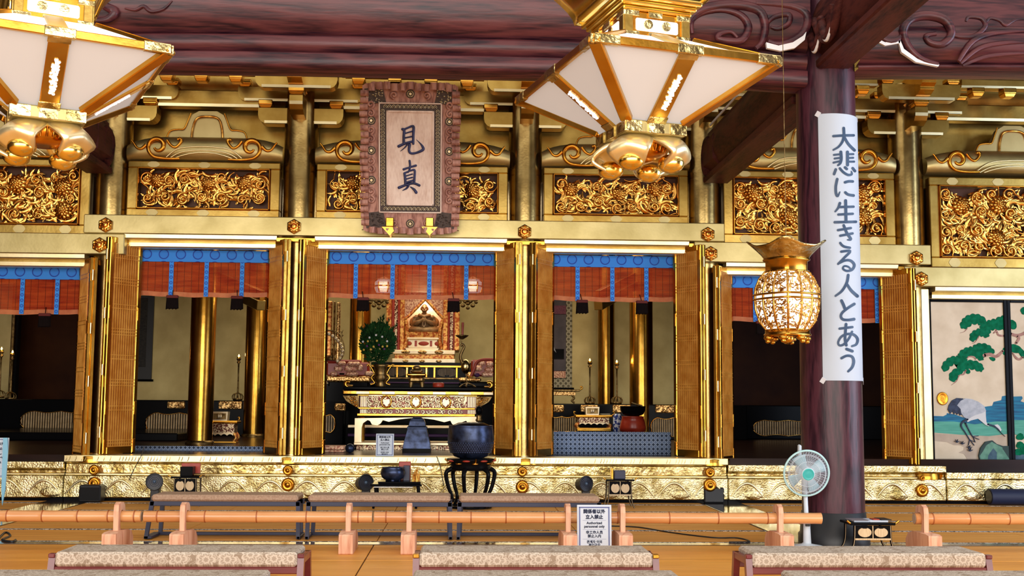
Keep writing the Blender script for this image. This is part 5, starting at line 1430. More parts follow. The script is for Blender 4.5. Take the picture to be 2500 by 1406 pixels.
MB().box(at(1507, 1056, 24.2).x-.12, at(1507, 1056, 24.2).x+.12, 24.05, 24.35, SILL, at(1507, 1056, 24.2).z).build('vase_platform', G['black']); tag(col.objects[-1], 'low black block under the porcelain vase right of altar', 'platform')
vase(637, 1003, 1066, 26.9, 'blue and white porcelain vase beside the folding door left of altar')
# ---- blue roundel cloths
CLOTH = circles('blue_roundel_cloth', (.012, .026, .060), (.34, .42, .58), (.15, .21, .34), .070, .070, r0=.36, r1=.47, rough=.8, both=False, dots=False)
def cloth(px0, px1, py0, py1, Y, label):
    a, b = at(px0, py1, Y), at(px1, py0, Y)
    t = thing('roundel_cloth', ((a.x+b.x)/2, Y, a.z), label, 'cloth', 'blue cloths with white roundels')
    P = [[(a.x+(b.x-a.x)*i/40, Y+.006*sin(i*.9), z) for i in range(41)] for z in (a.z, b.z)]
    o = MB().grid(P).build('cloth_front', CLOTH, t); o.modifiers.new('thick', 'SOLIDIFY').thickness = .012
    MB().box(a.x, b.x, Y+.02, Y+.10, a.z, b.z-.01).build('rail_board', G['black'], t)
cloth(1339, 1638, 1055, 1116, 18.6, 'blue cloth with white roundels screening the bay right of altar')
cloth(318, 648, 1090, 1113, 19.3, 'low blue cloth with white roundels in the bay left of altar')
# ================================================================== ALTAR TABLE
AY = 20.2
def AX(px, py=1000): return at(px, py, AY).x
def AZ(py, px=1020): return at(px, py, AY).z
at_ = thing('altar_table', (AX(1020), AY, SILL), 'wide carved gilt altar table in the central bay', 'table')
MB().cbox(AX(838), AX(1204), AY-.05, AY+.85, AZ(952), AZ(945), .015).build('top', G['black'], at_)
MB().cbox(AX(836), AX(1204), AY-.08, AY+.85, AZ(965), AZ(953), .02).build('top_edge', G['gold'], at_)
for px in range(870, 1190, 62): MB().cbox(AX(px), AX(px+32), AY-.09, AY-.07, AZ(963), AZ(956), .004).build('engraved_plate', CREAM, at_)
for px, sg in ((846, -1), (1196, 1)):
    MB().tube(cr([(AX(px)-sg*.10, AY, AZ(946)), (AX(px), AY, AZ(945)), (AX(px)+sg*.03, AY, AZ(938)), (AX(px), AY, AZ(932)), (AX(px)-sg*.05, AY, AZ(934))], 4), .035, 8).build('curled_end', G['gold'], at_)
for a, b, c, d, mt, nm, y in ((898, 1140, 966, 996, ARAB, 'arabesque_band', 0), (898, 1140, 999, 1011, ARAB, 'arabesque_band', .02), (872, 1165, 963, 967, G['gold'], 'moulding', -.03), (875, 1160, 995, 999, G['gold'], 'moulding', -.02), (872, 1160, 1010, 1016, G['gold'], 'moulding', -.02)):
    MB().cbox(AX(a), AX(b), AY+y, AY+.75, AZ(d), AZ(c), .006).build(nm, mt, at_)
for px in range(900, 1130, 66): MB().cbox(AX(px), AX(px+34), AY-.04, AY-.01, AZ(967.5), AZ(963.5), .003).build('engraved_plate', CREAM, at_)
# carved comma leaves over the arabesque bands
rn = random.Random(5)
for c0, c1, nn, r in ((968, 994, 2, .055), (1000, 1010, 1, .042)):
    k = 0
    px = 903
    while px < 1136:
        for j in range(nn):
            z = AZ(c0+(c1-c0)*(j+.5)/nn); x = AX(px+rn.uniform(-2, 2))
            if min(abs(px-q) for q in (943, 1015, 1088)) < 12 and nn == 2: continue
            a0 = rn.uniform(0, 6.3)
            MB().tube([(x+a, AY-.012, z+b) for a, b in spiral(0, 0, r, 1.0, a0, rn.choice((-1, 1)), 12, .3)], [r*.42*(1-.55*i/11) for i in range(12)], 6).build('carved_comma_leaf', CREAM, at_)
        px += 15 if nn == 2 else 13
for px in (943, 1015, 1088):
    x, z = AX(px), AZ(981); m = MB()
    MB().tube([(x+.085*cos(q), AY-.02, z+.10*sin(q)) for q in [PI*2*i/20 for i in range(20)]], .018, 6, closed=True).build('crest_wreath', G['carve'], at_)
    MB().prism([(x, z-.085), (x+.05, z-.02), (x+.055, z+.045), (x, z+.03), (x-.055, z+.045), (x-.05, z-.02)], AY-.03, AY-.0).build('heart_crest', CREAM, at_)
for px0, sg in ((879, 1), (1141, 1)):
    for i in range(5):
        x = AX(px0+2+i*4); 
        for zA, zB_ in ((994, 968), (1010, 1000)): MB().cbox(x-.008, x+.012, AY-.012, AY+.02, AZ(zA), AZ(zB_), .003).build('reeded_strip', CREAM, at_)
MB().box(AX(878), AX(1162), AY+.01, AY+.7, AZ(1010), AZ(967)).build('apron_core', G['red'], at_)
# flaring carved corner brackets
for sg, xa in ((-1, AX(876)), (1, AX(1162))):
    po = [(xa, AZ(967)), (xa+sg*.28, AZ(967)), (xa+sg*.22, AZ(980)), (xa+sg*.10, AZ(990)), (xa, AZ(998))]
    o = MB().prism(po, AY, AY+.10).build('corner_bracket', G['bronze'], at_)
    m = MB()
    for k in range(40):
        u, v = rn.random(), rn.random(); m.ell((xa+sg*(.02+.22*u*(1-v*.8)), AY-.01, AZ(968+26*v)), .018, .014, .014, 6, 4)
    m.build('bracket_foliage', G['carve'], o)
# curved gilt legs and cusped arch
ztop, zfoot = AZ(1016), AZ(1084)
po = [(AX(868), ztop), (AX(1165), ztop)]
arch = [(1165, 1016), (1168, 1040), (1150, 1040), (1138, 1026), (1128, 1030), (1125, 1037), (1112, 1039), (1104, 1034), (1100, 1026), (1085, 1030), (1060, 1024), (1045, 1022), (1017, 1019), (990, 1022), (975, 1024), (950, 1030), (935, 1026), (930, 1034), (922, 1039), (909, 1037), (904, 1028), (898, 1026), (887, 1034), (884, 1045), (884, 1080), (867, 1080), (867, 1022)]
MB().prism([(AX(a), AZ(b)) for a, b in arch], AY-.02, AY+.10).build('cusped_front', CREAM, at_, bevel=.015)
MB().cbox(AX(1150), AX(1168), AY-.02, AY+.12, zfoot, AZ(1030), .02).build('leg', CREAM, at_)
MB().cbox(AX(867), AX(884), AY+.6, AY+.75, zfoot, AZ(1020), .02).build('leg', G['gold'], at_); MB().cbox(AX(1150), AX(1168), AY+.6, AY+.75, zfoot, AZ(1020), .02).build('leg', G['gold'], at_)
for a, b, c, d, mt, nm in ((866, 1175, 1080, 1087, CREAM, 'plinth_moulding'), (872, 1170, 1088, 1099, ARAB, 'plinth_band'), (866, 1175, 1099, 1103, G['gold'], 'plinth_moulding')):
    MB().cbox(AX(a), AX(b), AY-.06, AY+.85, AZ(d), AZ(c), .008).build(nm, mt, at_)
MB().box(AX(862), AX(1180), AY-.02, AY+.85, SILL, AZ(1103)).build('plinth_base', G['black'], at_)
px = 880
while px < 1165:
    x, z = AX(px), AZ(1093.5); MB().tube([(x+a, AY-.065, z+b) for a, b in spiral(0, 0, .042, 1.0, rn.uniform(0, 6), rn.choice((-1, 1)), 10, .3)], [.016*(1-.5*i/9) for i in range(10)], 6).build('carved_comma_leaf', CREAM, at_)
    px += 13
# horizontal rails glimpsed under the table (altar step behind)
stp = thing('altar_step', (AX(1020), AY+1.6, SILL), 'black lacquered altar step with gold edge bars behind the table legs', 'step')
for py, mt in ((1041, CREAM), (1062, G['purple'])): MB().cbox(at(850, py, 22).x, at(1180, py, 22).x, 21.9, 22.5, at(1000, py+4, 22).z, at(1000, py-3, 22).z, .01).build('edge_bar', mt, stp)
MB().box(at(845, 1000, 22).x, at(1200, 1000, 22).x, 22.0, 22.5, SILL, at(1000, 1038, 22).z).build('step_body', G['black'], stp)
# ---- tiered black altar behind with fan-shaped grilles
tr_ = thing('tiered_altar', (at(1010, 930, 24).x, 24.2, SILL), 'tiered black lacquered altar carrying the golden shrine', 'altar')
TX = lambda px: at(px, 910, 24.2).x
TZ = lambda py: at(1010, py, 24.2).z
MB().cbox(TX(790), TX(1215), 24.2, 26.4, SILL, TZ(938), .01).build('lower_tier', G['black'], tr_)
MB().cbox(TX(903), TX(1150), 24.5, 27.6, TZ(938), at(1035, 890, 26.0).z-.001, .01).build('middle_tier', G['black'], tr_)
MB().cbox(TX(800), TX(1210), 24.1, 24.2, TZ(936), TZ(933), .004).build('edge_bar', G['purple'], tr_)
MB().cbox(TX(905), TX(1148), 24.38, 24.5, TZ(925), TZ(921), .006).build('edge_bar', G['bronze'], tr_)
MB().cbox(TX(905), TX(1140), 24.36, 24.5, TZ(896), TZ(891), .006).build('edge_bar', G['gold'], tr_)
for px in (968, 1007, 1060, 1115): MB().cbox(TX(px)-.02, TX(px)+.02, 24.42, 24.5, TZ(921), TZ(893), .004).build('gilt_post', G['gold'], tr_)
for pc in (892, 968+(-1), 1040, 1090):
    if pc == 892: continue
for pc in (967, 1022, 1091):
    x, z = TX(pc if pc != 967 else 967), TZ(908); m = MB()
    W2, H2_ = .20, .105
    for i in range(13):
        u = -1+2*(i+.5)/13; h = H2_*math.sqrt(max(0, 1-u*u*.85))*(1-.08*abs(sin(u*9)))
        MB().box(x+u*W2-.009, x+u*W2+.009, 24.46, 24.48, z-h*(.9 if abs(u) > .18 else .55), z+h).build('grille_slat', SLATB, tr_)
# carved pink-gold brocade blocks flanking the altar
def block(px0, px1, rows, Y, label):
    t = thing('carved_altar_wing', ((at(px0, 900, Y).x+at(px1, 900, Y).x)/2, Y, SILL), label, 'ornament')
    for (a, b, c, d, mt) in rows:
        o_ = .09 if mt in (G['red'], G['black']) else .03*((a+c) % 3)/2
        p, q = at(a, d, Y), at(b, c, Y); MB().cbox(p.x, q.x, Y-.05+o_, Y+.4, p.z, q.z, .03).build('carved_block', mt, t)
    return t
r1_ = [(796, 880, 878, 884, G['red'])]
for (a, b, c, d) in ((822, 845, 882, 892), (848, 880, 883, 893), (815, 836, 893, 906), (840, 872, 893, 907), (872, 886, 890, 906), (806, 824, 907, 918), (844, 875, 908, 918), (890, 910, 906, 918)): r1_.append((a, b, c, d, G['pink']))
r1_ += [(824, 844, 907, 919, G['red']), (796, 905, 918, 932, FRET), (796, 900, 884, 918, G['red']), (800, 900, 930, 946, G['black'])]
block(796, 905, r1_, 22.6, 'pink and gold carved altar wing left of the greenery vase')
r2_ = []
for (a, b, c, d) in ((1168, 1184, 880, 893), (1186, 1204, 882, 896), (1160, 1178, 892, 906), (1182, 1206, 896, 908), (1176, 1206, 908, 920)): r2_.append((a, b, c, d, G['pink']))
r2_ += [(1140, 1158, 908, 920, FRET), (1158, 1172, 911, 920, G['purple']), (1150, 1206, 878, 918, G['red']), (1120, 1175, 922, 932, FRET), (1120, 1206, 932, 946, G['black'])]
wg = block(1140, 1206, r2_, 22.6, 'pink and gold carved altar wing behind the crane candlestick')
MB().tube(cr([at(1150, 918, 22.5), at(1158, 900, 22.5), at(1164, 884, 22.5), at(1180, 878, 22.5), at(1206, 878, 22.5)], 4), .03, 6).build('wing_rail', G['red'], wg)
for q in (bpy.data.objects['carved_altar_wing'], wg):
    MB().box(at(796 if q is not wg else 1140, 940, 22.6).x, at(905 if q is not wg else 1206, 940, 22.6).x, 22.56, 22.95, SILL, at(1000, 944, 22.6).z).build('wing_base', G['black'], q)
# ---- shrine
SY = 26.0
SX = lambda px: at(px, 800, SY).x
SZ = lambda py: at(1035, py, SY).z
sh = thing('golden_shrine', (SX(1037), SY, SZ(890)), 'golden shrine with vermilion posts housing the seated statue', 'shrine')
MB().cbox(SX(960), SX(1113), SY-.35, SY+1.0, SZ(889), SZ(877), .015).build('base_step', CREAM, sh)
MB().cbox(SX(966), SX(1110), SY-.28, SY+1.0, SZ(877), SZ(866), .01).build('base_band', REDG, sh)
MB().cbox(SX(962), SX(1112), SY-.32, SY+1.0, SZ(866), SZ(856), .015).build('base_step', CREAM, sh)
for py in (861, 883):
    for px in (993, 1033, 1073): MB().ell((SX(px), SY-.33, SZ(py)), .10, .03, .045, 10, 6).build('lotus_plate', FRET, sh)
for a, b, mt, y in ((944, 957, REDG, 0), (957, 964, G['red'], .02), (963, 972, ARAB, .04), (972, 977, G['red'], .02), (977, 988, REDG, .05), (1082, 1094, REDG, .05), (1094, 1098, G['red'], .02), (1098, 1107, ARAB, .04), (1107, 1111, G['red'], .02), (1110, 1122, REDG, 0)):
    MB().cbox(SX(a), SX(b), SY-.25+y, SY+.9, SZ(856), SZ(640), .012).build('post', mt, sh)
MB().box(SX(944), SX(1122), SY+.86, SY+.9, SZ(856), SZ(640)).build('back_wall', CREAM, sh)
MB().box(SX(960), SX(1110), SY-.1, SY+.9, SZ(660), SZ(640)).build('ceiling_board', G['red'], sh)
# parted curtains forming a gable opening
for sg, pts in ((-1, [(988, 715), (1040, 715), (1037, 733), (1020, 748), (1000, 770), (990, 780), (988, 786)]), (1, [(1040, 715), (1083, 715), (1083, 786), (1078, 780), (1062, 760), (1046, 740), (1039, 733)])):
    MB().prism([(SX(a), SZ(b)) for a, b in pts], SY-.08, SY-.05).build('brocade_curtain', G['pink'], sh)
for pts in ([(1038, 732), (1020, 750), (1000, 771), (989, 779)], [(1038, 732), (1058, 752), (1070, 766), (1083, 778)]):
    MB().tube(cr([(SX(a), SY-.10, SZ(b)) for a, b in pts], 4), .035, 6).build('curtain_hem', REDG, sh)
for pts in ([(989, 780), (993, 800), (992, 830), (988, 852)], [(1082, 780), (1076, 800), (1074, 830), (1080, 852)]):
    MB().tube(cr([(SX(a), SY-.06, SZ(b)) for a, b in pts], 4), .05, 6).build('curtain_tail', REDG, sh)
point('shrine_lamp', (SX(1037), SY-.02, SZ(722)), 8, (1, .90, .66), .08)
point('shrine_lamp', (SX(1037), SY+.55, SZ(725)), 9, (1, .92, .70), .08)
# pedestal
pd = thing('statue_pedestal', (SX(1033), SY+.2, SZ(856)), 'cream pedestal with vermilion ovals and pleated cushion under the statue', 'pedestal')
MB().prism([(SX(993), SZ(856)), (SX(1070), SZ(856)), (SX(1072), SZ(850)), (SX(991), SZ(850))], SY-.1, SY+.6).build('foot', CREAM, pd)
MB().cbox(SX(997), SX(1069), SY-.06, SY+.55, SZ(850), SZ(829), .01).build('body', CREAM, pd)
for px, w_ in ((1000, .06), (1035, .12), (1068, .06)): MB().ell((SX(px), SY-.06, SZ(839)), w_, .02, .05, 12, 6).build('vermilion_oval', G['red'], pd)
for px in (1016, 1053): MB().cbox(SX(px)-.025, SX(px)+.025, SY-.075, SY-.05, SZ(846), SZ(832), .004).build('strut', G['red'], pd)
MB().cbox(SX(994), SX(1073), SY-.1, SY+.58, SZ(829), SZ(824), .01).build('cornice', CREAM, pd)
m = MB()
for i in range(40):
    x = SX(996)+(SX(1072)-SX(996))*i/39; m.cyl((x, SY-.08, SZ(824)), (x, SY-.08, SZ(811)), .013, n=6)
m.cbox(SX(996), SX(1072), SY-.08, SY+.55, SZ(824), SZ(811), .01); m.build('pleated_cushion', REDG, pd)
# ---- seated statue, one continuous carved figure
st_ = MB(); S0 = Vector((SX(1035), SY+.2, SZ(811)))
HS = SZ(740)-SZ(811)                                   # statue height
U = HS/1.0
def E(x, y, z, a, b, c, M=None): st_.ell((S0.x+x*U, S0.y+y*U, S0.z+z*U), a*U, b*U, c*U, 16, 10)
def T(pts, r): st_.tube(cr([(S0.x+x*U, S0.y+y*U, S0.z+z*U) for x, y, z in pts], 4), [q*U for q in r] if isinstance(r, list) else r*U, 10)
E(0, 0, .09, .42, .26, .10); E(0, .02, .28, .25, .17, .24); E(0, .03, .47, .29, .16, .15)
for sg in (-1, 1):
    T([(sg*.10, -.02, .12), (sg*.34, -.12, .11), (sg*.46, -.12, .09), (sg*.22, -.25, .08), (-sg*.08, -.28, .07)], [.11]*9+[.10]*8)   # crossed legs
    E(sg*.47, -.10, .08, .10, .10, .075)
    T([(sg*.22, .02, .53), (sg*.37, -.02, .40), (sg*.38, -.08, .27)], [.12, .12, .12, .12, .13, .13, .13, .13, .13])                   # sleeve
    T([(sg*.38, -.08, .27), (sg*.24, -.22, .33), (sg*.09, -.28, .40)], [.12, .11, .10, .095, .09, .08, .07, .055, .05])
    E(sg*.06, -.29, .42, .05, .045, .06)
    for k in range(4): T([(sg*.055, -.305, .39+.024*k), (sg*.02, -.345, .395+.024*k), (sg*-.012, -.33, .40+.024*k)], .015)
    T([(sg*.06, -.29, .47), (sg*.035, -.32, .50)], .017)
    for k in range(4): T([(sg*(.24+.035*k), -.12-.02*k, .55), (sg*(.33+.02*k), -.17, .38), (sg*(.20+.03*k), -.27, .26)], .019)          # folds
    for k in range(3): T([(sg*.40, -.20, .13+.03*k), (sg*.20, -.31, .13+.02*k), (0, -.33, .11)], .016)
T([(-.17, -.02, .60), (-.14, -.12, .59), (0, -.17, .55), (.14, -.12, .59), (.17, -.02, .60), (.12, .09, .63), (-.12, .09, .63), (-.17, -.02, .60)], .062)  # scarf
T([(-.13, -.10, .61), (0, -.19, .52), (.12, -.12, .63)], .05); T([(-.05, -.19, .55), (.04, -.21, .48), (.02, -.22, .42)], .03)
E(0, .0, .67, .085, .085, .09)
E(0, .0, .85, .118, .135, .150); E(0, -.055, .77, .098, .09, .085)
T([(0, -.13, .87), (0, -.172, .81), (0, -.16, .795)], .021)
for sg in (-1, 1):
    E(sg*.122, .0, .83, .022, .035, .06); T([(sg*.025, -.138, .885), (sg*.06, -.135, .892), (sg*.095, -.105, .878)], .014); E(sg*.05, -.128, .852, .026, .016, .014)
    E(sg*.065, -.11, .79, .03, .03, .035)
T([(-.045, -.142, .752), (0, -.155, .748), (.045, -.142, .752)], .014)
STAT = mk('statue_aged_gilt', (.20, .11, .045), (.40, .25, .11), rough=.5, metal=.35, vs=6)
stt = thing('seated_statue', S0, 'seated monk statue with scarf and hands before the chest, legs crossed', 'statue')
o = st_.build('carved_figure', STAT, stt)
rm = o.modifiers.new('one_skin', 'REMESH'); rm.mode = 'VOXEL'; rm.voxel_size = .0085; rm.use_smooth_shade = True
sm = o.modifiers.new('soft', 'SMOOTH'); sm.iterations = 1; sm.factor = .3
beads = MB()
for i in range(24):
    a = 2*PI*i/24; beads.ell((S0.x+.045*U*cos(a), S0.y-.30*U, S0.z+(.30+.10*sin(a))*U), .010*U, .010*U, .010*U, 6, 4)
beads.build('prayer_beads', CREAM, stt)
# ---- objects on the altar table
ZT_ = AZ(945)
def on(px, dy=.3): return Vector((AX(px), AY+dy, ZT_))
p = on(925, .25); h = AZ(889)-ZT_
v = thing('altar_vase', p, 'bronze two-handled altar vase holding dense greenery', 'vase')
MB().lathe([(.085, 0), (.10, .01), (.07, h*.14), (.095, h*.28), (.125, h*.42), (.10, h*.55), (.10, h*.62), (.12, h*.9), (.145, h), (.12, h*.99), (.09, h*.8)], p, 26).build('body', G['bronze'], v)
for sg in (-1, 1):
    MB().tube(cr([p+Vector((sg*.11, 0, h*.60)), p+Vector((sg*.15, 0, h*.80)), p+Vector((sg*.21, 0, h*.98)), p+Vector((sg*.24, 0, h*.92))], 4), .016, 7).build('handle', G['gold'], v)
    MB().tube(cr([p+Vector((sg*.11, 0, h*.56)), p+Vector((sg*.16, 0, h*.40)), p+Vector((sg*.10, 0, h*.18)), p+Vector((sg*.17, 0, h*.10))], 4), .018, 7).build('handle', G['gold'], v)
rn = random.Random(12); LF = mk('evergreen_leaf', (.004, .022, .006), (.016, .075, .016), rough=.7, vs=9, spec=.08)
gr = thing('flower_arrangement', p+Vector((0, 0, h)), 'dark evergreen arrangement with tiny white and yellow blossoms in the altar vase', 'plant')
c0 = at(922, 838, AY+.25); 
m = MB(); stems = MB()
for k in range(1500):
    th = rn.uniform(0, 2*PI); u = rn.random()**.5; v_ = rn.uniform(-1, 1)
    rx, rz = .29, .33
    x = c0.x+rx*u*cos(th); z = c0.z+rz*u*sin(th); y = c0.y+.2*v_*(1-u*.7)
    if z < c0.z-.2 and abs(x-c0.x) > .17: continue
    d = Vector((x-c0.x+rn.uniform(-.12, .12), rn.uniform(-.1, .1), (z-c0.z)+.22+rn.uniform(0, .15))).normalized()
    l = rn.uniform(.05, .10); s_ = d.cross(Vector((0, 1, 0))).normalized()*rn.uniform(.008, .016)
    a = Vector((x, y, z)); m.add([a-s_*.3, a+d*l*.5-s_, a+d*l, a+d*l*.5+s_], [(0, 1, 2, 3)])
for (dx, top) in ((.06, .46), (-.05, .33), (-.20, .24), (.20, .30), (.12, .38), (-.13, .30), (.02, .42)):
    for q in range(34):
        f = q/33; a = Vector((c0.x+dx*.6+dx*f, c0.y+rn.uniform(-.05, .05), c0.z+.05+(top-.05)*f)); d = Vector((rn.uniform(-.6, .6), rn.uniform(-.3, .3), 1)).normalized()
        s_ = d.cross(Vector((0, 1, 0))).normalized()*.009; m.add([a-s_*.3, a+d*.035-s_, a+d*.085, a+d*.035+s_], [(0, 1, 2, 3)])
o = m.build('foliage', LF, gr); o['kind'] = 'stuff'
for k in range(9):
    a = 2*PI*k/9; stems.tube([p+Vector((.03*cos(a), .03*sin(a), h*.8)), p+Vector((.10*cos(a), .08*sin(a), h+.15)), p+Vector((.2*cos(a), .1*sin(a), h+.38))], .006, 5)
stems.build('stems', LF, gr)
WHT, YEL = mk('blossom_white', (.8, .8, .82), rough=.6), mk('blossom_yellow', (.75, .5, .08), rough=.6)
VIO = mk('blossom_violet', (.12, .02, .14), rough=.6)
for px, py, mt in ((902, 824, WHT), (933, 822, WHT), (945, 833, WHT), (918, 818, WHT), (886, 834, WHT), (898, 833, YEL), (920, 832, YEL), (912, 846, YEL), (934, 846, YEL), (888, 854, YEL), (905, 853, YEL), (945, 845, YEL), (925, 842, VIO), (896, 845, VIO), (938, 852, VIO)):
    MB().ell(at(px, py, AY-.02), .02, .015, .02, 7, 5).build('blossom', mt, gr)
# incense burner
p = on(1015, .2); h = AZ(893)-ZT_
b = thing('incense_burner', p, 'square bronze incense burner with upright handles at the middle of the altar table', 'burner')
MB().cbox(p.x-.14, p.x+.14, p.y-.12, p.y+.12, p.z+h*.20, p.z+h*.52, .04).build('body', G['bronze'], b)
MB().cbox(p.x-.17, p.x+.17, p.y-.14, p.y+.14, p.z+h*.52, p.z+h*.66, .02).build('rim', G['carve'], b)
MB().cbox(p.x-.11, p.x+.11, p.y-.1, p.y+.1, p.z+h*.66, p.z+h*.86, .04).build('lid', G['bronze'], b)
MB().ell((p.x, p.y, p.z+h*.92), .07, .06, .05, 10, 6).build('lid_lion', G['bronze'], b)
for sg in (-1, 1):
    MB().cbox(p.x+sg*.17-.022, p.x+sg*.17+.022, p.y-.03, p.y+.03, p.z+h*.45, p.z+h*.95, .01).build('handle', G['carve'], b)
    for sy in (-1, 1): MB().cyl((p.x+sg*.10, p.y+sy*.08, p.z), (p.x+sg*.09, p.y+sy*.08, p.z+h*.24), .03, .04, 8).build('foot', G['bronze'], b)
p = on(1069, .2)
t = thing('red_incense_box', p, 'small round red lacquer box on the altar table', 'box')
MB().lathe([(.09, 0), (.10, .01), (.10, .05), (.098, .052)], p, 22).build('body', G['red'], t); MB().lathe([(.101, .052), (.101, .075), (.085, .085), (.0, .088)], p, 22).build('lid', G['red'], t)
# crane candlestick standing on a tortoise-like base
p = on(1140, .2)
c = thing('crane_candlestick', p, 'tall bronze crane candlestick holding a dish in its beak', 'candlestick')
K = lambda px, py: Vector((AX(px, py), p.y, AZ(py)))
m = MB()
for a in range(3):
    q = 2*PI*a/3+.4; m.tube(cr([p+Vector((.16*cos(q), .12*sin(q), .012)), p+Vector((.09*cos(q), .07*sin(q), .05)), p+Vector((0, 0, .08))], 4), .016, 6)
m.build('claw_base', G['bronze'], c)
MB().tube([p+Vector((0, 0, .06)), K(1137, 905)], .012, 6).build('leg', G['bronze'], c)
MB().ell(K(1137, 893), .085, .10, .13, 14, 9).build('body', G['hammer'], c)
MB().tube(cr([K(1130, 885), K(1124, 870), K(1128, 856), K(1133, 845), K(1130, 838), K(1124, 842)], 5), [.045, .04, .035, .03, .028, .026]+[.024]*20, 8).build('neck', G['bronze'], c)
MB().tube(cr([K(1128, 840), K(1126, 828), K(1127, 821)], 4), .010, 6).build('stem_in_beak', G['bronze'], c)
MB().lathe([(.02, 0), (.05, .02), (.10, .05), (.12, .075), (.11, .07), (.02, .03)], K(1128, 826), 16).build('dish', G['bronze'], c)
MB().cyl(K(1129, 818), K(1130, 784), .018, .022, 10).build('candle', G['red'], c)
# golden ball and lotus chain on the left, hanging ornaments
lc = thing('lotus_chain', at(820, 885, 22.40), 'curved chain of gold lotus pearls at the left of the altar', 'ornament')
MB().tube(cr([at(a, b, 22.40) for a, b in ((800, 806), (825, 812), (838, 835), (840, 858), (833, 876), (822, 886))], 5), .012, 6).build('wire', G['bronze'], lc)
for a, b in ((803, 815), (812, 820), (820, 826), (825, 832), (831, 840), (834, 848), (836, 857), (834, 866), (830, 874), (824, 881)):
    MB().ell(at(a, b, 22.36), .035, .03, .035, 10, 7).build('pearl', CREAM, lc)
rn = random.Random(2); m = MB()
for k in range(50):
    a, b = rn.uniform(800, 836), rn.uniform(800, 880); m.tube([at(a, b, 22.8), at(a+rn.uniform(-6, 6), b-rn.uniform(2, 9), 22.8)], .008, 4)
m.build('filigree', G['bronze'], lc)
lp = at(808, 880, 22.62)
MB().lathe([(.10, 0), (.12, .03), (.06, .07), (.09, .12), (.12, .2), (.05, .25)], lp, 18).build('base_urn', G['bronze'], lc)
vb = thing('filigree_banner', at(812, 880, 22.5), 'dark gilt filigree banner hanging at the left edge of the altar bay', 'ornament')
for (a, b, c_, d, mt) in ((793, 812, 735, 870, REDG), (812, 820, 735, 880, G['bronze']), (820, 832, 738, 880, FRET)):
    p, q = at(a, d, 22.5), at(b, c_, 22.5); MB().cbox(p.x, q.x, 22.45, 22.55, p.z, q.z, .02).build('filigree_strip', mt, vb)
for px, lab in ((925, 'left'), (1142, 'right')):
    t = thing('hanging_canopy_ornament', at(px, 760, 24.5), f'bronze bracketed canopy ornament just {lab} of the shrine', 'ornament', 'canopy ornaments by the shrine')
    for a, b, r in ((-20, 738, 5), (-12, 746, 6), (0, 741, 6), (0, 752, 5), (12, 746, 6), (20, 738, 5), (6, 736, 6), (-6, 736, 6)):
        MB().ell(at(px+a, b, 24.5), r*24.5/FPX, .05, r*.8*24.5/FPX, 9, 6).build('bronze_lobe', G['bronze'], t)
    MB().cbox(at(px-24, 735, 24.5).x, at(px+24, 735, 24.5).x, 24.45, 24.56, at(px, 735, 24.5).z, at(px, 728, 24.5).z, .01).build('bar', G['bronze'], t)
    MB().cyl((t.location.x, 24.5, at(px, 730, 24.5).z), (t.location.x, 24.5, 5.6), .012, n=6).build('hanging_rod', G['bronze'], t)
    # lit lantern glimpsed through the blind
    L = thing('lit_hexagonal_lantern', at(px+12, 714, 24.0), f'lit white lantern glimpsed through the blind, {lab} of the shrine', 'lantern', 'lit lanterns behind the altar blind')
    c0 = at(px+12, 714, 24.0); z1_ = at(px+12, 683, 24.0).z-c0.z
    MB().lathe([(.16, 0), (.19, z1_*.3), (.19, z1_*.8), (.13, z1_)], c0, 6, sm=False).build('glowing_body', LAMPT, L)
    MB().lathe([(.02, z1_*1.25), (.10, z1_*1.15), (.21, z1_)][::-1], c0, 6, sm=False).build('roof', G['carve'], L)
    for k in range(6):
        a = PI/3*k; MB().tube([(c0.x+.165*cos(a), c0.y+.165*sin(a), c0.z), (c0.x+.195*cos(a), c0.y+.195*sin(a), c0.z+z1_*.3), (c0.x+.195*cos(a), c0.y+.195*sin(a), c0.z+z1_*.8)], .014, 5).build('frame_bar', G['carve'], L)
    for hz_ in (.5,): MB().tube([(c0.x+.198*cos(PI/3*k), c0.y+.198*sin(PI/3*k), c0.z+z1_*hz_) for k in range(6)], .014, 5, closed=True).build('frame_bar', G['carve'], L)
    MB().tube([c0+Vector((0, 0, z1_*1.2)), (c0.x, c0.y, 5.6)], .01, 5).build('chain', G['bronze'], L)
    point('lantern_glow', (c0.x, c0.y-.35, c0.z+z1_*.4), 10, (1, .82, .5), .1)
# ---- dark sutra cover (bell-shaped) in front of the table
p = at(1018, 1094, 19.3); hb = at(1018, 1018, 19.3).z-p.z; wb = (at(1052, 1090, 19.3).x-at(984, 1090, 19.3).x)/2
t = thing('bell_stand', (p.x, 19.3, SILL), 'dark blue bell-shaped covered stand in front of the altar table', 'stand')
IR = G['iron']
prof = [(0, 1.0), (.10, .97), (.20, .93), (.60, .70), (.68, .72), (.72, .62), (.86, .55), (.95, .45), (1.0, .25)]
m = MB()
for (f0, w0), (f1, w1) in zip(prof, prof[1:]):
    v = [(p.x+sx*wb*w_, 19.3+sy*wb*.7*w_, p.z+hb*f) for f, w_ in ((f0, w0), (f1, w1)) for sx, sy in ((-1, -1), (1, -1), (1, 1), (-1, 1))]
    m.add(v, [(0, 1, 5, 4), (1, 2, 6, 5), (2, 3, 7, 6), (3, 0, 4, 7)])
m.box(p.x-wb*.25, p.x+wb*.25, 19.2, 19.4, p.z+hb*.98, p.z+hb); m.build('cover', IR, t, bevel=.02)
MB().box(p.x-wb*1.02, p.x+wb*1.02, 19.3-wb*.75, 19.3+wb*.75, SILL, p.z).build('base', G['black'], t)
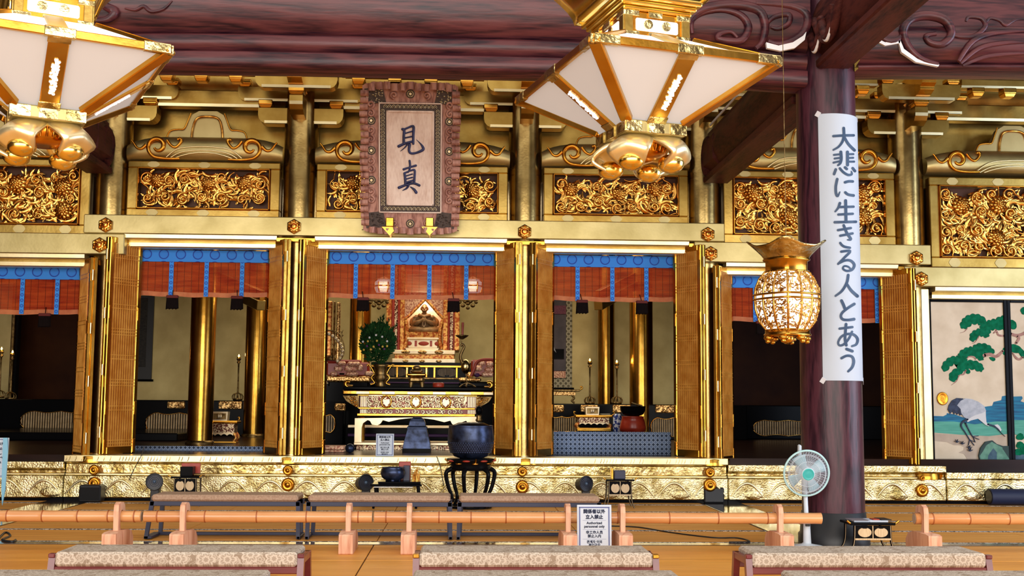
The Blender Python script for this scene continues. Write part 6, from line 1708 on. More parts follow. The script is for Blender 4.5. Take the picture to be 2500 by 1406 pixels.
# small things on the floor at the left foot of the table
t = thing('lacquer_boxes', at(812, 1108, 19.0), 'stack of low brocade boxes left of the altar table', 'box')
p, q = at(787, 1109, 19.0), at(842, 1098, 19.0); MB().cbox(p.x, q.x, 18.9, 19.3, SILL, q.z, .01).build('lower_box', G['pink'], t)
p, q = at(787, 1097, 19.0), at(842, 1088, 19.0); MB().cbox(p.x, q.x, 18.92, 19.28, p.z, q.z, .01).build('upper_box', G['pink'], t)
p = at(854, 1102, 18.7); tag(MB().ell((p.x, 18.7, SILL+.075), .075, .075, .075, 16, 10).build('dark_ball', G['iron']), 'dark blue ball cushion on the sanctuary floor left of the sign', 'ball')
p = at(1176, 1095, 18.9); t = thing('mallet_stand', (p.x, 18.9, SILL), 'dark egg-topped mallet stand behind the large bowl gong', 'stand')
MB().lathe([(.09, 0), (.05, .03), (.03, .25)], (p.x, 18.9, SILL), 16).build('foot', G['black'], t)
zz_ = at(1168, 1055, 18.9).z; MB().cyl((p.x, 18.9, SILL+.2), (p.x, 18.9, zz_+.1), .03, n=10).build('stem', G['bronze'], t)
MB().ell((p.x-.05, 18.9, at(1168, 1002, 18.9).z), .055, .055, .075, 14, 9).build('egg_head', G['black'], t)
MB().lathe([(.04, 0), (.06, .03), (.04, .06), (.05, .11)], (p.x-.05, 18.9, at(1168, 1030, 18.9).z), 14).build('collar', G['bronze'], t)
# bay at the far left: gilded panel and posts
p, q = at(-60, 978, 28.8), at(33, 690, 28.8)
t = thing('gilded_screen', ((p.x+q.x)/2, 28.8, p.z), 'narrow gilded screen with dark posts at the far left edge', 'screen')
MB().box(p.x, q.x, 28.8, 28.85, p.z, q.z).build('panel', G['wallgold'], t)
for px in (33, 43): x = at(px, 800, 28.7).x; MB().cbox(x-.03, x+.03, 28.66, 28.86, p.z, q.z+1, .01).build('post', G['black'] if px == 43 else G['bronze'], t)
struct('wall_dado_step', MB().cbox(-13, -5.6, 23.5, 27.2, SILL, SILL+.16, .02), G['black'])
# ================================================================== PAINTED SLIDING PANELS
FYY = 17.86
def fq(px, py, d=0.): p = at(px, py, FYY); return (p.x, p.z)
CRM = mk('fusuma_paper', (.56, .46, .33), (.70, .60, .46), rough=.6, metal=.15, vs=2.5, detail=5)
fus = thing('painted_sliding_panel', (at(2365, 1157, FYY).x, FYY, .47), 'painted sliding panel with crane, pine branches and rock', 'panel', 'painted sliding panels')
fus2 = thing('painted_sliding_panel', (at(2560, 1157, FYY).x, FYY, .47), 'painted sliding panel cut by the right edge with pine trunk and clover', 'panel', 'painted sliding panels')
xL, xM, xR = at(2271, 940, FYY).x, at(2463, 940, FYY).x, 10.4
zT_, zB_ = at(2365, 731, FYY).z, .475
MB().box(xL, xM-.03, FYY, FYY+.03, zB_, zT_).build('paper', CRM, fus); MB().box(xM+.03, xR, FYY, FYY+.03, zB_, zT_).build('paper', CRM, fus2)
for t, a, b in ((fus, xL-.02, xM+.0), (fus2, xM+.001, xR)):
    for (x0, x1, z0, z1) in ((a, a+.055, zB_, zT_), (b-.055, b, zB_, zT_), (a+.055, b-.055, zB_, zB_+.055), (a+.055, b-.055, zT_-.045, zT_)):
        MB().cbox(x0, x1, FYY-.03, FYY+.03, z0, z1, .006).build('lacquer_rail', G['black'], t)
LAY = [0]
def paint(parent, nm, mat, pts, s4=None, clip=None):
    LAY[0] += 1
    d = .002+.0006*LAY[0]
    po = [fq(2260+x*240/1406, (720 if s4 == 4 else 940)+y*240/1406) for x, y in pts]
    lim = (xL+.035, xM-.055) if parent is fus else (xM+.055, xR-.06)
    po = [(min(max(x, lim[0]), lim[1]), max(z, zB_+.055)) for x, z in po]
    MB().prism(po, FYY-d, FYY+.001).build(nm, mat, parent)
PINE = mk('painted_pine_green', (.001, .10, .045), (.003, .17, .085), rough=.8, vs=14, spec=.1)
PEDG = mk('painted_pine_outline', (.004, .06, .028), rough=.7)
BARK = mk('painted_bark', (.30, .15, .13), (.42, .24, .20), rough=.7, vs=20)
SEA = mk('painted_sea_blue', (.003, .08, .20), (.006, .20, .36), rough=.7, vs=6, stretch=(.4, 1, 5))
SHO = mk('painted_shallows', (.06, .30, .24), (.10, .40, .32), rough=.7, vs=6, stretch=(.4, 1, 5))
SAND = mk('painted_sand', (.42, .33, .26), (.50, .41, .32), rough=.7, vs=6)
RCK, RCK2, RCK3 = mk('painted_rock_green', (.07, .20, .15), (.14, .32, .24), rough=.7, vs=9), mk('painted_rock_blue', (.02, .06, .11), (.06, .13, .18), rough=.7, vs=9), mk('painted_rock_dark', (.02, .05, .05), rough=.7)
CRA, CRA2, CRD = mk('painted_crane_grey', (.36, .40, .48), (.48, .52, .60), rough=.7, vs=16), mk('painted_crane_white', (.62, .64, .68), rough=.7), mk('painted_crane_navy', (.008, .018, .05), (.03, .05, .11), rough=.7, vs=18)
def scal(pts, bump=14, n=4):
    "scalloped outline through points (outer edge lobed)"
    out = []
    m = len(pts)
    for i in range(m):
        (x0, y0), (x1, y1) = pts[i], pts[(i+1) % m]
        L = math.hypot(x1-x0, y1-y0); nx, ny = (y1-y0)/L, -(x1-x0)/L
        for k in range(n):
            t = k/n; b = bump*sin(PI*t) if L > 30 else 0
            out.append((x0+(x1-x0)*t+nx*b, y0+(y1-y0)*t+ny*b))
    return out
# water, sand
paint(fus, 'painted_sea', SEA, [(110, 440), (250, 445), (300, 420), (300, 400), (420, 420), (560, 470), (760, 480), (840, 310), (950, 295), (970, 240), (1080, 215), (1090, 160), (1200, 150), (1200, 600), (110, 560)], 5)
paint(fus, 'painted_shallows', SHO, [(115, 520), (400, 520), (700, 560), (1000, 520), (1210, 520), (1210, 700), (900, 730), (500, 710), (120, 680)], 5)
paint(fus, 'painted_sand', SAND, [(120, 685), (500, 712), (900, 732), (1215, 700), (1215, 900), (830, 1110), (720, 1100), (690, 1065), (590, 1055), (545, 985), (470, 965), (540, 930), (545, 885), (500, 862), (400, 858), (300, 815), (125, 800)], 5)
# pine boughs
boughs = [[(495, 450), (515, 380), (560, 325), (630, 290), (710, 280), (790, 300), (860, 360), (870, 385), (930, 365), (1000, 350), (1070, 315), (1130, 305), (1200, 320), (1200, 495), (1100, 490), (990, 485), (925, 500), (905, 560), (880, 605), (820, 590), (770, 575), (700, 650), (650, 660), (632, 600), (660, 540), (720, 505), (780, 485), (790, 430), (740, 408), (660, 410), (600, 460), (540, 480)],
          [(470, 880), (480, 830), (540, 780), (610, 755), (670, 750), (720, 710), (800, 700), (880, 715), (940, 760), (985, 830), (960, 845), (880, 830), (830, 800), (822, 900), (800, 935), (740, 910), (680, 870), (600, 870), (570, 910), (590, 945), (680, 945), (760, 970), (820, 1030), (810, 1080), (770, 1090), (700, 1060), (620, 1050), (540, 1090), (460, 1150), (430, 1220), (370, 1235), (335, 1170), (370, 1100), (450, 1050), (470, 990), (400, 980), (340, 1020), (290, 1090), (240, 1070), (240, 1000), (290, 940), (350, 895), (430, 885)]]
for b in boughs:
    paint(fus, 'painted_pine_outline', PEDG, scal(b, 20), 4); paint(fus, 'painted_pine_bough', PINE, scal(b, 14), 4)
for b in ([(1100, 780), (1130, 750), (1200, 760), (1200, 860), (1130, 862), (1100, 830)], [(905, 890), (990, 905), (985, 940), (945, 940)], [(570, 1090), (610, 1065), (635, 1090), (620, 1125), (580, 1120)]):
    paint(fus, 'painted_pine_bough', PINE, scal(b, 8), 4)
def pbranch(parent, pts, wd, s4=4, mat=BARK, nm='painted_branch'):
    m_ = MB(); LAY[0] += 1; d = .002+.0006*LAY[0]
    for po in stroke2(pts, wd):
        q = [fq(2260+x*240/1406, (720 if s4 == 4 else 940)+y*240/1406) for x, y in po]
        m_.prism(q, FYY-d, FYY+.001)
    m_.build(nm, mat, parent)
pbranch(fus, [(835, 865), (920, 850), (990, 880), (1040, 860), (1100, 800)], [50, 46, 44, 44, 30])
pbranch(fus, [(970, 545), (1010, 520), (1040, 575), (1120, 585)], [16, 26, 26, 30]); pbranch(fus, [(1000, 500), (1015, 540)], 18)
pbranch(fus, [(570, 1080), (540, 1135), (480, 1150), (440, 1230), (365, 1290)], [22, 18, 14, 9, 3]); pbranch(fus, [(590, 480), (550, 525), (490, 545)], [12, 6, 3]); pbranch(fus, [(760, 590), (700, 680), (660, 690)], [12, 6, 3])
pbranch(fus, [(590, 900), (630, 880), (690, 890), (710, 920)], [10, 16, 20, 12])
# second panel
for b in ([(1200, 360), (1260, 370), (1295, 430), (1275, 490), (1210, 475)], [(1215, 710), (1290, 715), (1370, 770), (1420, 850), (1480, 900), (1400, 905), (1330, 830), (1220, 810)], [(1360, 200), (1420, 170), (1480, 180), (1480, 270), (1400, 280), (1365, 250)]):
    paint(fus2, 'painted_pine_bough', PINE, scal(b, 10), 4)
pbranch(fus2, [(1210, 555), (1300, 580), (1380, 560), (1420, 540)], [36, 44, 40, 46]); pbranch(fus2, [(1300, 590), (1330, 620), (1290, 690)], [30, 36, 30]); pbranch(fus2, [(1240, 830), (1290, 900), (1340, 920), (1380, 890)], [10, 30, 30, 24])
paint(fus2, 'painted_sea', SEA, [(1230, 165), (1370, 160), (1380, 190), (1350, 230), (1480, 280), (1600, 280), (1600, 520), (1230, 500)], 5)
paint(fus2, 'painted_shallows', SHO, [(1240, 500), (1600, 500), (1600, 820), (1240, 700)], 5)
paint(fus2, 'painted_rock', RCK2, [(1270, 990), (1340, 970), (1480, 980), (1600, 990), (1600, 1250), (1280, 1250)], 5)
for x, y in ((1345, 740), (1345, 860), (1320, 960), (1395, 950), (1400, 890), (1470, 760)):
    paint(fus2, 'painted_clover', PINE, scal([(x-52, y+25), (x-42, y-22), (x-18, y-48), (x+22, y-46), (x+44, y-18), (x+50, y+28), (x, y+42)], 8), 5)
# crane
paint(fus, 'painted_crane_tail', CRD, [(310, 350), (325, 290), (370, 220), (440, 185), (530, 190), (510, 300), (520, 420), (480, 435), (470, 400), (440, 425), (420, 390), (400, 420), (375, 375), (345, 410)], 5)
paint(fus, 'painted_crane_body', CRA2, [(580, 500), (640, 440), (800, 300), (850, 360), (852, 450), (860, 530), (900, 590), (850, 570), (790, 520), (740, 480), (640, 505), (590, 530)], 5)
paint(fus, 'painted_crane_wing', CRA, [(440, 290), (490, 225), (560, 190), (650, 200), (750, 240), (830, 300), (855, 370), (800, 400), (700, 430), (640, 460), (600, 490), (540, 460), (500, 400), (490, 340)], 5)
pbranch(fus, [(880, 560), (950, 580), (1010, 610), (1030, 640)], [26, 22, 20, 10], 5, CRD, 'painted_crane_neck')
paint(fus, 'painted_crane_head', CRA2, [(970, 570), (1020, 560), (1050, 590), (1075, 640), (1060, 660), (1030, 620)], 5)
pbranch(fus, [(1035, 640), (1080, 690), (1130, 735)], [10, 6, 2], 5, CRD, 'painted_crane_bill')
for L_, w_ in (([(590, 490), (530, 520), (500, 580), (560, 680), (620, 780)], [26, 28, 20, 13, 13]), ([(560, 540), (600, 620), (650, 715), (680, 740)], [20, 13, 13, 12]), ([(620, 780), (605, 855)], 8), ([(625, 780), (685, 860)], 8), ([(630, 785), (705, 815)], 7), ([(660, 735), (745, 725)], 8), ([(665, 740), (755, 775)], 8), ([(670, 740), (695, 805)], 7)):
    pbranch(fus, L_, w_, 5, CRD, 'painted_crane_leg')
for x, y in ((440, 820), (515, 845), (615, 905), (625, 945)):
    for a in (-2.6, -2.0, -1.3, -.5): pbranch(fus, [(x, y), (x+45*cos(a), y+45*sin(a))], [7, 2], 5, CRD, 'painted_grass_blade')
paint(fus, 'painted_rock_outline', RCK3, [(745, 1010), (770, 900), (840, 810), (940, 790), (1000, 840), (1090, 870), (1220, 870), (1220, 1230), (920, 1225), (830, 1130), (755, 1060)], 5)
paint(fus, 'painted_rock', RCK, [(757, 1010), (800, 950), (850, 860), (930, 810), (1000, 850), (1080, 890), (1085, 930), (1000, 960), (1010, 1060), (1060, 1220), (1000, 1225), (930, 1215), (850, 1130), (765, 1055)], 5)
paint(fus, 'painted_rock', RCK2, [(880, 1000), (950, 900), (1000, 960), (1000, 1060), (1060, 1215), (930, 1210), (860, 1120)], 5)
paint(fus, 'painted_rock', RCK, [(1000, 960), (1090, 920), (1130, 980), (1200, 1050), (1210, 1215), (1080, 1215), (1010, 1080)], 5)
paint(fus, 'painted_rock', RCK3, [(770, 920), (840, 830), (860, 850), (800, 920)], 5)
# finger pull
p = at(2301, 973, FYY-.01)
q = MB().lathe([(.03, .004), (.055, .0), (.075, .014), (.088, .010), (.09, 0)], (0, 0, 0), 28); q.v = [(p.x+a, p.y-c, p.z+b*1.15) for a, b, c in q.v]; q.build('finger_pull', G['deep'], fus)
# gold jamb and rails round the panels
jb = thing('gilded_jamb', (ax(2257, 17.8), 17.85, .47), 'bright gold jamb between the column and the crane painting', 'jamb')
MB().cbox(ax(2250, 17.8, 940), xL-.025, 17.74, 17.95, .47, 3.30, .012).build('jamb_board', G['pale'], jb)
MB().cbox(xL-.02, 10.5, 17.78, 17.95, zT_+.002, 3.145, .01).build('head_rail', G['pale'], jb)

# ================================================================== BAMBOO BARRIER
def pole(px0, px1, py, nodes_, label, Y=11.78, cut='both', r=.057):
    a, b = at(px0, py, Y), at(px1, py, Y); z = .328
    t = thing('bamboo_pole', ((a.x+b.x)/2, Y, z-r), label, 'pole', 'bamboo poles of the barrier')
    xs = [a.x]+[ax(n_, Y, py) for n_ in nodes_]+[b.x]
    pts = []; rr = []
    for i in range(len(xs)-1):
        x0, x1 = xs[i], xs[i+1]
        for f, k in ((0.0, 1.03), (.03, .985), (.12, .97), (.88, .97), (.97, .99)):
            pts.append((x0+(x1-x0)*f, Y, z)); rr.append(r*k)
    pts.append((xs[-1], Y, z)); rr.append(r)
    MB().tube(pts, rr, 22).build('culm', G['bamboo'], t)
    for x in xs[1:-1]:
        MB().cyl((x-.006, Y, z), (x+.006, Y, z), r*1.045, n=22).build('node_ring', G['bnode'], t)
    for x, sg in ((xs[0], -1), (xs[-1], 1)):
        MB().cyl((x+sg*.001, Y, z), (x+sg*.004, Y, z), r*.84, n=20).build('hollow_end', mk('bamboo_hollow', (.5, .38, .28), rough=.7) if 'bamboo_hollow' not in bpy.data.materials else bpy.data.materials['bamboo_hollow'], t)
pole(-120, 346, 1252, [20, 106, 192, 266, 330], 'bamboo pole running out of the left edge of the picture')
pole(353, 909, 1256, [386, 502, 628, 749, 875], 'bamboo pole resting on the two stands left of centre')
pole(914, 1424, 1258, [943, 1072, 1150, 1235, 1328], 'bamboo pole passing behind the white notice board')
pole(1428, 2004, 1260, [1507, 1633, 1752, 1872], 'long bamboo pole ending at the foot of the great pillar')
pole(2232, 2640, 1258, [2275, 2364, 2460, 2550], 'bamboo pole running out of the right edge of the picture')
def stand(px, py, label):
    Y = 11.78; x = ax(px, Y, py); z = .328
    t = thing('pole_stand', (x, Y, 0), label, 'stand', 'wooden stands of the bamboo barrier')
    hw = .068
    po = [(Y-.33, 0), (Y+.27, 0), (Y+.27, .10), (Y+.20, .17), (Y+.06, .20), (Y-.26, .20), (Y-.33, .19)]
    MB().prism(po, x-hw, x+hw, 'yz').build('base_block', G['hinoki'], t, bevel=.012)
    r = .064
    hk = [(Y-.115, .195), (Y-.03, .195), (Y-.045, z-.07)]
    hk += [(Y+r*cos(a), z+r*sin(a)) for a in [PI*1.15-PI*1.05*i/10 for i in range(11)]]
    hk += [(Y+r+.012, z+.02), (Y+.115, z+.03), (Y+.10, z+.10), (Y+.05, z+.135), (Y-.05, z+.145), (Y-.11, z+.12), (Y-.125, z+.06)]
    MB().prism(hk, x-.024, x+.024, 'yz').build('hooked_post', G['hinoki'], t, bevel=.008)
for px, lab in ((292, 'wooden pole stand at the left end of the barrier, before the gap'), (452, 'wooden pole stand in front of the first dark blue bench'), (853, 'wooden pole stand left of the pole joint in the middle'), (1000, 'wooden pole stand right of the pole joint in the middle'), (1385, 'wooden pole stand just left of the white notice'), (1517, 'wooden pole stand just right of the white notice'), (1899, 'wooden pole stand beside the electric fan'), (2250, 'wooden pole stand beyond the great pillar at the right')):
    stand(px, 1258, lab)

# ================================================================== DARK BLUE BENCHES BEHIND THE BARRIER
VIN = mk('bench_vinyl', (.34, .20, .125), (.46, .31, .21), rough=.55, vs=60, bump=.3, bs=160)
def navy_bench(px0, px1, label):
    Yf, Yb = 12.62, 13.02
    x0, x1 = ax(px0, Yf, 1215), ax(px1, Yf, 1215)
    t = thing('padded_bench', ((x0+x1)/2, (Yf+Yb)/2, 0), label, 'bench', 'navy framed padded benches')
    MB().cbox(x0+.02, x1-.02, Yf-.03, Yb+.03, .405, .475, .020).build('cushion', VIN, t)
    MB().cbox(x0, x1, Yf, Yf+.04, .355, .405, .004).build('seat_rail', G['navy'], t)
    MB().cbox(x0, x1, Yb-.04, Yb, .355, .405, .004).build('seat_rail', G['navy'], t)
    for x, s in ((x0, 1), (x1, -1)):
        spl = .05 if px0 < 400 and s == 1 else .006
        MB().prism([(x, .40), (x+s*.045, .40), (x+s*.04-s*spl, .012), (x-s*spl, .012)], Yf, Yf+.04).build('leg', G['navy'], t)
        MB().prism([(x+s*.02, .40), (x+s*.065, .40), (x+s*.05, .012), (x+s*.01, .012)], Yb-.04, Yb).build('leg', G['navy'], t)
        MB().cbox(min(x-s*spl, x+s*.03), max(x-s*spl, x+s*.03), Yf+.0, Yb, .01, .04, .004).build('foot_bar', G['navy'], t)
    MB().cbox(x0, x1, Yb-.045, Yb-.01, .01, .045, .004).build('floor_rail', G['navy'], t)
navy_bench(366, 733, 'navy padded bench behind the barrier, below the candle stand bay')
navy_bench(748, 1104, 'navy padded bench behind the barrier, in the middle')
navy_bench(1117, 1468, 'navy padded bench behind the barrier, below the large bowl gong')

# ================================================================== BROCADE BENCHES
def brocade():
    "woven flower heads, leaves and scrolling stems on a ground; u = x, v = y + z"
    m, nt, b = nodes('floral_brocade'); b.inputs['Roughness'].default_value = .65; b.inputs['Specular IOR Level'].default_value = .25
    tc = N(nt, 'ShaderNodeTexCoord'); sp_ = N(nt, 'ShaderNodeSeparateXYZ'); nt.links.new(tc.outputs['Object'], sp_.inputs[0])
    def M(op, a, b_=None, c=None):
        n = N(nt, 'ShaderNodeMath', operation=op)
        for i, q in enumerate((a, b_, c)):
            if q is None: continue
            if isinstance(q, (int, float)): n.inputs[i].default_value = q
            else: nt.links.new(q, n.inputs[i])
        return n.outputs[0]
    v = M('ADD', sp_.outputs[1], sp_.outputs[2])
    cb = N(nt, 'ShaderNodeCombineXYZ'); nt.links.new(sp_.outputs[0], cb.inputs[0]); nt.links.new(v, cb.inputs[1])
    def flowers(scale, petals, rad_, off):
        mp = N(nt, 'ShaderNodeMapping'); mp.inputs['Location'].default_value = (off, off*.7, 0); mp.inputs['Scale'].default_value = (scale, scale, scale); nt.links.new(cb.outputs[0], mp.inputs[0])
        vo = N(nt, 'ShaderNodeTexVoronoi'); vo.voronoi_dimensions = '2D'; vo.inputs['Scale'].default_value = 1; vo.inputs['Randomness'].default_value = .55
        nt.links.new(mp.outputs[0], vo.inputs['Vector'])
        sb = N(nt, 'ShaderNodeVectorMath', operation='SUBTRACT'); nt.links.new(mp.outputs[0], sb.inputs[0]); nt.links.new(vo.outputs['Position'], sb.inputs[1])
        s2 = N(nt, 'ShaderNodeSeparateXYZ'); nt.links.new(sb.outputs[0], s2.inputs[0])
        r = vo.outputs['Distance']; th = M('ARCTAN2', s2.outputs[1], s2.outputs[0])
        R = M('MULTIPLY', M('ADD', M('MULTIPLY', M('ABSOLUTE', M('COSINE', M('MULTIPLY', th, petals/2))), .34), .72), rad_)
        q = M('DIVIDE', r, R)
        edge = M('LESS_THAN', M('ABSOLUTE', M('SUBTRACT', q, .92)), .12)
        core = M('LESS_THAN', M('ABSOLUTE', M('SUBTRACT', q, .38)), .10)
        rays = M('MULTIPLY', M('GREATER_THAN', M('COSINE', M('MULTIPLY', th, petals*2)), .55), M('MULTIPLY', M('LESS_THAN', q, .85), M('GREATER_THAN', q, .45)))
        return M('MAXIMUM', M('MAXIMUM', edge, core), M('MULTIPLY', rays, .7)), M('LESS_THAN', q, 1.0)
    f1, in1 = flowers(6.6, 7, .40, 0); f2, in2 = flowers(12.5, 5, .42, 3.3)
    nz = N(nt, 'ShaderNodeTexNoise'); nz.inputs['Scale'].default_value = 16; nz.inputs['Detail'].default_value = 1.5; nz.inputs['Distortion'].default_value = 1.5; nt.links.new(cb.outputs[0], nz.inputs['Vector'])
    vine = M('LESS_THAN', M('ABSOLUTE', M('SUBTRACT', nz.outputs['Fac'], .5)), .028)
    out = M('SUBTRACT', 1, in1)
    pat = M('MAXIMUM', M('MULTIPLY', f1, .95), M('MULTIPLY', out, M('MAXIMUM', M('MULTIPLY', f2, .75), M('MULTIPLY', vine, .65))))
    fil = M('MULTIPLY', M('MAXIMUM', in1, M('MULTIPLY', in2, .6)), .28)
    pat = M('MAXIMUM', pat, fil)
    rp = N(nt, 'ShaderNodeValToRGB'); e = rp.color_ramp.elements
    e[0].position = 0; e[0].color = (.31, .235, .17, 1); e[1].position = 1; e[1].color = (.60, .52, .43, 1)
    nt.links.new(pat, rp.inputs[0]); nt.links.new(rp.outputs[0], b.inputs['Base Color'])
    return m
BROC = brocade()
def bench(x0, x1, Yf, label, capl=False):
    Yb = Yf+.44; zt = .43
    t = thing('brocade_bench', ((x0+x1)/2, (Yf+Yb)/2, 0), label, 'bench', 'floral brocade benches')
    MB().cbox(x0+.047, x1-.047, Yf, Yb, zt-.10, zt, .016).build('cushion', BROC, t)
    MB().cbox(x0+.04, x1-.04, Yf+.01, Yf+.05, zt-.15, zt-.10, .006).build('apron', G['mahog'], t)
    MB().cbox(x0+.04, x1-.04, Yb-.05, Yb-.01, zt-.15, zt-.10, .006).build('apron', G['mahog'], t)
    for x in (x0, x1-.045):
        for ya, yb_ in ((Yf+.05, Yf-.04), (Yb-.05, Yb+.04)):
            MB().prism([(ya-.03, zt-.035), (ya+.03, zt-.035), (yb_+.03, 0), (yb_-.03, 0)], x, x+.045, 'yz').build('leg', G['mahog'], t, bevel=.004)
        MB().cbox(x+.002, x+.043, Yf+.04, Yb-.04, zt-.085, zt-.035, .005).build('end_rail', G['mahog'], t)
        MB().cbox(x+.008, x+.036, Yf-.0, Yb, .12, .16, .005).build('stretcher', G['mahog'], t)
        MB().cbox(x, x+.045, Yf+.005, Yf+.06, zt-.04, zt-.012, .005).build('brass_cap' if capl else 'end_cap', G['gold'] if capl else G['mahog'], t)
YB_ = 8.24
bench(ax(117, YB_, 1342), ax(742, YB_, 1342), YB_, 'floral brocade bench in the second row, below the left candle bay')
bench(ax(1008, YB_, 1342), ax(1610, YB_, 1342), YB_, 'floral brocade bench in the second row, in front of the white notice', True)
bench(ax(1822, YB_, 1345), ax(2424, YB_, 1345), YB_, 'floral brocade bench in the second row, in front of the fan')
YA = 6.98
bench(ax(-140, YA, 1400), ax(652, YA, 1395), YA, 'floral brocade bench at the bottom left corner of the picture')
bench(ax(985, YA, 1395), ax(1695, YA, 1395), YA, 'floral brocade bench at the bottom middle of the picture', True)
bench(ax(1935, YA, 1398), ax(2640, YA, 1398), YA, 'floral brocade bench at the bottom right corner of the picture')

# ================================================================== NOTICES
def text_mesh(body, size, mat_, nm, parent, M, bold=0):
    v, f = GLYPH[body]; n = len(v)
    v = [(a*size, b*size, c) for a, b, c in v]
    off = [(0, 0), (-bold, 0), (bold, 0), (0, bold), (0, -bold)]       # heavier printing: the glyphs repeated a hair to each side
    m = bpy.data.meshes.new('lettering')
    m.from_pydata([(a+dx, b+dy, c) for dx, dy in off for a, b, c in v], [], [tuple(i+n*k for i in q) for k in range(5) for q in f])
    m.materials.append(mat_); m.transform(W[parent.name].inverted() @ M)
    c = bpy.data.objects.new(nm, m); link(c, parent, W[parent.name])
    return c
INKB = mk('notice_ink', (.006, .016, .07), rough=.5); NOT = mk('notice_paper', (.58, .65, .75), rough=.6)
BLU = mk('notice_border', (.10, .13, .30), rough=.5)
def notice(c, w_, h_, label, rz=0., tilt=-.12):
    t = thing('notice_board', c, label, 'sign', 'authorised personnel notices')
    M = Matrix.Translation(c) @ Matrix.Rotation(rz, 4, 'Z') @ Matrix.Rotation(tilt, 4, 'X')
    def B(mb, nm, mt):
        mb.v = [tuple(M @ Vector(p)) for p in mb.v]; return mb.build(nm, mt, t)
    B(MB().cbox(-w_/2, w_/2, 0, .012, 0, h_, .003), 'board', NOT)
    e = w_*.055; m = MB()
    for k, th in ((1, .010), (1.5, .004)):
        a, b, z0, z1 = -w_/2+e*k, w_/2-e*k, e*k, h_-e*k; th *= w_/.36
        for q in ((a, b, z0, z0+th), (a, b, z1-th, z1), (a, a+th, z0, z1), (b-th, b, z0, z1)): m.box(q[0], q[1], -.0012, .001, q[2], q[3])
    B(m, 'printed_border', BLU)
    m = MB()
    for f in (.648, .442, .228): m.box(-w_*.34, w_*.34, -.0012, .001, h_*f, h_*f+.0022*w_/.36)
    B(m, 'printed_rule', BLU)
    R_ = Matrix.Rotation(PI/2, 4, 'X')
    for s_, f, k in (('関係者以外', .845, .122), ('立入禁止', .722, .122), ('Authorized', .590, .094), ('personnel only', .512, .094), ('非工作人员', .377, .094), ('禁止入内', .293, .094), ('관계자 이외', .165, .088), ('출입금지', .092, .088)):
        text_mesh(s_, w_*k*1.05, INKB, 'printed_line', t, M @ Matrix.Translation((0, -.0016, h_*f)) @ R_, bold=(.0028 if k > .12 else .0016)*w_/.36)
    B(MB().prism([(.012, .02), (.10, -.0), (.11, -.0), (.012, h_*.7)], -w_*.2, w_*.2, 'yz'), 'easel_back', NOT)
    return t
p = at(1452, 1380, 11.55); wq = at(1492, 1280, 11.55).x-at(1408, 1280, 11.55).x
zt = at(1449, 1230, 11.62).z
hN = .43
notice(Vector((at(1450, 1290, 11.55).x, 11.50, .0+max(0, zt-hN))), wq, hN, 'white notice board with multilingual text leaning on the bamboo barrier', rz=rad(1.5), tilt=-.05)
nb = bpy.data.objects['notice_board']
zb = max(0, zt-hN)
if zb > .01:
    MB().cbox(nb.location.x-.12, nb.location.x+.12, 11.46, 11.60, 0, zb, .01).build('easel_foot', G['blackm'], nb)
c = at(939, 1112, 17.55); notice(Vector((c.x, 17.55, .661)), at(962, 1090, 17.55).x-at(918, 1090, 17.55).x, .335, 'small white notice standing on the gold step before the altar', tilt=-.06)
c = at(-14, 1160, 15.5); notice(Vector((c.x, 15.5, .45)), .30, .52, 'white notice in a plastic sleeve cut by the left edge of the picture', rz=.2)
t = bpy.data.objects['notice_board.002']
MB().tube([(c.x, 15.56, 0), (c.x, 15.56, .6)], .015, 8).build('stand_pole', G['white'], t); MB().lathe([(.14, 0), (.14, .015), (.02, .03)], (c.x, 15.56, 0), 20).build('stand_base', G['white'], t)
SLV = mk('plastic_sleeve', (.25, .55, .75), rough=.15)
MB().prism([(c.x+.13, .10), (c.x+.16, .30), (c.x+.17, .80), (c.x+.155, .97), (c.x+.10, .97), (c.x+.11, .3)], 15.47, 15.49).build('plastic_sleeve', SLV, t)

# ================================================================== ELECTRIC FAN
FYN = 12.0
fc = at(1969, 1155, FYN-.10); R0 = 55*FYN/FPX
TEAL = mk('fan_ring_plastic', (.42, .68, .72), rough=.35); FW_ = mk('fan_white_plastic', (.62, .72, .82), rough=.4); HUB = mk('fan_hub_teal', (.04, .42, .42), rough=.3)
fan = thing('pedestal_fan', (fc.x, FYN, 0), 'white pedestal fan with pale teal cage in front of the great pillar', 'fan')
MB().lathe([(.19, 0), (.19, .012), (.16, .03), (.05, .05), (.04, .06)], (fc.x+.02, FYN, 0), 30).build('base', FW_, fan)
MB().cyl((fc.x+.025, FYN, .04), (fc.x+.022, FYN, at(1977, 1272, FYN).z), .042, .034, 18).build('lower_pole', FW_, fan)
MB().cyl((fc.x+.022, FYN, at(1977, 1275, FYN).z), (fc.x+.01, FYN, fc.z-.05), .024, .021, 16).build('upper_pole', FW_, fan)
MB().cbox(fc.x-.0, fc.x+.045, FYN-.045, FYN-.02, at(1977, 1284, FYN).z, at(1977, 1276, FYN).z, .003).build('height_latch', G['blackm'], fan)
TL = Matrix.Translation(fc) @ Matrix.Rotation(rad(8), 4, 'X')
def FB(mb, nm, mt, par=None):
    mb.v = [tuple(TL @ Vector(p)) for p in mb.v]; return mb.build(nm, mt, par or fan)
FB(MB().cyl((0, .05, 0), (0, .22, 0), .065, .055, 22), 'motor_housing', FW_)
FB(MB().tube([(R0*cos(a), 0, R0*sin(a)) for a in [2*PI*i/64 for i in range(64)]], .011, 8, closed=True), 'cage_ring', TEAL)
m = MB()
for i in range(96):
    a = 2*PI*i/96; tw = .35
    q = [(r*R0*cos(a+tw*(1-r)), -.055*(1-((r-.3)/.7)**2)-.004, r*R0*sin(a+tw*(1-r))) for r in (.28, .5, .75, .95, 1.0)]
    m.tube(q, .0016, 4)
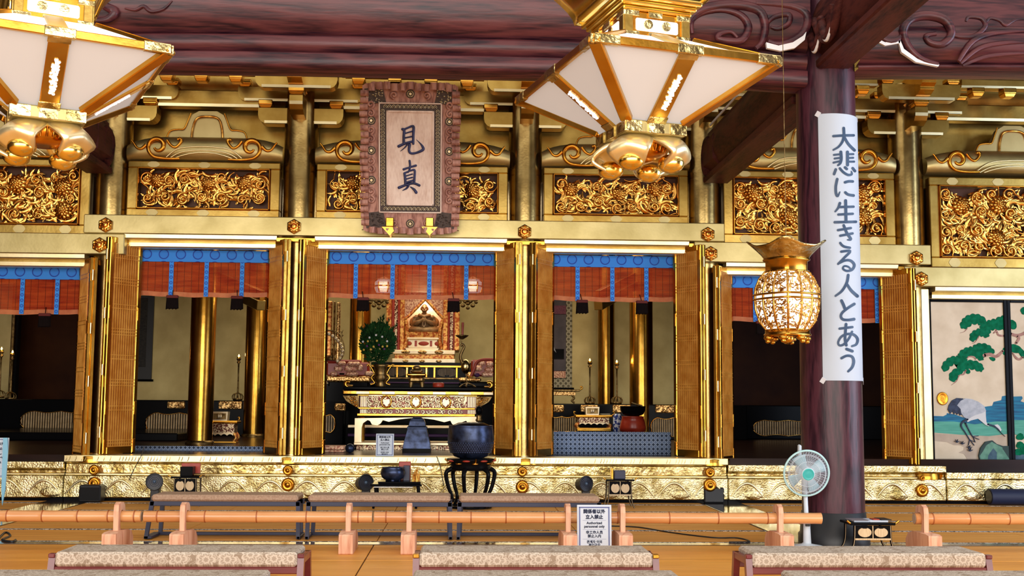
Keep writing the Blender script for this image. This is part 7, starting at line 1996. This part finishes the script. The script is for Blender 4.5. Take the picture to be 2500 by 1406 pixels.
for r in (.55, .80, .84): m.tube([(r*R0*cos(a), -.055*(1-((r-.3)/.7)**2)-.005, r*R0*sin(a)) for a in [2*PI*i/48 for i in range(48)]], .0022, 4, closed=True)
o = FB(m, 'front_grille', FW_); o['kind'] = 'stuff'
m = MB()
for i in range(48):
    a = 2*PI*i/48; m.tube([(r*R0*cos(a), .09*(1-((r-.25)/.75)**2), r*R0*sin(a)) for r in (.25, .6, .9, 1.0)], .0018, 4)
o = FB(m, 'rear_grille', FW_); o['kind'] = 'stuff'
FB(MB().lathe([(.062, 0), (.066, .012), (.05, .022), (.0, .024)], (0, 0, 0), 26), 'tmp', HUB) if False else None
q = MB().lathe([(.060, 0), (.066, .010), (.056, .020), (.05, .016), (.03, .019), (.0, .019)], (0, 0, 0), 28); q.v = [(a, -.052-c, b) for a, b, c in q.v]
hb_ = FB(q, 'grille_badge', HUB)
q = MB().tube([(.062*cos(a), -.062, .062*sin(a)) for a in [2*PI*i/28 for i in range(28)]], .005, 6, closed=True); FB(q, 'badge_ring', FW_, hb_)
BLD = mk('fan_blade_plastic', (.30, .50, .60), rough=.2)
for k in range(4):
    a0 = 2*PI*k/4+.5; P = []
    for i in range(7):
        r = R0*(.22+.64*i/6); P.append([(r*cos(a0+da*(1.05-.15*i/6)), -.015+.045*(da+.35), r*sin(a0+da*(1.05-.15*i/6))) for da in (-.42, -.2, 0, .2, .38)])
    o = FB(MB().grid(P), 'blade', BLD); o.modifiers.new('thick', 'SOLIDIFY').thickness = .004
FB(MB().cyl((0, -.03, 0), (0, .05, 0), .045, n=20), 'blade_hub', BLD)
FB(MB().cbox(-.055, -.025, .10, .16, R0*.55, R0*1.16, .01), 'carry_handle', FW_)

# ================================================================== SMALL BLACK TABLES, ALTAR GEAR ON THE TATAMI
PAN = mk('oval_panel_gilt', (.55, .40, .22), (.72, .56, .34), rough=.45, vs=40, stretch=(6, 1, .3))
def low_table(px0, px1, py_top, Y, h, label):
    x0, x1 = ax(px0, Y, py_top), ax(px1, Y, py_top); w_ = x1-x0
    t = thing('lacquer_table', ((x0+x1)/2, Y+.15, 0), label, 'table', 'black lacquer tables with oval panels')
    D = .30
    MB().cbox(x0-.03, x1+.03, Y-.02, Y+D+.02, h-.025, h, .006).build('top', G['black'], t)
    for x, s in ((x0-.03, -1), (x1+.03, 1)): MB().tube([(x, Y-.015, h-.005), (x+s*.02, Y-.015, h+.01), (x+s*.035, Y-.015, h+.022)], .011, 6).build('brass_tip', G['gold'], t)
    z1 = h-.03; z0 = h-.03-.45*h
    MB().cbox(x0+.02, x1-.02, Y, Y+.02, z0, z1, .004).build('front_board', G['black'], t)
    MB().cbox(x0+.02, x1-.02, Y-.008, Y, z0-.012, z0+.006, .002).build('gilt_line', PAN, t)
    for i in range(2):
        xc = x0+.02+(w_-.04)*(.27+.46*i)
        po = [(xc+w_*.17*cos(a)*(1-.0*i), (z0+z1)/2+(z1-z0)*.36*(sin(a)-.22*max(0, sin(a))**6*(1 if abs(cos(a)) < .3 else 0))) for a in [2*PI*k/28 for k in range(28)]]
        MB().prism(po, Y-.012, Y).build('oval_panel', PAN, t)
    MB().box((x0+x1)/2-.004, (x0+x1)/2+.004, Y-.01, Y, z0, z1).build('gilt_line', PAN, t)
    for x, s in ((x0+.02, -1), (x1-.02, 1)):
        for yy in (Y+.01, Y+D-.01):
            MB().tube(cr([(x, yy, h-.03), (x+s*.005, yy, h*.45), (x+s*.02, yy, h*.2), (x+s*.05, yy, .01)], 4), [.014-.0004*i for i in range(13)], 6).build('leg', G['black'], t)
            MB().tube(cr([(x, yy-.013, h-.03), (x+s*.005, yy-.013, h*.45), (x+s*.02, yy-.013, h*.2), (x+s*.05, yy-.013, .01)], 4), .003, 4).build('gilt_line', PAN, t)
    return t, x0, x1
hT = at(2130, 1276, 11.72).z
lt, a, b = low_table(2082, 2178, 1276, 11.72, hT, 'black lacquer table with two oval panels at the foot of the pillar')
bk = thing('open_songbook', ((a+b)/2, 11.86, hT), 'open papers lying on the black table at the foot of the pillar', 'book')
for x0, x1, z, an, mt in ((a+.02, (a+b)/2-.02, .012, .10, G['paper']), ((a+b)/2-.02, b-.03, .014, -.08, NOT)):
    MB().cbox(x0, x1, 11.74, 11.98, hT+.002, hT+.02, .004).build('page_block', mt, bk)
MB().cbox(a-.01, a+.17, 11.73, 11.93, hT+.02, hT+.026, .002).build('loose_sheet', mk('grey_cover', (.18, .16, .18), rough=.6), bk)
MB().cbox((a+b)/2+.03, (a+b)/2+.10, 11.78, 11.90, hT+.02, hT+.03, .004).build('red_cover', G['red'], bk)
MB().cbox(b-.10, b+.01, 11.75, 11.96, hT+.02, hT+.03, .004).build('black_cover', G['blackm'], bk)
hT2 = at(455, 1163, 16.4).z
l2, a, b = low_table(423, 482, 1164, 16.4, hT2, 'black lacquer table with two oval panels behind the first navy bench')
MB().cbox(a+.08, b-.08, 16.45, 16.62, hT2, hT2+.13, .006).build('lacquer_box', G['black']); tag(col.objects[-1], 'black lacquer box on the table behind the first navy bench', 'box')
MB().cbox(a+.05, b-.02, 16.64, 16.7, hT2, hT2+.17, .006).build('red_book', G['red']); tag(col.objects[-1], 'upright red book behind the black box on the left table', 'book')
MB().cyl((b-.06, 16.47, hT2+.02), (b+.09, 16.47, hT2+.02), .02, n=10).build('rolled_paper', G['bronze']); tag(col.objects[-1], 'small rolled sutra at the end of the left table', 'scroll')
hT3 = at(1510, 1170, 16.4).z
l3, a, b = low_table(1484, 1544, 1170, 16.4, hT3, 'black lacquer table with two oval panels right of the navy benches')
MB().cbox(a+.10, b-.09, 16.45, 16.6, hT3, hT3+.12, .006).build('lacquer_box', G['navy']); tag(col.objects[-1], 'dark blue box on the table right of the navy benches', 'box')
MB().cbox(a+.06, a+.09, 16.5, 16.6, hT3, hT3+.15, .004).build('brass_pot', G['gold']); tag(col.objects[-1], 'slim brass case beside the dark blue box', 'case')
# central incense table with burner
hC = at(965, 1176, 16.2).z; x0, x1 = ax(905, 16.2, 1180), ax(1030, 16.2, 1180)
it = thing('incense_table', ((x0+x1)/2, 16.4, 0), 'low black incense table with silver edge in front of the altar', 'table')
MB().cbox(x0, x1, 16.15, 16.65, hC-.06, hC-.03, .008).build('top', G['black'], it)
MB().cbox(x0+.05, x1-.12, 16.12, 16.15, hC-.075, hC-.06, .003).build('silver_edge', mk('silver_edge', (.7, .75, .8), rough=.25, metal=1), it)
MB().cbox(x0+.10, x1-.02, 16.2, 16.6, hC-.03, hC, .006).build('tray', G['black'], it)
for x in (x0+.06, x1-.06):
    for y in (16.2, 16.6): MB().tube(cr([(x, y, hC-.06), (x+.01, y, hC*.5), (x-.02, y, .01)], 4), .018, 6).build('leg', G['black'], it)
p = Vector((ax(959, 16.3, 1160), 16.32, hC))
ib_ = thing('incense_bowl', p, 'dark round incense bowl on the low black table', 'bowl')
MB().lathe([(.07, 0), (.09, .012), (.15, .05), (.175, .11), (.165, .165), (.15, .18), (.16, .195), (.15, .195), (.13, .17)], p, 28).build('bowl', G['iron'], ib_)
for k in range(3):
    a = 2*PI*k/3+.5; MB().ell((p.x+.09*cos(a), p.y+.09*sin(a), p.z+.012), .03, .03, .03, 8, 5).build('foot', G['iron'], ib_)
MB().cbox(ax(985, 16.4, 1150), ax(1000, 16.4, 1150), 16.4, 16.5, hC, hC+.21, .004).build('slate_box', G['navy']); tag(col.objects[-1], 'upright dark blue box beside the incense bowl', 'box')
MB().cbox(ax(974, 16.55, 1140), ax(1003, 16.55, 1140), 16.52, 16.58, hC, hC+.26, .004).build('red_case', G['red']); tag(col.objects[-1], 'red case behind the incense bowl', 'case')
t = thing('brass_fittings', (ax(1014, 16.4, 1150), 16.4, hC), 'cluster of small brass incense tools at the table end', 'tools')
for i in range(6): MB().cyl((ax(1008+i*3, 16.4, 1150), 16.35+.03*(i % 3), hC), (ax(1008+i*3, 16.4, 1150)+.01, 16.35+.03*(i % 3), hC+.10+.03*(i % 4)), .012, .008, 8).build('brass_tool', G['carve'], t)
# large bowl gong on a lobed stand
GY = 16.35
gp = at(1149, 1119, GY)
gg = thing('large_bowl_gong', (gp.x, GY, gp.z), 'large dark bronze bowl gong with hammered band on a lobed stand', 'gong')
R_ = 56*GY/FPX; zt = at(1149, 1038, GY).z-gp.z
prof = [(R_*.45, 0), (R_*.72, .03), (R_*.90, zt*.22), (R_*.99, zt*.45), (R_*1.0, zt*.62), (R_*.97, zt*.85), (R_*.95, zt*.96), (R_*.97, zt), (R_*.93, zt), (R_*.90, zt*.9), (R_*.9, zt*.5), (R_*.4, .05)]
MB().lathe(prof, gp, 48).build('bowl', G['iron'], gg)
hs = None; hm = MB().ell((0, 0, 0), .016, .008, .014, 6, 4).mesh('hammer_mark', G['iron'])
for row in range(6):
    f = .20+.055*row; z = zt*f
    r = R_*(.88+.11*min(1, (f-.2)/.28))
    for i in range(54):
        a = 2*PI*(i+.5*(row % 2))/54
        if sin(a) > .35: continue
        inst(type('m', (), {'data': hm})(), 'hammer_mark', Matrix.Translation((r*cos(a), r*sin(a), z)) @ Matrix.Rotation(a+PI/2, 4, 'Z'), gg)
MB().lathe([(R_*.86, zt*.93), (R_*.8, zt*1.0), (R_*.55, zt*1.08), (0, zt*1.10)], gp, 32).build('cushion_cover', G['black'], gg)
gs = thing('gong_stand', (gp.x, GY, 0), 'lobed black and gold stand with curved legs under the large gong', 'stand')
zs0 = gp.z
MB().lathe([(R_*.80, -.16), (R_*.90, -.12), (R_*.86, -.10), (R_*.92, -.075), (R_*.90, -.05), (R_*1.04, -.02), (R_*1.02, 0), (R_*.5, 0)], (gp.x, GY, zs0), 40).build('tray', G['black'], gs)
for k in range(8):
    a = 2*PI*k/8+.2
    MB().ell((gp.x+R_*.90*cos(a), GY+R_*.90*sin(a), zs0-.062), .05, .05, .018, 10, 6).build('gold_lobe', G['carve'], gs)
    MB().ell((gp.x+R_*.95*cos(a+.39), GY+R_*.95*sin(a+.39), zs0-.025), .06, .06, .016, 10, 6).build('red_lobe', G['red'], gs)
    if k % 2 == 0:
        MB().tube([(gp.x+R_*1.0*cos(a), GY+R_*1.0*sin(a), zs0-.04), (gp.x+R_*1.12*cos(a), GY+R_*1.12*sin(a), zs0+.0)], .014, 6).build('corner_tip', G['carve'], gs)
for k in range(6):
    a = 2*PI*k/6+.25; ca, sa = cos(a), sin(a)
    MB().tube(cr([(gp.x+R_*q*ca, GY+R_*q*sa, z) for q, z in ((.85, zs0-.14), (1.08, zs0-.20), (.98, zs0*.45), (.80, zs0*.22), (.98, .03))], 4), [.035-.0009*i for i in range(17)], 7).build('leg', G['black'], gs)
MB().tube([(gp.x+R_*.9*cos(2*PI*i/30), GY+R_*.9*sin(2*PI*i/30), .03) for i in range(30)], .02, 6, closed=True).build('floor_ring', G['black'], gs)
# round dark spotlights on the tatami and black boxes
def spot(px, py, Y, rpx, face, label):
    p = at(px, py, Y); r = rpx*Y/FPX
    t = thing('round_speaker', (p.x, Y, 0), label, 'speaker', 'round black speakers on the tatami')
    d = Vector((sin(face), -cos(face), .12)).normalized()
    MB().cyl(p-d*-.0, p-d*.16, r, r*.8, 28).build('housing', G['blackm'], t)
    MB().tube([p+Matrix.Rotation(face, 3, 'Z') @ Vector((r*.95*cos(a), -.004, r*.95*sin(a))) for a in [2*PI*i/30 for i in range(30)]], r*.09, 6, closed=True).build('front_ring', G['blackm'], t)
    g = Vector((p.x, p.y, p.z))+d*.006
    for k in (.75, .55, .35): MB().tube([g+Matrix.Rotation(face, 3, 'Z') @ Vector((r*k*cos(a), 0, r*k*sin(a))) for a in [2*PI*i/28 for i in range(28)]], .004, 5, closed=True).build('grille_ring', G['navy'], t)
    MB().ell(g, r*.22, .02, r*.22, 14, 8).build('dust_cap', mk('speaker_blue', (.05, .09, .16), rough=.3) if 'speaker_blue' not in bpy.data.materials else bpy.data.materials['speaker_blue'], t)
    MB().cbox(p.x-r*.5, p.x+r*.5, Y+.02, Y+.16, 0, max(.04, p.z-r*.75), .01).build('bracket', G['blackm'], t)
spot(377, 1176, 16.6, 20, .15, 'round black speaker left of the left lacquer table')
spot(893, 1178, 16.6, 20, .5, 'round black speaker beside the incense table')
spot(1431, 1181, 16.6, 19, .45, 'round black speaker left of the right lacquer table')
for px0, px1, py0, py1, lab in ((191, 245, 1184, 1226, 'black box speaker on the tatami at the far left'), (1714, 1763, 1188, 1226, 'black box speaker on the polished plank near the pillar')):
    a = atz(px0, py1, .006); b = atz(px1, py1, .006); h = at(px0, py0, a.y).z
    t = thing('box_speaker', ((a.x+b.x)/2, a.y, .006), lab, 'speaker', 'black box speakers')
    MB().cbox(a.x, b.x, a.y, min(a.y+.28, 17.31), .006, h, .02).build('cabinet', G['blackm'], t); MB().cbox(a.x+.02, b.x-.02, a.y-.006, a.y, .03, h-.03, .004).build('front_cloth', mk('speaker_cloth', (.004, .004, .005), rough=.9) if 'speaker_cloth' not in bpy.data.materials else bpy.data.materials['speaker_cloth'], t)
a = atz(2392, 1228, .005); b = atz(2492, 1228, .005)
t = thing('navy_bolster', ((a.x+b.x)/2, min(a.y+.12, 17.18), .005), 'long navy bolster on the tatami in front of the crane panel', 'bolster')
MB().cyl((a.x, min(a.y+.12, 17.18), .125), (b.x, min(a.y+.12, 17.18), .125), .12, n=24).build('roll', mk('navy_cloth', (.008, .014, .05), rough=.6), t)
for x in (a.x-.004, b.x+.004): MB().cyl((x-.005, min(a.y+.12, 17.18), .125), (x+.005, min(a.y+.12, 17.18), .125), .10, n=20).build('end_cap', NOT if x > b.x else G['blackm'], t)
# cables
tag(MB().tube(cr([atz(a, b, .010) for a, b in ((1492, 1284), (1560, 1287), (1640, 1300), (1740, 1312), (1800, 1313), (1830, 1322), (1780, 1323))], 6), .008, 6).build('floor_cable', G['blackm']), 'thin black cable running over the tatami right of the white notice', 'cable')
tag(MB().tube(cr([atz(a, b, .01) for a, b in ((-10, 1322), (12, 1300), (25, 1308), (5, 1318), (30, 1322), (38, 1318))], 6), .012, 6).build('coiled_cable', G['blackm']), 'coiled black cable on the floor at the left edge', 'cable')
tag(MB().tube(cr([at(1066, 1114, 17.31), at(1075, 1140, 17.28), at(1083, 1185, 17.3), atz(1088, 1200, .01)], 5), .006, 5).build('hanging_cable', G['blackm']), 'thin black cable hanging down the gold step beside the gong', 'cable')
tag(MB().tube(cr([at(352, 1090, 18.5), at(345, 1112, 17.30), at(330, 1140, 17.28), at(317, 1170, 17.28), atz(318, 1205, .01)], 5), .006, 5).build('hanging_cable', G['blackm']), 'thin black cable hanging down the gold step at the left', 'cable')
